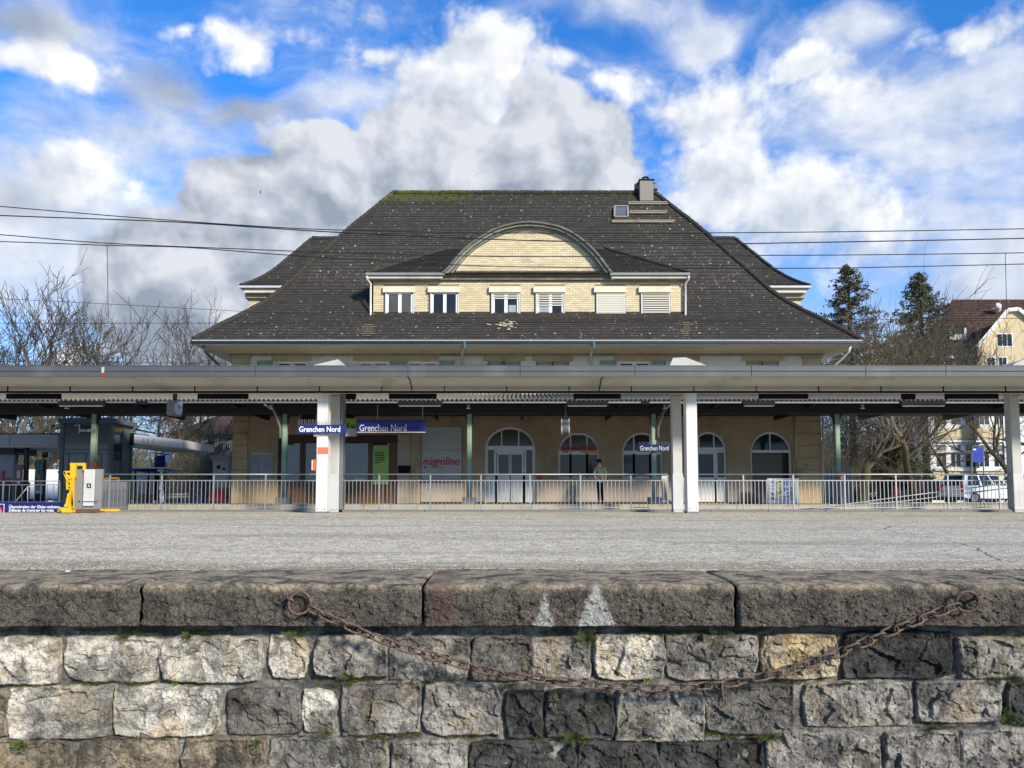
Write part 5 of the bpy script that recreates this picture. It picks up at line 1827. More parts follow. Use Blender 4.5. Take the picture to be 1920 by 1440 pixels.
for x in (174.5, 533, 880, 1226, 1571):
    X_ = XX(x, 880, DCG)
    c_ = MB().box(X_ - .085, X_ + .085, DCG - .085, DCG + .085, GZ, ZZ(776, DCG)).build('column', MAT['green'], HC, bev=.015)
    MB().box(X_ - .045, X_ + .045, DCG - .096, DCG - .0855, GZ + .3, ZZ(800, DCG)).build('web', MAT['green'], c_)
    if x != 174.5:
        MB().box(X_ - .24, X_ + .24, DCG - .2, DCG + .2, GZ, GZ + .26).build('footing', MAT['paleedge'] if x < 900 else MAT['plinth'], c_, bev=.02)
    for s_ in (-1, 1):
        pp = [Vector((X_ + s_ * (.06 + .62 * (1 - math.cos(R(a)))), DCG, ZZ(795, DCG) + .66 * math.sin(R(a)))) for a in range(0, 91, 10)]
        b_ = MB()
        for p, q in zip(pp[:-1], pp[1:]): b_.bar(p, q, .10, .085)
        b_.build('bracket', MAT['darkgreen'], c_)
    if x in (533, 1226):
        s_ = -1 if x == 533 else 1
        MB().tube([Vector((X_ + s_ * .38, 26.0, ZZ(757, 26))), P(x + s_ * 19, 770, 26.5), P(x + s_ * 8, 800, DCG - .15), P(x + s_ * 7.5, 822, DCG - .15)], .05, 8).build('downpipe', MAT['galv'] if x == 533 else MAT['galvdark'], c_, smooth=True)
tag(B(169.5, 180.5, 866, 876.5, DCG - .1, .19).build('orange_band', MAT['orange'], None), 'orange band round the green column by the lift tower', 'band')
for x0, x1, lb in ((108, 195, 'dark strip lamp on the old canopy gutter above the glass lift tower'), (745, 829, 'dark strip lamp on the old canopy gutter above the grey shop panel'), (1062, 1141, 'dark strip lamp on the old canopy gutter just beyond the edge-on clock'),
                   (1393, 1454, 'dark strip lamp on the old canopy gutter above the last arch'), (1690, 1774, 'dark strip lamp on the old canopy gutter above the parked dark cars')):
    canopy_light(x0, x1, 752, 760.5, 25.6, za - .02, lb, 'strip lamps along the old canopy gutter')
for x0, x1, lb in ((254, 273, 'small dark box on the old canopy gutter between lift tower and clock'), (1203, 1218, 'small dark box on the old canopy gutter just before the rear column')):
    canopy_light(x0, x1, 752, 758, 25.6, za - .02, lb, 'loudspeakers under the canopies', 'loudspeaker_box', 'loudspeaker', False)
for x in (124, 508, 878, 1247, 1618):
    m_ = thing('bracket_lamp', {124: 'small pale floodlight on the old canopy beside the lift tower', 508: 'small pale floodlight on the canopy beside the downpipe bend', 878: 'small pale floodlight on top of the middle green column', 1247: 'small pale floodlight by the rear concrete column',
                             1618: 'small pale floodlight on the canopy beyond the last green column'}[x], 'floodlight', P(x, 764, 26.2), 'small floodlights on the old canopy')
    B(x - 2.5, x + 2.5, 759, 761, 26.2, .1).build('head', MAT['greylight'], m_)
    B(x - 1, x + 1, 761.2, 764.5, 26.22, .05).build('stem', MAT['greylight'], m_)
    B(x - 3.5, x + 3.5, 764.6, 766, 26.2, .1).build('foot', MAT['greylight'], m_)

# ================================================================== railings
def railing(label, posts, D, ytop, ymid, ybot, yfoot, name='railing', gap=.124, mat=None, r=.021, group=None):
    mat = mat or MAT['galv']
    X_ = [XX(x, 920, D) for x in posts]
    t = thing(name, label, 'railing', (X_[0], D, ZZ(yfoot, D)), group)
    zt, zm, zb_, zf = ZZ(ytop, D), ZZ(ymid, D), ZZ(ybot, D), ZZ(yfoot, D)
    MB().tube([(X_[0], D, zt), (X_[-1], D, zt)], r * 1.1, 8).build('top_rail', mat, t, smooth=True)
    bar0 = None
    for i, x in enumerate(X_):
        MB().box(x - .022, x + .022, D - .022, D + .022, zf, zt - r).build('post', mat, t)
    for a, b in zip(X_[:-1], X_[1:]):
        MB().box(a + .024, b - .024, D - .014, D + .014, zm - .014, zm + .014).build('middle_rail', mat, t)
        MB().box(a + .024, b - .024, D - .014, D + .014, zb_ - .012, zb_ + .012).build('bottom_rail', mat, t)
        n = max(2, int(round((b - a) / gap)))
        for k in range(1, n):
            x = a + (b - a) * k / n
            if bar0 is None:
                bar0 = MB().box(-.0085, .0085, -.0085, .0085, zb_ + .013, zm - .015)
                o = bar0.build('baluster', mat, None); o.parent = t; bar0 = o
                o.data.transform(Matrix.Translation((0, 0, -BASE[t.name].z)))
            else:
                o = bar0.copy(); COL.objects.link(o)
            o.location = (x - X_[0], 0, 0)
    return t


gr = 'galvanised platform railings'
railing('galvanised railing from the grey cabinet to the first white column', (183, 206, 303, 400.5, 498, 594), DRR, 889.5, 901, 951.5, 958, group=gr)
railing('galvanised railing between the two pairs of white columns', (640, 711, 807, 902, 994, 1088.5, 1183, 1252), DRR, 889.5, 901, 951.5, 958, group=gr)
railing('galvanised railing beyond the second pair of columns, in front of the parked cars', (1301, 1394, 1487.5, 1584, 1680, 1777.5, 1874, 1972), DRR, 889.5, 901, 951.5, 958, group=gr)
railing('thin railing behind the blue warning sign by the kiosk', (-30, 6, 112), 30.0, 902, 909, 941, 945, gap=.26, r=.014, group=gr, mat=MAT['galv'])
hr = thing('ramp_handrail', 'twin sloping ramp handrail behind the railing in front of the white car', 'handrail', P(1500, 956, 24.2))
for dy in (0, 9):
    MB().tube([P(1480 + dy * 4, 958, 24.4), P(1560 + dy * 3, 949, 24.4), P(1700, 930 + dy, 24.4), P(1960, 897 + dy, 24.4)], .022, 8).build('rail', MAT['galv'], hr, smooth=True)
for x, y in ((1640, 938), (1800, 917)):
    MB().tube([P(x, y, 24.4), (XX(x, y, 24.4), 24.4, -.9)], .016, 6).build('post', MAT['galvdark'], hr)
hs = thing('stair_handrail', 'short white stair handrail rising beside the information totem', 'handrail', P(30, 941, 30.5))
MB().tube([P(28, 942, 30.5), P(52, 913, 30.5), P(58, 912, 30.5)], .02, 6).build('rail', MAT['whitebright'], hs, smooth=True)
MB().tube([P(52, 913, 30.5), P(52, 945, 30.5)], .016, 6).build('post', MAT['whitebright'], hs)

# ================================================================== signs
def spikes(parent, x0, x1, y0, y1, D, n):
    for k in range(n):
        x = x0 + (x1 - x0) * (k + .5) / n
        MB().bar(P(x, y1, D), P(x + (k % 2 - .5) * 1.0, y0, D), .007, .007).build('bird_spike', MAT['galv'], parent)


sg = thing('station_sign', 'blue Grenchen Nord sign with bird spikes fixed to the white column', 'sign', P(603, 804, DF - .3))
B(558, 648, 796.5, 812.5, DF - .30, .09).build('board', MAT['blue'], sg, bev=.006)
text('lettering', 'Grenchen Nord', MAT['whitebright'], sg, 561, 638, 799.5, 810, DF - .305, .004, weight=.012)
spikes(sg, 559, 642, 786.5, 796.3, DF - .26, 24)
B(588, 600, 813, 818, DF - .2, .05).build('bracket', MAT['greylight'], sg)
sg = thing('station_sign', 'wide deep blue Grenchen Nord sign hung from the old canopy by rods', 'sign', P(733, 798, 26.9))
B(670, 797, 787.5, 809.5, 26.9, .12).build('board', MAT['deepblue'], sg, bev=.006)
B(669.5, 797.5, 809.7, 811, 26.89, .14).build('edge_strip', MAT['greylight'], sg)
text('lettering', 'Grenchen Nord', MAT['greylight'], sg, 674, 762, 796, 808.5, 26.895, .004, weight=.005)
for x in (708, 792.5):
    MB().tube([P(x, 787, 26.95), P(x, 756, 26.95)], .014, 6).build('rod', MAT['greylight'], sg)
spikes(sg, 672, 740, 783.5, 787.3, 26.96, 14)
sg = thing('station_sign', 'small blue Grenchen Nord sign on the green column beside the rear concrete column', 'sign', P(1226, 840, 27.0))
B(1197, 1257, 833.5, 846.5, 27.0, .07).build('board', MAT['blue'], sg, bev=.006)
text('lettering', 'Grenchen Nord', MAT['whitebright'], sg, 1200, 1253.5, 835.8, 845, 26.995, .004, weight=.012)
spikes(sg, 1198, 1256, 829, 833.3, 27.03, 14)
sg = thing('shop_sign', 'lime green bls sign hanging behind the first pair of columns', 'sign', P(650, 793, 27.6))
B(622, 668, 784.5, 803, 27.6, .10).build('board', MAT['lime'], sg)
text('lettering', 'bls', MAT['black'], sg, 636, 666, 793, 803.2, 27.595, .004, weight=.01)
B(622, 668, 803.2, 818, 27.62, .08).build('lower_board', MAT['greylight'], sg)
B(650, 654, 770, 784.4, 27.64, .04).build('hanger', MAT['dark'], sg)
fs_ = thing('frame_display', 'dark framed display box hung behind the blue sign on the column', 'display', P(578, 785, 28.5))
B(562, 593, 775, 793, 28.5, .12).build('case', MAT['black'], fs_)
for (a, b, c_, d) in ((562, 593, 774, 775.2), (562, 563.2, 775.3, 793), (591.8, 593, 775.3, 793)): B(a, b, c_, d, 28.48, .03).build('frame', MAT['greylight'], fs_)
B(583, 595.5, 861.5, 882.5, DF - .1, .2)
vb = thing('orange_validator', 'orange ticket validator box on the white column below the name sign', 'ticket box', P(589, 882, DF))
B(583.5, 595.0, 861.5, 882.5, DF - .12, .22).build('body', MAT['orange'], vb, bev=.02)
B(584.6, 585.8, 863, 881, DF - .126, .008).build('stripe', MAT['whitebright'], vb)
vb = thing('red_validator', 'red ticket validator box on a grey post by the last green column', 'ticket box', P(1579, 945, 26.9))
B(1573.5, 1584.5, 886, 903.5, 26.85, .2).build('body', MAT['orange'], vb, bev=.02)
B(1573, 1585, 884.5, 888, 26.84, .22).build('hood', MAT['salmon'], vb, bev=.01)
B(1576.5, 1581, 893, 899, 26.84, .008).build('slot', MAT['whitebright'], vb)
B(1575, 1584, 904, 944.5, 26.88, .14).build('post', MAT['taupe'], vb)
ws = thing('warning_sign', 'low blue warning sign in three languages at the platform rear edge', 'sign', P(50, 962, 22.9))
B(-60, 117.5, 942, 972, 22.9, .06).build('board', MAT['deepblue'], ws)
text('lettering', 'Überschreiten der Gleise verboten', MAT['whitebright'], ws, 17, 112, 946.2, 953, 22.895, .004, weight=.008)
text('lettering', 'Défense de traverser les voies', MAT['whitebright'], ws, 17, 101, 953.8, 959.5, 22.895, .004, weight=.008)
text('lettering', 'È vietato attraversare i binari', MAT['whitebright'], ws, 17, 97, 960.4, 967, 22.895, .004, weight=.008)
MB().prism([(XX(-26, 955, 22.9), ZZ(972, 22.9)), (XX(8, 955, 22.9), ZZ(972, 22.9)), (XX(8, 955, 22.9), ZZ(945, 22.9)), (XX(-26, 955, 22.9), ZZ(945, 22.9))], 22.894, 22.899).build('white_frame', MAT['whitebright'], ws)
MB().prism([(XX(-25, 955, 22.9), ZZ(971, 22.9)), (XX(7.2, 955, 22.9), ZZ(971, 22.9)), (XX(7.2, 955, 22.9), ZZ(945.8, 22.9)), (XX(-25, 955, 22.9), ZZ(945.8, 22.9))], 22.890, 22.893).build('panel', MAT['deepblue'], ws)
MB().lathe([(.205, 0), (.205, -.004)], P(-8, 960, 22.888), (0, 1, 0), 28).build('red_disc', MAT['redtext'], ws)
MB().lathe([(.14, 0), (.14, -.004)], P(-8, 960, 22.883), (0, 1, 0), 28).build('white_disc', MAT['whitebright'], ws)

# ------------------------------------------------------------------ clocks
ck = thing('platform_clock', 'round double faced clock seen edge-on, hanging before the arched windows', 'clock', P(1061, 800, 27.0))
c0 = P(1060.5, 799, 27.0); ax = Vector((1, -.10, 0)).normalized()
MB().lathe([(.30, -.12), (.31, -.10), (.31, .10), (.30, .12)], c0, ax, 32).build('housing', MAT['galv'], ck, smooth=True)
for s_ in (-1, 1):
    MB().lathe([(.33, .0), (.33, .035), (.29, .036), (.29, .02)], c0 + ax * s_ * .115, ax * s_, 32).build('rim', MAT['white'], ck)
    MB().lathe([(.28, 0), (.28, .012)], c0 + ax * s_ * .12, ax * s_, 32).build('dial', MAT['whitebright'], ck)
MB().tube([c0 + Vector((0, 0, .3)), Vector((c0.x, c0.y, za - .06))], .018, 8).build('rod', MAT['galv'], ck)
MB().lathe([(.06, 0), (.06, .08)], c0 + Vector((0, 0, .30)), (0, 0, 1), 10).build('collar', MAT['galv'], ck)
ck = thing('platform_clock', 'grey box clock with a pale side face hanging under the canopy above the hedge', 'clock', P(329, 766, 24.4))
c0 = P(327.5, 766, 24.6); ax = Vector((.97, -.20, 0)).normalized(); sd = Vector((-ax.y, ax.x, 0))
rr = .235


def obox(c, ax, l, w, h):
    sd = Vector((-ax.y, ax.x, 0)); up = Vector((0, 0, 1))
    vs = [c + ax * sx * l + sd * sy * w + up * sz * h for sz in (-1, 1) for sx, sy in ((-1, -1), (1, -1), (1, 1), (-1, 1))]
    return MB().add(vs, [(0, 3, 2, 1), (4, 5, 6, 7), (0, 1, 5, 4), (1, 2, 6, 5), (2, 3, 7, 6), (3, 0, 4, 7)])


obox(c0, ax, .13, .25, .25).build('housing', MAT['grey'], ck, bev=.03)
MB().lathe([(.215, 0), (.215, .012)], c0 + ax * .131, ax, 30).build('dial', MAT['greylight'], ck)
for a, l in ((R(65), .17), (R(-20), .12)):
    p = c0 + ax * .15
    MB().bar(p, p + sd * math.sin(a) * l + Vector((0, 0, math.cos(a) * l)), .02, .006, up=ax).build('hand', MAT['black'], ck)
MB().bar(c0 + Vector((0, 0, .25)), c0 + Vector((0, 0, .6)), .12, .08).build('hanger', MAT['dark'], ck)

# ================================================================== things on the platform at the left
lift = thing('wheelchair_lift', 'yellow wheeled wheelchair lift with a grey cabin beside the platform railing', 'lift', P(150, 962, 21.9))
D = 21.8
Y = MAT['yellow']
B(131, 140, 868, 896, D, .12).build('mast', Y, lift, bev=.01)
B(129.5, 136, 896.2, 958, D + .02, .10).build('mast_leg', Y, lift)
B(131, 159.5, 868, 873, D + .14, .06).build('top_bar', Y, lift)
B(155, 159.5, 873, 882, D + .14, .06).build('top_bar_end', Y, lift)
for a, b in (((120, 885), (133, 898)), ((120, 885), (131, 884.5)), ((121, 886), (129, 905)), ((126, 902), (127, 918)), ((133, 900), (137, 952)), ((138, 894), (136, 950))):
    MB().bar(P(a[0], a[1], D - .02), P(b[0], b[1], D - .02), .05, .05).build('strut', Y, lift)
MB().bar(P(130, 925, D - .02), P(125, 950, D - .02), .07, .05).build('strut', Y, lift)
MB().bar(P(128, 911, D - .03), P(138, 911, D - .03), .05, .04).build('strut', Y, lift)
MB().prism([(XX(108, 955, D), ZZ(951, D)), (XX(128, 955, D), ZZ(952, D)), (XX(138, 955, D), ZZ(957, D)), (XX(138, 955, D), ZZ(961, D)), (XX(120, 955, D), ZZ(961, D)), (XX(115, 955, D), ZZ(954, D))], D - .1, D + .5).build('foot', Y, lift, bev=.01)
w_ = MB().lathe([(.065, -.03), (.075, -.02), (.075, .02), (.065, .03)], P(111, 957.5, D - .06), (0, 1, 0), 18).build('wheel', MAT['tyre'], lift)
MB().lathe([(.045, -.034), (.045, .034)], P(111, 957.5, D - .06), (0, 1, 0), 14).build('hub', MAT['galv'], w_)
B(139, 191, 955, 960.5, D + .1, .15).build('base', mk('brown lift base', (.12, .06, .035), .7, .2), lift)
B(188, 222, 954, 958.5, D + .05, .1).build('fork', Y, lift)
B(139, 154, 880, 955, D + .25, .1).build('side_panel', MAT['grey'], lift, bev=.01)
B(156, 176, 880, 949, D + .15, .06).build('door_panel', MAT['greylight'], lift, bev=.015)
B(154.5, 190, 879.6, 955, D + .22, .12).build('cabin', MAT['grey'], lift, bev=.01)
B(154.5, 182, 940, 941.3, D + .14, .005).build('door_joint', MAT['dark'], lift)
B(162.5, 170.5, 906.5, 915, D + .142, .004).build('label_plate', MAT['black'], lift)
text('lettering', 'A', MAT['whitebright'], lift, 164.3, 168.7, 908, 913.5, D + .139, .002)
MB().lathe([(.022, 0), (.022, -.02)], P(149, 940, D + .25), (0, 1, 0), 10).build('knob', MAT['dark'], lift)
cab = thing('grey_cabinet', 'dark grey cabinet standing behind the railing next to the wheelchair lift', 'cabinet', P(210, 955, 24.6))
B(184, 235, 903, 957, 24.4, .2).build('body', MAT['galvdark'], cab, bev=.01)
l2 = thing('wheelchair_lift', 'second yellow lift frame poking up behind the railing', 'lift', P(210, 905, 25.4))
for a, b in (((198, 905), (198, 896.5)), ((199, 896.5), (224, 896.5)), ((222, 896.5), (222, 905)), ((204, 897), (204, 906)), ((198, 905), (198, 950)), ((222, 905), (222, 950))):
    MB().bar(P(a[0], a[1], 25.4), P(b[0], b[1], 25.4), .055, .055).build('bar', Y, l2)

# glass lift tower
D = 32.0
tw = thing('lift_tower', 'dark glazed lift tower with a steel frame behind the green column', 'lift tower', P(160, 945, D))
tx0, tx1 = XX(110, 880, D), XX(208, 880, D)
ty1 = 33.8
tzt = ZZ(784, D)
mg = glass('tinted tower glass', (.11, .135, .13), .08, .9)
MB().box(tx0 + .05, tx1 - .05, D + .05, ty1 - .05, GZ, tzt - .2).build('glazing', mg, tw)
for x in (tx0, tx1 - .16):
    MB().box(x, x + .16, D, D + .16, GZ, tzt - .15).build('corner_post', MAT['tower'], tw)
MB().box(tx1 - .12, tx1, ty1 - .12, ty1, GZ, tzt - .15).build('corner_post', MAT['tower'], tw)
MB().box(tx1 - .015, tx1 + .01, D + .16, ty1 - .12, GZ + 1, GZ + 1.06).build('side_rail', MAT['tower'], tw)
MB().box(tx1 - .045, tx1 + .012, (D + ty1) / 2 - .03, (D + ty1) / 2 + .03, GZ, tzt - .2).build('side_mullion', MAT['tower'], tw)
for y in (806, 842, 849, 904):
    B(117, 202, y, y + 2.2, D + .015, .05).build('rail', MAT['tower'], tw)
for x in (126, 158, 187):
    B(x, x + 1.6, 852, 944, D + .02, .04).build('mullion', MAT['tower'], tw)
MB().box(tx0 - .08, tx1 + .12, D - .1, ty1 + .1, tzt - .22, tzt).build('roof_cap', MAT['tower'], tw, bev=.02)
mv = poster_mat('reflected poster', [(.10, .10, .08), (.20, .13, .05), (.09, .04, .03)], 3.0)
for y0, y1, mm in ((792, 800, 'poster'), (800.5, 808, 'yellowtext'), (830, 846, 'glassblue'), (848, 862, 'glassblue')):
    z0, z1 = ZZ(y1, D), ZZ(y0, D)
    MB().box(tx1 - .049, tx1 - .03, D + .2, (D + ty1) / 2 - .06, z0, z1).build('side_pane', MAT[mm], tw)
db = thing('departure_board', 'small dark departure board with white digits mounted by the green column', 'display', P(163, 804, 27.9))
B(148, 180, 797, 812, 27.9, .12).build('case', MAT['black'], db)
rs = random.Random(4)
for k in range(7):
    x = 151 + k * 3.6
    B(x, x + rs.uniform(1.2, 2.4), 804 + rs.uniform(0, 1), 810, 27.895, .004).build('digit', MAT['whitebright'], db)
B(148, 149.4, 797, 812, 27.89, .01).build('edge', MAT['whitebright'], db)
B(139, 150, 796.5, 798, 27.92, .04).build('arm', MAT['greylight'], db)
# flat bus canopies either side of the tower
bc = thing('bus_canopy', 'taupe clad flat bus canopy with a black post left of the lift tower', 'canopy', P(40, 836, 33))
B(-120, 109, 814, 835, 33.0, 3.0).build('slab', MAT['taupe'], bc)
B(-120, 109, 812.5, 813.9, 32.95, 3.1).build('edge', MAT['dark'], bc)
B(-120, 109, 835.1, 838.5, 33.15, 2.7).build('soffit', MAT['housepale'], bc)
B(17.5, 18, 814, 835, 32.99, .01).build('joint', MAT['dark'], bc)
B(43, 48.5, 837, 945, 33.6, .2).build('post', MAT['black'], bc)
MB().tube([P(49, 840, 33.6), P(51.5, 848, 33.6), P(51.5, 945, 33.6)], .05, 6).build('pipe', MAT['black'], bc)
bc = thing('bus_canopy', 'tapered aluminium bus canopy wing right of the lift tower', 'canopy', P(290, 838, 33.5))
D = 33.5
MB().prism([(XX(250, 830, D), ZZ(832, D)), (XX(343, 830, D), ZZ(839.5, D)), (XX(343.5, 830, D), ZZ(825, D)), (XX(250, 830, D), ZZ(814, D))], D, D + 3.5).build('slab', MAT['alu'], bc)
MB().prism([(XX(245, 830, D), ZZ(839, D)), (XX(342, 830, D), ZZ(841, D)), (XX(342, 830, D), ZZ(839.7, D)), (XX(250, 830, D), ZZ(832.2, D)), (XX(245, 830, D), ZZ(832.2, D))], D + .1, D + 3.3).build('soffit', MAT['soffit'], bc)
B(243, 251, 812, 834, D - .02, 2.5).build('head', MAT['dark'], bc)
for x in (269, 277, 287):
    B(x, x + 1.2, 822, 830, D - .01, .01).build('slot', MAT['grey'], bc)
# kiosk at the photo edge
kk = thing('ticket_kiosk', 'dark glazed kiosk under the bus canopy at the photo edge', 'kiosk', P(10, 945, 34))
B(-80, 27, 836, 852, 33.7, 1.6).build('header', MAT['gutter'], kk)
B(27, 42, 848, 851, 33.75, .3).build('arm', MAT['gutter'], kk)
B(-80, 25, 852.2, 903, 33.9, .06).build('pane', glass('kiosk glass', (.16, .17, .18), .15), kk)
B(24, 27, 852.2, 945, 33.8, .2).build('frame_post', MAT['tower'], kk)
B(-80, 24, 903.2, 945, 33.9, 1.2).build('lower_panel', MAT['black'], kk)
for x0, x1, y0, y1 in ((2, 7, 882, 905), (11, 18, 896, 905)):
    B(x0, x1, y0, y1, 33.86, .03).build('sticker', MAT['red'], kk)
pc = thing('poster_case', 'maroon poster case on legs beside the kiosk', 'poster case', P(33, 945, 33.2))
B(26.5, 40, 871, 908, 33.2, .1).build('case', MAT['poster'], pc)
B(31.5, 38, 882, 897, 33.18, .015).build('print', MAT['pier'], pc)
B(32, 37, 903, 906, 33.18, .015).build('print', MAT['whitebright'], pc)
for x in (28, 38): B(x, x + 1, 908, 945, 33.24, .05).build('leg', MAT['dark'], pc)
tt = thing('information_totem', 'tall information totem with teal and photo panels', 'totem', P(74, 945, 34.2))
B(64.5, 83, 862, 945, 34.2, .14).build('body', MAT['black'], tt, bev=.01)
B(67, 81, 863, 886, 34.185, .012).build('teal_panel', poster_mat('teal print', [(.10, .28, .27), (.18, .42, .40), (.06, .16, .17)], 7), tt)
B(67, 81, 886.5, 926, 34.185, .012).build('photo_panel', poster_mat('photo print', [(.22, .18, .10), (.30, .10, .06), (.10, .16, .05), (.4, .38, .3)], 4), tt)
B(66.5, 74, 920, 924, 34.18, .004).build('caption', MAT['whitebright'], tt)
B(64, 66.3, 866, 874, 34.19, .02).build('red_tab', MAT['red'], tt)
dd = thing('time_display', 'small black display with orange digits on a white pole', 'display', P(80, 945, 35))
B(79, 90, 848, 857.5, 35.0, .14).build('case', MAT['black'], dd)
B(80, 88, 850, 852.6, 34.99, .006).build('digits', MAT['orange'], dd)
B(90.2, 94, 846.5, 858, 35.0, .14).build('side_plate', MAT['whitebright'], dd)
MB().tube([P(80, 844, 35.1), P(80, 945, 35.1)], .04, 8).build('pole', MAT['white'], dd)
# bus stop signs and shelter
bs_ = thing('bus_stop_sign', 'deep blue bus stop panel in a dark frame above the shelter roof', 'sign', P(300, 945, 36.6))
B(292.5, 307.5, 854, 876.5, 36.6, .05).build('panel', MAT['deepblue'], bs_)
MB().tube([P(291, 940, 36.63), P(291, 853, 36.63), P(293, 850.5, 36.63), P(306, 850.5, 36.63), P(308.5, 853, 36.63), P(308.5, 940, 36.63)], .03, 6).build('frame', MAT['dark'], bs_)
bs_ = thing('timetable_sign', 'white timetable panel behind the deep blue bus stop sign', 'sign', P(313, 945, 37.4))
B(306, 318.5, 846, 866.5, 37.4, .05).build('panel', MAT['white'], bs_)
B(306.5, 317.5, 851, 853, 37.39, .008).build('line', MAT['deepblue'], bs_)
B(306.5, 317.5, 847, 848, 37.39, .008).build('line', MAT['dark'], bs_)
MB().tube([P(312, 866, 37.44), P(312, 945, 37.44)], .035, 6).build('pole', MAT['galvdark'], bs_)
sh = thing('bus_shelter', 'low bus shelter with white edged dark blue roof and glass sides', 'shelter', P(275, 945, 36))
B(243, 313, 876, 878.6, 36.0, 1.8).build('roof', MAT['whitebright'], sh)
B(244, 305, 878.8, 884, 36.05, 1.6).build('fascia', MAT['deepblue'], sh)
B(295, 306, 880, 884.5, 36.02, .02).build('fascia_end', MAT['whitebright'], sh)
for x in (251, 276, 295):
    B(x, x + 2, 884.2, 945, 36.1, .08).build('post', MAT['dark'], sh)
B(245, 296, 886, 938, 37.2, .03).build('glass_back', MAT['shopglass'], sh)
for (a, b, c_, d) in ((257, 268, 896, 902), (257, 263, 904, 912), (265, 268, 903, 911), (268, 274, 901, 905), (244, 252, 906, 908)):
    B(a, b, c_, d, 36.06, .01).build('notice', MAT['whitebright'], sh)
bn = thing('litter_bin', 'dull concrete litter bin with a lime sticker inside the shelter', 'bin', P(266, 945, 36.4))
B(256, 280, 926, 943, 36.3, .4).build('body', MAT['pier'], bn, bev=.03)
B(264, 269, 928, 940, 36.29, .01).build('sticker', MAT['lime'], bn)
be = thing('bench', 'white slatted bench with a yellow edge in front of the hedge', 'bench', P(331, 945, 38))
for y0, y1, m_ in ((925, 928, 'whitebright'), (928.4, 929.4, 'yellowtext'), (930, 932.8, 'whitebright')):
    B(310, 352, y0, y1, 38.0, .06).build('back_slat', MAT[m_], be)
B(312, 352, 934, 935.2, 37.7, .4).build('seat', MAT['pier'], be)
for x in (315, 347): B(x, x + 2, 926, 945, 38.08, .06).build('leg', MAT['dark'], be)
vm = thing('ticket_machine', 'grey vending machine with a red lower panel beside the station corner', 'vending machine', P(412, 944, 32.4))
B(398, 428, 860, 942, 32.4, .8).build('body', MAT['lilac'], vm, bev=.02)
B(396, 430, 854, 863, 32.3, 1.0).build('header', MAT['grey'], vm, bev=.02)
MB().prism([(XX(393, 930, 32.3), ZZ(940, 32.3)), (XX(427, 930, 32.3), ZZ(940, 32.3)), (XX(425, 930, 32.3), ZZ(916, 32.3)), (XX(402, 930, 32.3), ZZ(916, 32.3)), (XX(394, 930, 32.3), ZZ(922, 32.3))], 32.22, 32.39).build('red_panel', MAT['red'], vm)
B(405, 426, 867, 888, 32.38, .015).build('screen_panel', MAT['lilac'], vm)
MB().lathe([(.085, 0), (.085, -.02), (.065, -.02), (.065, -.005)], P(410, 876, 32.37), (0, 1, 0), 18).build('dial', MAT['dark'], vm)
B(417, 422, 877, 881, 32.36, .02).build('keypad', MAT['dark'], vm)
B(405, 426, 892, 914, 32.385, .012).build('product_window', MAT['shopglass'], vm)
tag(MB().prism([(XX(400, 850, 36), ZZ(854, 36)), (XX(407, 850, 36), ZZ(854, 36)), (XX(406.5, 850, 36), ZZ(847, 36)), (XX(403, 850, 36), ZZ(846.5, 36))], 36.0, 36.1).build('red_flag', MAT['red'], None, loc=P(403, 854, 36)), 'small red sign just above the vending machine', 'sign')
# right side: shed, posters, trolley
sd_ = thing('corrugated_shed', 'grey corrugated metal enclosure right of the station corner', 'shed', P(1575, 945, 33))
X0, X1 = XX(1546, 910, 33), XX(1602, 910, 33)
mb = MB(); nseg = 16
zz0, zz1 = GZ, ZZ(879, 33)
for k in range(nseg):
    a, b = X0 + (X1 - X0) * k / nseg, X0 + (X1 - X0) * (k + 1) / nseg
    MB().box(a, b - .01, 33.0 + (.04 if k % 2 else 0), 33.1, zz0, zz1).build('sheet', MAT['shed'], sd_)
MB().box(X0, X1, 33.11, 34.6, zz0, zz1 - .05).build('enclosure', MAT['shed'], sd_)
pb = thing('poster_stand', 'row of colourful upright poster panels leaning by the last arch', 'poster stand', P(1467, 945, 29.8))
B(1439, 1498, 897, 945, 29.9, .12).build('back_board', MAT['whitebright'], pb)
for k, (cols, x0, x1) in enumerate((([(.7, .7, .72), (.06, .09, .28), (.65, .66, .7)], 1441, 1453), ([(.55, .50, .16), (.08, .07, .04), (.6, .58, .4)], 1456, 1465), ([(.03, .10, .42), (.04, .16, .55), (.6, .65, .7)], 1470, 1479), ([(.35, .42, .22), (.62, .60, .45), (.1, .2, .3)], 1482, 1491))):
    B(x0, x1, 899, 938, 29.88, .015).build('poster', poster_mat('stand poster', cols, 5.5), pb)
B(1440, 1498, 938.5, 944, 29.87, .02).build('foot', MAT['white'], pb)
tr = thing('luggage_trolley', 'white and yellow luggage trolley parked behind the second pair of columns', 'trolley', P(1275, 945, 28.8))
B(1241, 1251, 892, 939, 28.9, .05).build('panel', MAT['white'], tr)
B(1276, 1283, 895, 940, 28.85, .05).build('panel', MAT['whitebright'], tr)
for pts in (((1245, 898), (1248, 930), (1252, 941), (1305, 943)), ((1301, 893), (1303, 935), (1306, 943))):
    MB().tube([P(x, y, 28.8) for x, y in pts], .03, 6).build('frame_tube', MAT['yellow'], tr)
for x in (1254, 1306):
    MB().lathe([(.08, -.025), (.09, 0), (.08, .025)], P(x, 941.5, 28.75), (0, 1, 0), 14).build('wheel', MAT['greylight'], tr)
st_ = thing('bus_stop_sign', 'bright blue bus stop panel in a looped steel frame by the parked cars', 'sign', P(1832, 945, 37))
B(1823.5, 1842.5, 839.5, 866.5, 37.0, .05).build('panel', MAT['busblue'], st_)
B(1825, 1830, 841.5, 844, 36.99, .006).build('emblem', MAT['whitebright'], st_)
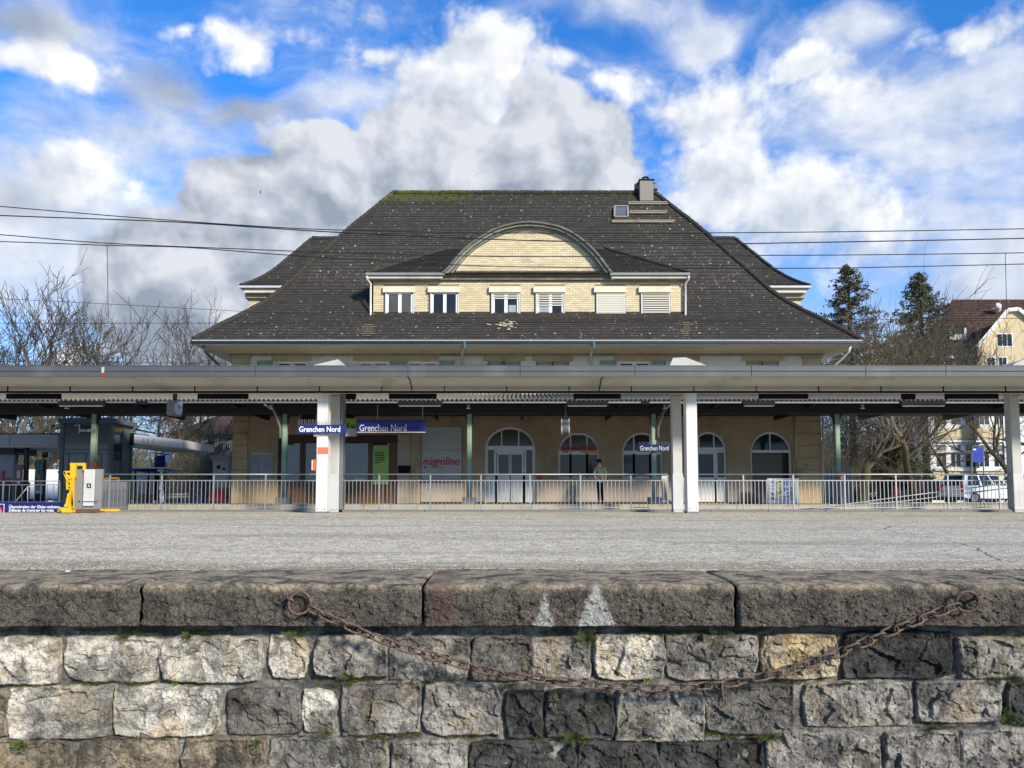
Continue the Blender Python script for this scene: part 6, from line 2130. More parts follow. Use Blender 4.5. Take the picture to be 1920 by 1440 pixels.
MB().tube([P(1822, 945, 37.03), P(1822.5, 840, 37.03), P(1825, 836, 37.03), P(1840, 836, 37.03), P(1843.5, 840, 37.03), P(1845, 945, 37.03)], .03, 6).build('frame', MAT['galvdark'], st_)

# ================================================================== background houses
def house_window(parent, x0, x1, y0, y1, D, gl, mull=1, frame=1.4, name='window'):
    W = B(x0, x1, y0, y1, D - .02, .05).build(name, MAT['white'], parent)
    n = mull + 1
    for k in range(n):
        a = x0 + frame + (x1 - x0 - 2 * frame) * k / n + (.5 if k else 0)
        b = x0 + frame + (x1 - x0 - 2 * frame) * (k + 1) / n - (.5 if k < n - 1 else 0)
        B(a, b, y0 + frame, y1 - frame, D - .035, .01).build('pane', gl, W)
    return W


D = 60.0
hb = thing('yellow_house', 'white and yellow apartment house with a red brown roof behind the car park', 'building', P(1830, 945, D))
X0 = XX(1733, 880, D)
MB().box(X0, X0 + 26, D, D + 13, .1, ZZ(655, D)).build('wall', MAT['housewhite'], hb)
rzb, rzt = ZZ(655, D - .7), ZZ(562, D + 5.5)
cs = [(0, rzb), (.6, rzb + .25), (1.2, rzb + .65)]
k = 1.2
while k < 6.2 - .05:
    k += .28; cs.append((k, rzb + .65 + (rzt - rzb - .65) * (k - 1.2) / 5.0))
rf = hip_roof('roof', MAT['roofred'], X0 + 13, 13.7, D - .7, D + 13.7, cs, hb, lift=.05, tile_w=.3, xs=.62)
# dormer and roof light
dmr = B(1768, 1800, 612, 640, D + 1.0, 2.5).build('roof_dormer', MAT['housepale'], rf)
B(1764, 1804, 602, 611.8, D + .8, 3.0).build('dormer_roof', MAT['roofred'], dmr)
B(1774, 1795, 612, 626, D + .97, .03).build('dormer_pane', MAT['glass'], dmr)
vt = MB().lathe([(.30, 0), (.30, .5), (.2, .62)], P(1828, 580, D + 3.6), (0, -.9, .45), 14).build('roof_vent', MAT['housepale'], rf)
B(1824, 1832, 577, 580, D + 2.9, .1).build('vent_mouth', MAT['black'], vt)
# gable wing
gp = [P(x, y, D - 1.2) for x, y in ((1848, 700), (1848, 654), (1866, 632), (1886, 608), (1905, 585), (1925, 583), (1960, 610), (1990, 650), (1990, 700))]
gw = MB().prism([(p.x, p.z) for p in gp], D - 1.2, D + 6).build('gable_wall', MAT['houseyellow'], hb)
mb = MB()
for a, b in zip(gp[1:-2], gp[2:-1]):
    mb.bar(a + Vector((0, -.15, .1)), b + Vector((0, -.15, .1)), .4, .28)
    mb.bar(a + Vector((0, 3, .2)), b + Vector((0, 3, .2)), 6.2, .12)
mb.build('gable_trim', MAT['housewhite'], gw)
MB().box(gp[0].x, gp[-1].x, D - 1.2, D, .1, gp[0].z).build('gable_base', MAT['housewhite'], hb)
house_window(hb, 1885, 1915, 625, 650, D - 1.2, MAT['glass'], 2)
for x in (1771, 1800, 1823, 1866, 1888):
    house_window(hb, x, x + 17, 669, 690, D if x < 1845 else D - 1.2, MAT['glass'])
DQ = D - .02
for a, b in ((1735, 1754), (1831, 1849), (1902, 1920)):
    B(a, b, 775, 945, D - .15 - (1.2 if a > 1845 else 0), .15).build('pilaster', MAT['housewhite'], hb)
for a, b in ((1754.5, 1830.5), (1849.5, 1901.5)):
    Db = D - (1.2 if a > 1845 else 0)
    B(a, b, 803, 824, Db - .06, .06).build('yellow_panel', MAT['houseyellow'], hb)
    B(a, b, 884, 899, Db - .06, .06).build('yellow_band', MAT['houseyellow'], hb)
    B(a, b, 825, 829, Db - .25, .25).build('cornice', MAT['housewhite'], hb)
    B(a, b, 877, 883, Db - .25, .25).build('sill_band', MAT['housewhite'], hb)
    n = 3 if a < 1840 else 2
    for k in range(n):
        x = (1756, 1783, 1810)[k] if n == 3 else (1852, 1880)[k]
        house_window(hb, x, x + 20, 833, 846, Db, MAT['curtain'], 0, 1.0, 'top_light')
        house_window(hb, x, x + 20, 850, 876, Db, MAT['glass'], 1, 1.2)
        house_window(hb, x, x + 20, 778, 797, Db, MAT['glasswarm'], 1, 1.2)
B(1740, 1745, 872, 875, D - .16, .02).build('vent', MAT['black'], hb)

for o in [hb] + list(hb.children_recursive):                    # the house stands at an angle to the railway: its end wall turns away
    if o.type == 'MESH':
        for v in o.data.vertices: v.co.x += v.co.y * .55
D = 58.0
pb2 = thing('pale_house', 'pale grey house half hidden by bare shrubs beside the vending machine', 'building', P(390, 945, D))
MB().box(XX(326, 900, D), XX(470, 900, D), D, D + 10, .1, ZZ(815, D)).build('wall', MAT['housepale'], pb2)
mb = MB(); xa, xb, zr0, zr1 = XX(318, 800, D), XX(478, 800, D), ZZ(815, D), ZZ(770, D + 5)
mb.add([(xa, D - .6, zr0), (xb, D - .6, zr0), (xb - 3, D + 5, zr1), (xa + 3, D + 5, zr1), (xa, D + 10.6, zr0), (xb, D + 10.6, zr0)], [(0, 1, 2, 3), (1, 5, 2), (5, 4, 3, 2), (4, 0, 3), (0, 4, 5, 1)], [(0, 0), (60, 0), (50, 30), (10, 30), (0, 0), (30, 0), (15, 30), (0, 0), (60, 0), (50, 30), (10, 30), (0, 0), (30, 0), (15, 30), (0, 0), (60, 0), (60, 20), (0, 20)])
mb.build('roof', MAT['roofred'], pb2)
for x in (349, 376):
    house_window(pb2, x, x + 13, 899, 925, D, MAT['glasswarm'], 1)
for x in (411, 422):
    house_window(pb2, x, x + 8, 831, 846, D, MAT['glass'], 1, .8)
B(329, 350, 873, 910, D - .06, .05).build('pale_panel', MAT['housewhite'], pb2)
D = 75.0
pb3 = thing('far_house', 'far white house glimpsed behind the bare trees left of the lift tower', 'building', P(60, 945, D))
MB().box(XX(-160, 900, D), XX(110, 900, D), D, D + 10, .1, ZZ(860, D)).build('wall', MAT['housepale'], pb3)
xa, xb, zr0, zr1 = XX(-166, 800, D), XX(116, 800, D), ZZ(860, D), ZZ(820, D + 5)
mb = MB().add([(xa, D - .6, zr0), (xb, D - .6, zr0), (xb - 3, D + 5, zr1), (xa + 3, D + 5, zr1), (xa, D + 10.6, zr0), (xb, D + 10.6, zr0)], [(0, 1, 2, 3), (1, 5, 2), (5, 4, 3, 2), (4, 0, 3), (0, 4, 5, 1)])
mb.uv = [(0, 0)] * 18
mb.build('roof', MAT['roofred'], pb3)
for x in (-20, 15, 55, 88): house_window(pb3, x, x + 12, 880, 900, D, MAT['glass'], 1)


# ================================================================== parked vehicles
def vehicle(name, label, cat, loc, rotz, L, W, H, paint, kind='hatch', lamp='tail'):
    m = mk(name + ' paint', paint, .3, .04, 2, .0, spec=.6)
    t = bpy.data.objects.new(name, None); COL.objects.link(t); t.location = loc; t.rotation_euler = (0, 0, rotz)
    BASE[t.name] = Vector((0, 0, 0)); tag(t, label, cat, 'vehicles in the car park')
    hb_, zb = .30 * H / 1.5 * .75, .58 * H                        # sill, belt line
    h = L / 2
    if kind == 'van':
        side = [(-h, .35), (-h + .02, zb), (h - .75, zb), (h - .25, zb - .12), (h, zb - .45), (h, .35), (h - .3, .28), (-h + .3, .28)]
        roofp = (-h + .06, h - 1.15); belt = (-h + .02, h - .6)
    elif kind == 'suv':
        side = [(-h, .42), (-h + .02, zb - .05), (-h + .06, zb), (h - 1.05, zb), (h - .25, zb - .10), (h - .02, zb - .3), (h, .42), (h - .3, .32), (-h + .3, .32)]
        roofp = (-h + .35, h - 1.95); belt = (-h + .06, h - 1.1)
    else:
        side = [(-h, .36), (-h + .03, zb - .06), (-h + .12, zb), (h - 1.15, zb - .02), (h - .3, zb - .16), (h - .02, zb - .34), (h, .34), (h - .3, .25), (-h + .3, .25)]
        roofp = (-h + .55, h - 2.0); belt = (-h + .14, h - 1.2)
    body = MB().add([(x, -W / 2, z) for x, z in side] + [(x, W / 2, z) for x, z in side],
                    [tuple(range(len(side))), tuple(range(2 * len(side) - 1, len(side) - 1, -1))] + [(i, i + len(side), (i + 1) % len(side) + len(side), (i + 1) % len(side)) for i in range(len(side))])
    bo = body.build('body', m, None); bo.parent = t
    bv = bo.modifiers.new('edge', 'BEVEL'); bv.width = .09; bv.segments = 3
    wt = W / 2 - .18
    b0, b1, r0, r1 = belt[0], belt[1], roofp[0], roofp[1]
    g = [(b0, -W / 2 + .04, zb - .03), (b1, -W / 2 + .04, zb - .03), (b1, W / 2 - .04, zb - .03), (b0, W / 2 - .04, zb - .03), (r0, -wt, H), (r1, -wt, H), (r1, wt, H), (r0, wt, H)]
    go = MB().add(g, [(0, 1, 5, 4), (1, 2, 6, 5), (2, 3, 7, 6), (3, 0, 4, 7), (4, 5, 6, 7), (3, 2, 1, 0)]).build('cabin', m, None); go.parent = t
    bv = go.modifiers.new('edge', 'BEVEL'); bv.width = .06; bv.segments = 3

    def gl(quad, ins, split=None):
        q = [Vector(g[i]) for i in quad]
        n_ = (q[1] - q[0]).cross(q[3] - q[0]).normalized()
        c = sum(q, Vector()) / 4
        if n_.dot(c - Vector((0, 0, zb))) < 0: n_ = -n_
        def pt(u, v): return (q[0].lerp(q[1], u)).lerp(q[3].lerp(q[2], u), v) + n_ * .008
        spans = split or [(ins, 1 - ins)]
        for a, b in spans:
            o = MB().add([pt(a, .12), pt(b, .12), pt(b, .88), pt(a, .88)], [(0, 1, 2, 3)]).build('window', MAT['glass'], None); o.parent = t
    sp = [(.08, .36), (.40, .66), (.69, .94)] if kind == 'suv' else ([(.74, .96)] if kind == 'van' else [(.10, .46), (.50, .92)])
    gl((0, 1, 5, 4), .08, sp); gl((3, 2, 6, 7), .08, sp); gl((1, 2, 6, 5), .08)
    if kind != 'van': gl((0, 3, 7, 4), .1)
    wr = .31 * H / 1.5 if kind != 'van' else .34
    for x in (-h + .78, h - .85):
        for s_ in (-1, 1):
            w = MB().lathe([(wr * .9, -.10), (wr, -.07), (wr, .07), (wr * .9, .10)], (x, s_ * (W / 2 - .09), wr), (0, 1, 0), 22).build('wheel', MAT['tyre'], None); w.parent = t
            BASE[w.name] = Vector()
            rim = MB().lathe([(wr * .62, -.105), (wr * .62, .105)], (x, s_ * (W / 2 - .09), wr), (0, 1, 0), 18).build('rim', MAT['galv'], w)
    for s_ in (-1, 1):
        MB().box(-h - .012, -h + .10, s_ * (W / 2 - .17) - .12, s_ * (W / 2 - .17) + .12, zb - .32, zb + .12 if kind == 'suv' else zb - .08).build('tail_light', MAT['red'], t)
        MB().box(h - .14, h + .004, s_ * (W / 2 - .24) - .14, s_ * (W / 2 - .24) + .14, zb - .42, zb - .24).build('headlight', MAT['greylight'], t)
        MB().box(b1 - .25, b1 - .05, s_ * (W / 2 + .06) - .07, s_ * (W / 2 + .06) + .07, zb, zb + .13).build('mirror', m, t)
    MB().box(-h - .02, h + .02, -W / 2 + .12, W / 2 - .12, .22, .40).build('bumper', MAT['black'], t)
    return t


gz = .10
vehicle('parked_car', 'white estate car with a red tail light parked beyond the railing', 'car', (XX(1842, 930, 43.5), 43.5, gz), R(14), 4.5, 1.85, 1.72, (.68, .68, .68), 'suv')
vehicle('parked_car', 'dark blue hatchback parked between the tree trunk and the white estate car', 'car', (XX(1772, 930, 47), 48, gz), R(62), 4.0, 1.75, 1.45, (.012, .017, .03))
vehicle('parked_car', 'black car with a pale sheen parked behind the mossy trunks', 'car', (XX(1706, 930, 46), 47, gz), R(75), 4.3, 1.8, 1.62, (.012, .012, .014), 'suv')
vehicle('parked_car', 'white car seen nose up behind the last column', 'car', (XX(1925, 930, 50), 50.5, gz), R(200), 4.6, 1.9, 1.9, (.62, .64, .66), 'suv')
vehicle('parked_van', 'white van standing behind the information totem', 'van', (XX(86, 930, 40), 41, gz), R(4), 4.8, 1.9, 1.9, (.66, .66, .66), 'van')
# low yellow band of kerb stones at the car park
tag(MB().box(XX(1600, 940, 41), XX(2300, 940, 41), 40.6, 40.9, .1, .22).build('kerb', MAT['paleedge']), kind='structure')


# ================================================================== person
def skin_mesh(name, joints, edges, mat, parent, loc):
    me = bpy.data.meshes.new(name)
    me.from_pydata([j[0] for j in joints], edges, [])
    o = bpy.data.objects.new(name, me); COL.objects.link(o)
    sk_ = o.modifiers.new('skin', 'SKIN'); sk_.use_smooth_shade = True
    for i, j in enumerate(joints):
        r = j[1]
        me.skin_vertices[0].data[i].radius = (r, r) if not isinstance(r, tuple) else r
    me.skin_vertices[0].data[0].use_root = True
    sb = o.modifiers.new('sub', 'SUBSURF'); sb.levels = 2; sb.render_levels = 2
    dg = bpy.context.evaluated_depsgraph_get()
    m2 = bpy.data.meshes.new_from_object(o.evaluated_get(dg)); m2.name = name
    bpy.data.objects.remove(o)
    m2.materials.clear(); m2.materials.append(mat)
    q = bpy.data.objects.new(name, m2); COL.objects.link(q)
    if parent: q.parent = parent
    else: q.location = loc
    return q


pl_ = (XX(1126, 930, 29.6), 29.6, GZ)
body = [((0, 0, .93), (.13, .10)), ((-.01, 0, 1.15), (.13, .10)), ((-.02, -.02, 1.38), (.16, .10)), ((-.035, -.03, 1.50), .055), ((-.05, -.05, 1.585), (.078, .09)), ((-.055, -.06, 1.69), (.075, .085)),
        ((-.18, -.02, 1.40), .06), ((-.26, -.06, 1.14), .045), ((-.22, -.24, 1.00), .035), ((.15, -.02, 1.40), .06), ((.20, -.02, 1.14), .045), ((.16, -.14, .95), .035),
        ((-.09, 0, .86), .085), ((-.07, -.03, .48), .055), ((-.05, .02, .09), .04), ((-.06, -.12, .04), .038), ((.09, 0, .86), .085), ((.06, -.04, .48), .055), ((.08, .02, .09), .04), ((.09, -.12, .04), .038),
        ((-.21, -.31, .965), (.03, .018)), ((.15, -.21, .90), (.03, .018))]
ed = [(0, 1), (1, 2), (2, 3), (3, 4), (4, 5), (2, 6), (6, 7), (7, 8), (8, 20), (2, 9), (9, 10), (10, 11), (11, 21), (0, 12), (12, 13), (13, 14), (14, 15), (0, 16), (16, 17), (17, 18), (18, 19)]
pn = skin_mesh('person', body, ed, MAT['skin'], None, pl_)
tag(pn, 'person in dark cap, grey jacket and black trousers standing before the stone wall', 'person')
BASE[pn.name] = Vector(pl_)
jk = [((0, 0, .88), (.16, .125)), ((-.01, 0, 1.15), (.155, .12)), ((-.02, -.02, 1.38), (.185, .12)), ((-.03, -.03, 1.47), (.09, .08)), ((-.19, -.02, 1.39), .08), ((-.265, -.06, 1.14), .062), ((-.22, -.22, 1.01), .05), ((.16, -.02, 1.39), .08), ((.205, -.02, 1.14), .062), ((.165, -.12, .97), .05)]
skin_mesh('jacket', jk, [(0, 1), (1, 2), (2, 3), (2, 4), (4, 5), (5, 6), (2, 7), (7, 8), (8, 9)], MAT['ashgrey'], pn, None)
tr_ = [((0, 0, .93), (.14, .11)), ((-.09, 0, .84), .098), ((-.07, -.03, .48), .068), ((-.05, .02, .10), .055), ((.09, 0, .84), .098), ((.06, -.04, .48), .068), ((.08, .02, .10), .055)]
skin_mesh('trousers', tr_, [(0, 1), (1, 2), (2, 3), (0, 4), (4, 5), (5, 6)], MAT['blackcloth'], pn, None)
for x, xx_ in ((-.05, -.06), (.08, .09)):
    skin_mesh('shoe', [((x, .05, .045), .045), ((xx_, -.08, .04), .046), ((xx_, -.17, .032), .035)], [(0, 1), (1, 2)], MAT['blackcloth'], pn, None)
cpm = MB().lathe([(.102, 0), (.104, .05), (.085, .095), (.04, .115), (.005, .12)], Vector(pl_) + Vector((-.055, -.055, 1.655)), (0, -.12, 1), 18)
cpm.add([Vector(pl_) + Vector((-.055 + .10 * math.sin(a), -.055 - .10 * math.cos(a) * (1 if k == 0 else 1.75), 1.665 - k * .012)) for k in (0, 1) for a in np.linspace(-1.1, 1.1, 9)], [(i, i + 1, i + 10, i + 9) for i in range(8)])
cpm.build('cap', MAT['blackcloth'], pn, smooth=False)
MB().lathe([(.012, 0), (.016, .012), (.006, .03)], Vector(pl_) + Vector((-.055, -.165, 1.575)), (0, -1, -.2), 8).build('nose', MAT['skin'], pn)
for s_ in (-1, 1):
    MB().lathe([(.004, 0), (.011, .006), (.004, .010)], Vector(pl_) + Vector((-.055 + s_ * .032, -.135, 1.62)), (0, -1, 0), 8).build('eye', MAT['black'], pn)
    MB().lathe([(.010, 0), (.022, .012), (.010, .02)], Vector(pl_) + Vector((-.055 + s_ * .078, -.05, 1.61)), (s_, 0, 0), 8).build('ear', MAT['skin'], pn)
MB().tube([Vector(pl_) + Vector((-.085, -.138, 1.535)), Vector(pl_) + Vector((-.055, -.148, 1.532)), Vector(pl_) + Vector((-.025, -.138, 1.535))], .006, 5).build('mouth', MAT['redtext'], pn)
MB().tube([Vector(pl_) + Vector((-.055 + .08 * math.sin(a), -.045 - .075 * math.cos(a), 1.49)) for a in np.linspace(-2, 2, 12)], .022, 6).build('scarf', MAT['greylight'], pn, smooth=True)


# ================================================================== overhead wires
def wire(label, pts, D, r=.0165):
    p = [P(x, y, D) for x, y in pts]
    fine_ = []
    for i in range(len(p) - 1):
        p0, p1, p2, p3 = p[max(i - 1, 0)], p[i], p[i + 1], p[min(i + 2, len(p) - 1)]
        for k in range(10):
            t = k / 10
            fine_.append(.5 * ((2 * p1) + (p2 - p0) * t + (2 * p0 - 5 * p1 + 4 * p2 - p3) * t * t + (3 * p1 - p0 - 3 * p2 + p3) * t ** 3))
    fine_.append(p[-1])
    return tag(MB().tube(fine_, r, 5).build('overhead_wire', MAT['cable'], None, loc=fine_[0], smooth=True), label, 'wire', 'overhead wires above the track')


wire('topmost overhead wire, sloping down from the upper photo edge above the trees', [(-300, 362), (0, 387), (240, 407), (480, 424), (660, 432), (960, 437), (1330, 436.5), (1620, 434), (1920, 429), (2300, 422)], 24.8)
wire('overhead wire just below the topmost one, joining it over the left cloud', [(-300, 390), (0, 404), (300, 415), (480, 426), (640, 436), (960, 450), (1330, 456.5), (1500, 455), (1920, 447), (2300, 438)], 24.8, .02)
wire('third overhead wire, crossing the arched dormer gable', [(-300, 418), (0, 440), (200, 456), (480, 468), (640, 474), (960, 481), (1390, 479), (1600, 478), (1920, 474), (2300, 466)], 24.8)
wire('overhead wire that carries the droppers', [(-300, 446), (0, 453), (200, 460), (350, 464), (520, 477), (700, 488), (960, 500), (1480, 503), (1700, 500), (1920, 495), (2300, 486)], 24.8)
wire('thin wire crossing the lower part of the main roof and the bare trees', [(-300, 606), (0, 606), (340, 606), (960, 604), (1440, 602), (1640, 599), (1920, 597), (2300, 594)], 24.8, .009)
wire('faint wire meeting the dormer at its sill', [(-300, 548), (0, 560), (240, 572), (480, 585), (690, 592), (960, 598), (1400, 600)], 24.8, .008)
wire('lowest thin wire just above the canopy edge', [(-300, 676), (0, 678), (480, 682), (960, 684)], 24.8, .007)
for x0, y0, x1, y1, lb in ((201, 460, 203, 606, 'vertical dropper wire hanging among the bare trees'), (1885, 475, 1888, 597, 'vertical dropper wire above the red brown roof')):
    tag(MB().tube([P(x0, y0, 24.8), P(x1, y1, 24.8)], .010, 5).build('dropper_wire', MAT['cable'], None, loc=P(x0, y0, 24.8)), lb, 'wire', 'droppers of the overhead line')


def bird(x, y, D, size, roll, label):
    c = P(x, y, D); t = thing('bird', label, 'bird', c)
    o = MB().lathe([(.01, -.5), (.08, -.3), (.12, 0), (.09, .25), (.05, .4), (.01, .5)], (0, 0, 0), (1, 0, 0), 8).build('body', MAT['black'], None); o.parent = t
    for s_ in (-1, 1):
        w = MB().add([(.2, 0, 0), (-.15, 0, 0), (-.2, s_ * .55, .22), (.12, s_ * .6, .25), (-.15, s_ * 1.15, .15), (-.05, s_ * 1.2, .16)], [(0, 1, 2, 3), (3, 2, 4, 5)]).build('wing', MAT['black'], None); w.parent = t
    t.scale = (size,) * 3; t.rotation_euler = roll
    return t


bird(488, 361, 60, .22, (R(70), R(20), R(70)), 'black bird in flight before the big grey cloud')
bird(887, 319, 90, .16, (R(20), 0, R(30)), 'tiny distant bird above the roof ridge')


# ================================================================== trees
def grow(T, Cr, p, d, L, r, lv, rs, levels, spread=.75, up=.25, kids=(5, 5, 4, 4, 3), rmin=.010, wander=.22):
    n = 5 if lv < 2 else (4 if lv < 4 else 3)
    pts, rad = [p.copy()], [r]
    q, dd = p.copy(), d.copy()
    for i in range(n):
        dd = (dd + Vector((rs.gauss(0, wander), rs.gauss(0, wander), rs.gauss(0, wander) + up * .25))).normalized()
        q = q + dd * (L / n); pts.append(q.copy()); rad.append(max(rmin * .6, r * (1 - .62 * (i + 1) / n)))
    (T if lv == 0 else Cr).tube(pts, rad, 9 if lv == 0 else (6 if lv < 2 else (4 if lv < 3 else 3)), caps=False)
    if lv >= levels: return
    k = kids[min(lv, len(kids) - 1)]
    for j in range(k):
        t = rs.uniform(.30 if lv else .45, 1.0) if j else 1.0
        i = min(n - 1, int(t * n)); f = t * n - i
        b = pts[i].lerp(pts[i + 1], f)
        ax_ = (pts[i + 1] - pts[i]).normalized()
        pv = ax_.orthogonal().normalized(); pv.rotate(Matrix.Rotation(rs.uniform(0, 2 * math.pi), 3, ax_))
        ang = rs.uniform(.35, 1.0) * spread if j else rs.uniform(.05, .3)
        nd = (ax_ * math.cos(ang) + pv * math.sin(ang)); nd.z += up * .6; nd.normalize()
        rr = max(rmin, rad[i] * (rs.uniform(.45, .7) if j else .85))
        grow(T, Cr, b, nd, L * rs.uniform(.52, .82), rr, lv + 1, rs, levels, spread, up, kids, rmin, wander)


def bare_tree(label, x, D, ytop, seed, trunk_frac=.35, r=.2, lean=(0, 0), levels=5, spread=.8, up=.25, kids=(4, 4, 4, 4, 3), bark='bark', twig='twigdark', rmin=.015, name='bare_tree', cat='tree', group='bare winter trees'):
    base = Vector((XX(x, 930, D), D, .1)); H = ZZ(ytop, D) - .1
    rs = random.Random(seed)
    T, Cr = MB(), MB()
    L0 = H * trunk_frac
    grow(T, Cr, base, Vector((lean[0], lean[1], 1)).normalized(), L0, r, 0, rs, levels, spread, up, kids, rmin)
    top = max(max(v[2] for v in Cr.v), .5)
    s_ = (H) / (top - .1)                                       # scale to the height in the photo
    for m_ in (T, Cr):
        m_.v = [(base.x + (v[0] - base.x) * s_, base.y + (v[1] - base.y) * s_, .1 + (v[2] - .1) * s_) for v in m_.v]
    t = thing(name, label, cat, base, group)
    T.build('trunk', MAT[bark], t, smooth=True)
    Cr.build('crown', MAT[twig], t, smooth=True)
    return t


bare_tree('big bare tree at the photo edge, its branches reaching above the lower wires', 20, 46, 420, 21, .30, .42, (.10, 0), kids=(6, 5, 4, 3, 3), rmin=.02)
bare_tree('bare tree right of the big edge tree, with a thin forked trunk', 172, 48, 540, 22, .36, .28, (-.1, 0), kids=(5, 5, 4, 4, 3))
bare_tree('bare tree under the vertical dropper wire', 205, 52, 570, 23, .3, .2, (.08, 0))
bare_tree('bare tree with upswept branches between the dropper wire and the station roof', 275, 47, 540, 24, .36, .30, (-.03, 0), kids=(5, 4, 4, 4, 3))
bare_tree('bare tree leaning toward the station roof corner', 318, 50, 566, 25, .3, .2, (.15, 0), kids=(5, 4, 4, 4, 3))
bare_tree('slender bare tree closest to the left corner of the station roof', 385, 53, 574, 26, .35, .16)
bare_tree('low wide bare tree whose branches fan out above the bus canopy', 60, 50, 600, 27, .28, .26, (-.05, 0), spread=1.0, up=.1, kids=(6, 5, 5, 4, 3))
bare_tree('mossy leaning tree seen under the canopy left of the lift tower', 20, 41, 640, 28, .3, .26, (.35, 0), spread=1.0, up=.05, bark='barkmoss', twig='barkmoss')
# right side
bare_tree('stout mossy tree seen under the canopy right of the station corner', 1618, 44, 575, 31, .42, .42, (-.04, 0), kids=(6, 5, 4, 4, 3), bark='barkmoss', twig='twigdark', spread=.9)
bare_tree('bare tree with upright branches between the two conifers', 1660, 47, 520, 32, .34, .24, (.03, 0), kids=(6, 5, 4, 4, 3), up=.35, twig='twigdark')
bare_tree('straight mossy trunk beside the yellow house', 1717, 45, 560, 33, .45, .3, (0, 0), bark='barkmoss', twig='twig', kids=(5, 5, 4, 4, 3))
bare_tree('thin sapling rising above all the other trees', 1709, 50, 470, 34, .6, .13, (0, 0), levels=3, kids=(6, 4, 3), up=.6, spread=.6, twig='bark')
bare_tree('bare tree with curved boughs before the yellow gable', 1915, 50, 540, 35, .4, .26, (-.06, 0), kids=(6, 5, 4, 4, 3), spread=1.0)
bare_tree('bare tree peeping past the right end of the station roof', 1520, 56, 570, 36, .35, .18, (.02, 0), kids=(5, 5, 4, 4, 3))
bare_tree('brown bare tree in front of the red brown roof', 1790, 48, 640, 37, .6, .2, (0, 0), kids=(4, 4, 4, 3, 3), twig='twig', spread=1.0)
bare_tree('mossy boughs reaching in from the photo edge over the car park', 1990, 40, 700, 38, .45, .3, (-.15, 0), kids=(4, 4, 3, 3, 2), spread=1.1, up=0.0, bark='barkmoss', twig='barkmoss')

# shrubs under the canopies, dense pale brown twigs
shr = None
SHR = [(30, 44, 790, 'brown shrub behind the kiosk'), (95, 47, 775, 'brown shrub behind the time display'), (262, 44, 800, 'brown shrub behind the bus shelter'), (300, 46, 770, 'tall brown shrub behind the aluminium canopy wing'),
       (345, 45, 790, 'brown shrub above the slatted bench'), (385, 47, 775, 'tall brown shrub in front of the pale house'), (425, 50, 780, 'brown shrub at the station corner behind the vending machine'), (225, 49, 760, 'brown shrub showing past the lift tower'), (-20, 46, 780, 'brown shrub at the photo edge'),
       (1560, 46, 770, 'brown shrub between the station corner and the last green column'), (1590, 48, 780, 'brown shrub above the corrugated enclosure'), (1650, 50, 770, 'brown shrub between the two mossy trunks'), (1690, 47, 780, 'brown shrub beside the straight mossy trunk'), 
       (1540, 52, 640, 'tall brown shrub behind the right roof corner'), (1600, 54, 620, 'tall brown shrub below the first conifer'), (1685, 54, 630, 'tall brown shrub between the conifers'), (1722, 53, 640, 'tall brown shrub below the second conifer'),
       (60, 57, 740, 'tall far shrub behind the time display'), (130, 58, 730, 'tall far shrub left of the lift tower top'), (245, 57, 740, 'tall far shrub right of the lift tower top'), (320, 55, 745, 'tall far shrub above the timetable sign'), (400, 56, 740, 'tall far shrub in front of the pale house roof'), (0, 57, 740, 'tall far shrub at the photo edge behind the kiosk'),
       (1548, 56, 740, 'far shrub close to the station corner pilaster'), (1575, 58, 735, 'far shrub behind the last green column'), (1625, 57, 740, 'far shrub behind the stout mossy trunk'), (1665, 58, 735, 'far shrub behind the small dark evergreen'), (1705, 57, 740, 'far shrub behind the straight mossy trunk')]
protos = []
for sd2 in range(3):
    rs = random.Random(70 + sd2); Cr = MB()
    for st2 in range(9):
        a = rs.uniform(0, 6.28); d = Vector((math.cos(a) * rs.uniform(.1, .65), math.sin(a) * rs.uniform(.1, .5), 1)).normalized()
        grow(Cr, Cr, Vector((rs.uniform(-.8, .8), rs.uniform(-.5, .5), 0)), d, rs.uniform(1.5, 2.4), .035, 1, rs, 4, .9, .1, (5, 5, 4, 4), .011, .28)
    top = max(v[2] for v in Cr.v)
    Cr.v = [(v[0] / top, v[1] / top, v[2] / top) for v in Cr.v]
    o = Cr.build('bare_shrub', MAT['twig'], None, smooth=True)
    protos.append(o)
for i, (x, D, yt, lb) in enumerate(SHR):
    o = protos[i] if i < 3 else protos[i % 3].copy()
    if i >= 3: COL.objects.link(o)
    H = ZZ(yt, D) - .1
    o.location = (XX(x, 930, D), D, .1); o.scale = (min(H, 4.5) * 1.1 if i < 17 else 5.5, min(H, 4.5), H); o.rotation_euler = (0, 0, i * 1.3)
    tag(o, lb, 'shrub', 'bare brown shrubs')


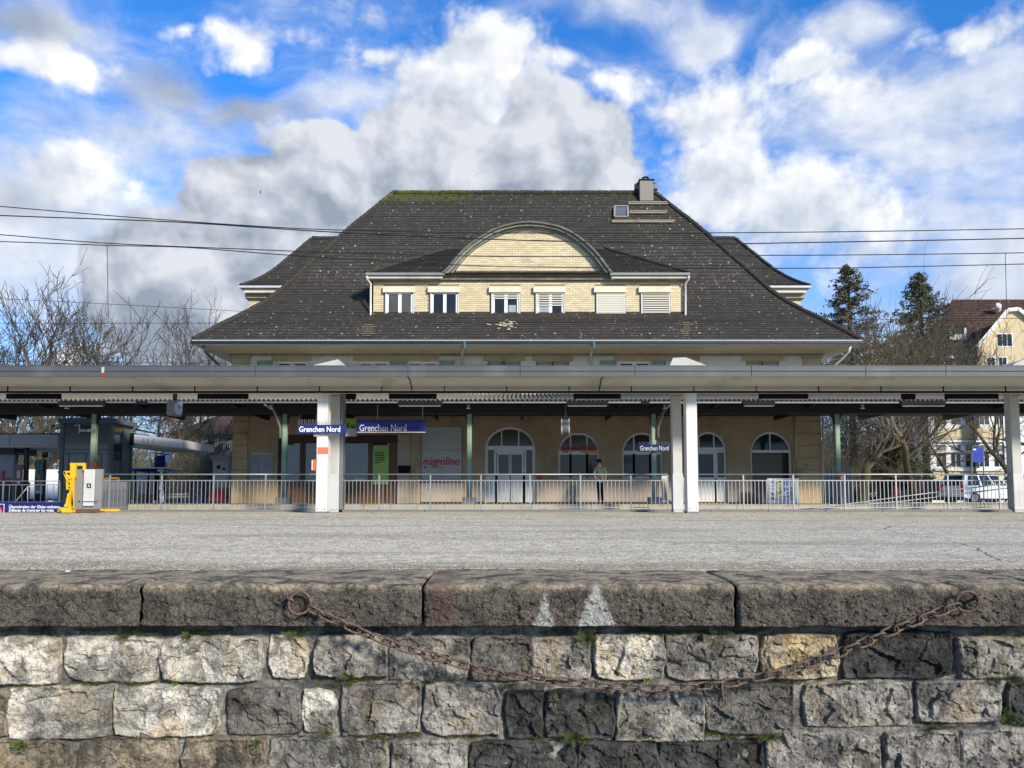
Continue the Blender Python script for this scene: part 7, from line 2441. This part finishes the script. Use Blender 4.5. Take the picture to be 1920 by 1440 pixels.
def conifer(label, x, D, ytop, ybot, wid, seed, mat, name='conifer_tree', dens=1.0, clump=.16):
    base = Vector((XX(x, 900, D), D, .1)); zt, zb_ = ZZ(ytop, D), ZZ(ybot, D)
    rs = random.Random(seed)
    T, Cr = MB(), MB()
    T.tube([base, Vector((base.x + .05, D, (zb_ + zt) / 2)), Vector((base.x, D, zt))], [.28, .15, .02], 7)
    n = int(95 * dens)
    for i in range(n):
        f = (i + rs.random()) / n
        z = zb_ + (zt - zb_) * f
        L = wid * ((1 - f) ** .8) * rs.uniform(.5, 1.1) + .15
        a = rs.uniform(0, 6.28)
        d = Vector((math.cos(a), math.sin(a), rs.uniform(-.05, .45)))
        pts = [Vector((base.x, D, z))]
        for k in range(1, 6):
            t = k / 5
            pts.append(Vector((base.x, D, z)) + Vector((d.x * L * t, d.y * L * t, d.z * L * t - .25 * L * t * t + .1 * L * t ** 3)))
        T.tube(pts, [.035, .03, .024, .018, .012, .008], 4, caps=False)
        for k in range(int(26 * L / wid + 8)):
            t = rs.uniform(.25, 1.05); j = min(4, int(t * 5)); p = pts[j].lerp(pts[min(5, j + 1)], t * 5 - j)
            p = p + Vector((rs.gauss(0, .13), rs.gauss(0, .13), rs.gauss(-.03, .09)))
            for m_ in range(3):
                u = Vector((rs.gauss(0, 1), rs.gauss(0, 1), rs.gauss(0, .7))).normalized() * clump * rs.uniform(.5, 1.3)
                v = Vector((rs.gauss(0, 1), rs.gauss(0, 1), rs.gauss(0, 1))).normalized() * clump * .28
                Cr.add([p, p + u * .5 + v, p + u, p + u * .5 - v], [(0, 1, 2, 3)])
    t = thing(name, label, 'tree', base, 'conifers behind the station')
    T.build('trunk', MAT['bark'], t, smooth=True)
    Cr.build('crown', mat, t)
    return t


conifer('brown green conifer with a pointed top right of the station roof', 1602, 52, 499, 700, 4.0, 5, MAT['needle'], dens=1.5, clump=.24)
conifer('dark green conifer with dense foliage beside the red brown roof', 1738, 54, 512, 700, 3.3, 6, MAT['needlegreen'], dens=1.7, clump=.25)
conifer('small dark evergreen low between the mossy trunks', 1684, 49, 815, 930, 2.3, 7, MAT['needlegreen'], dens=1.4, clump=.26)
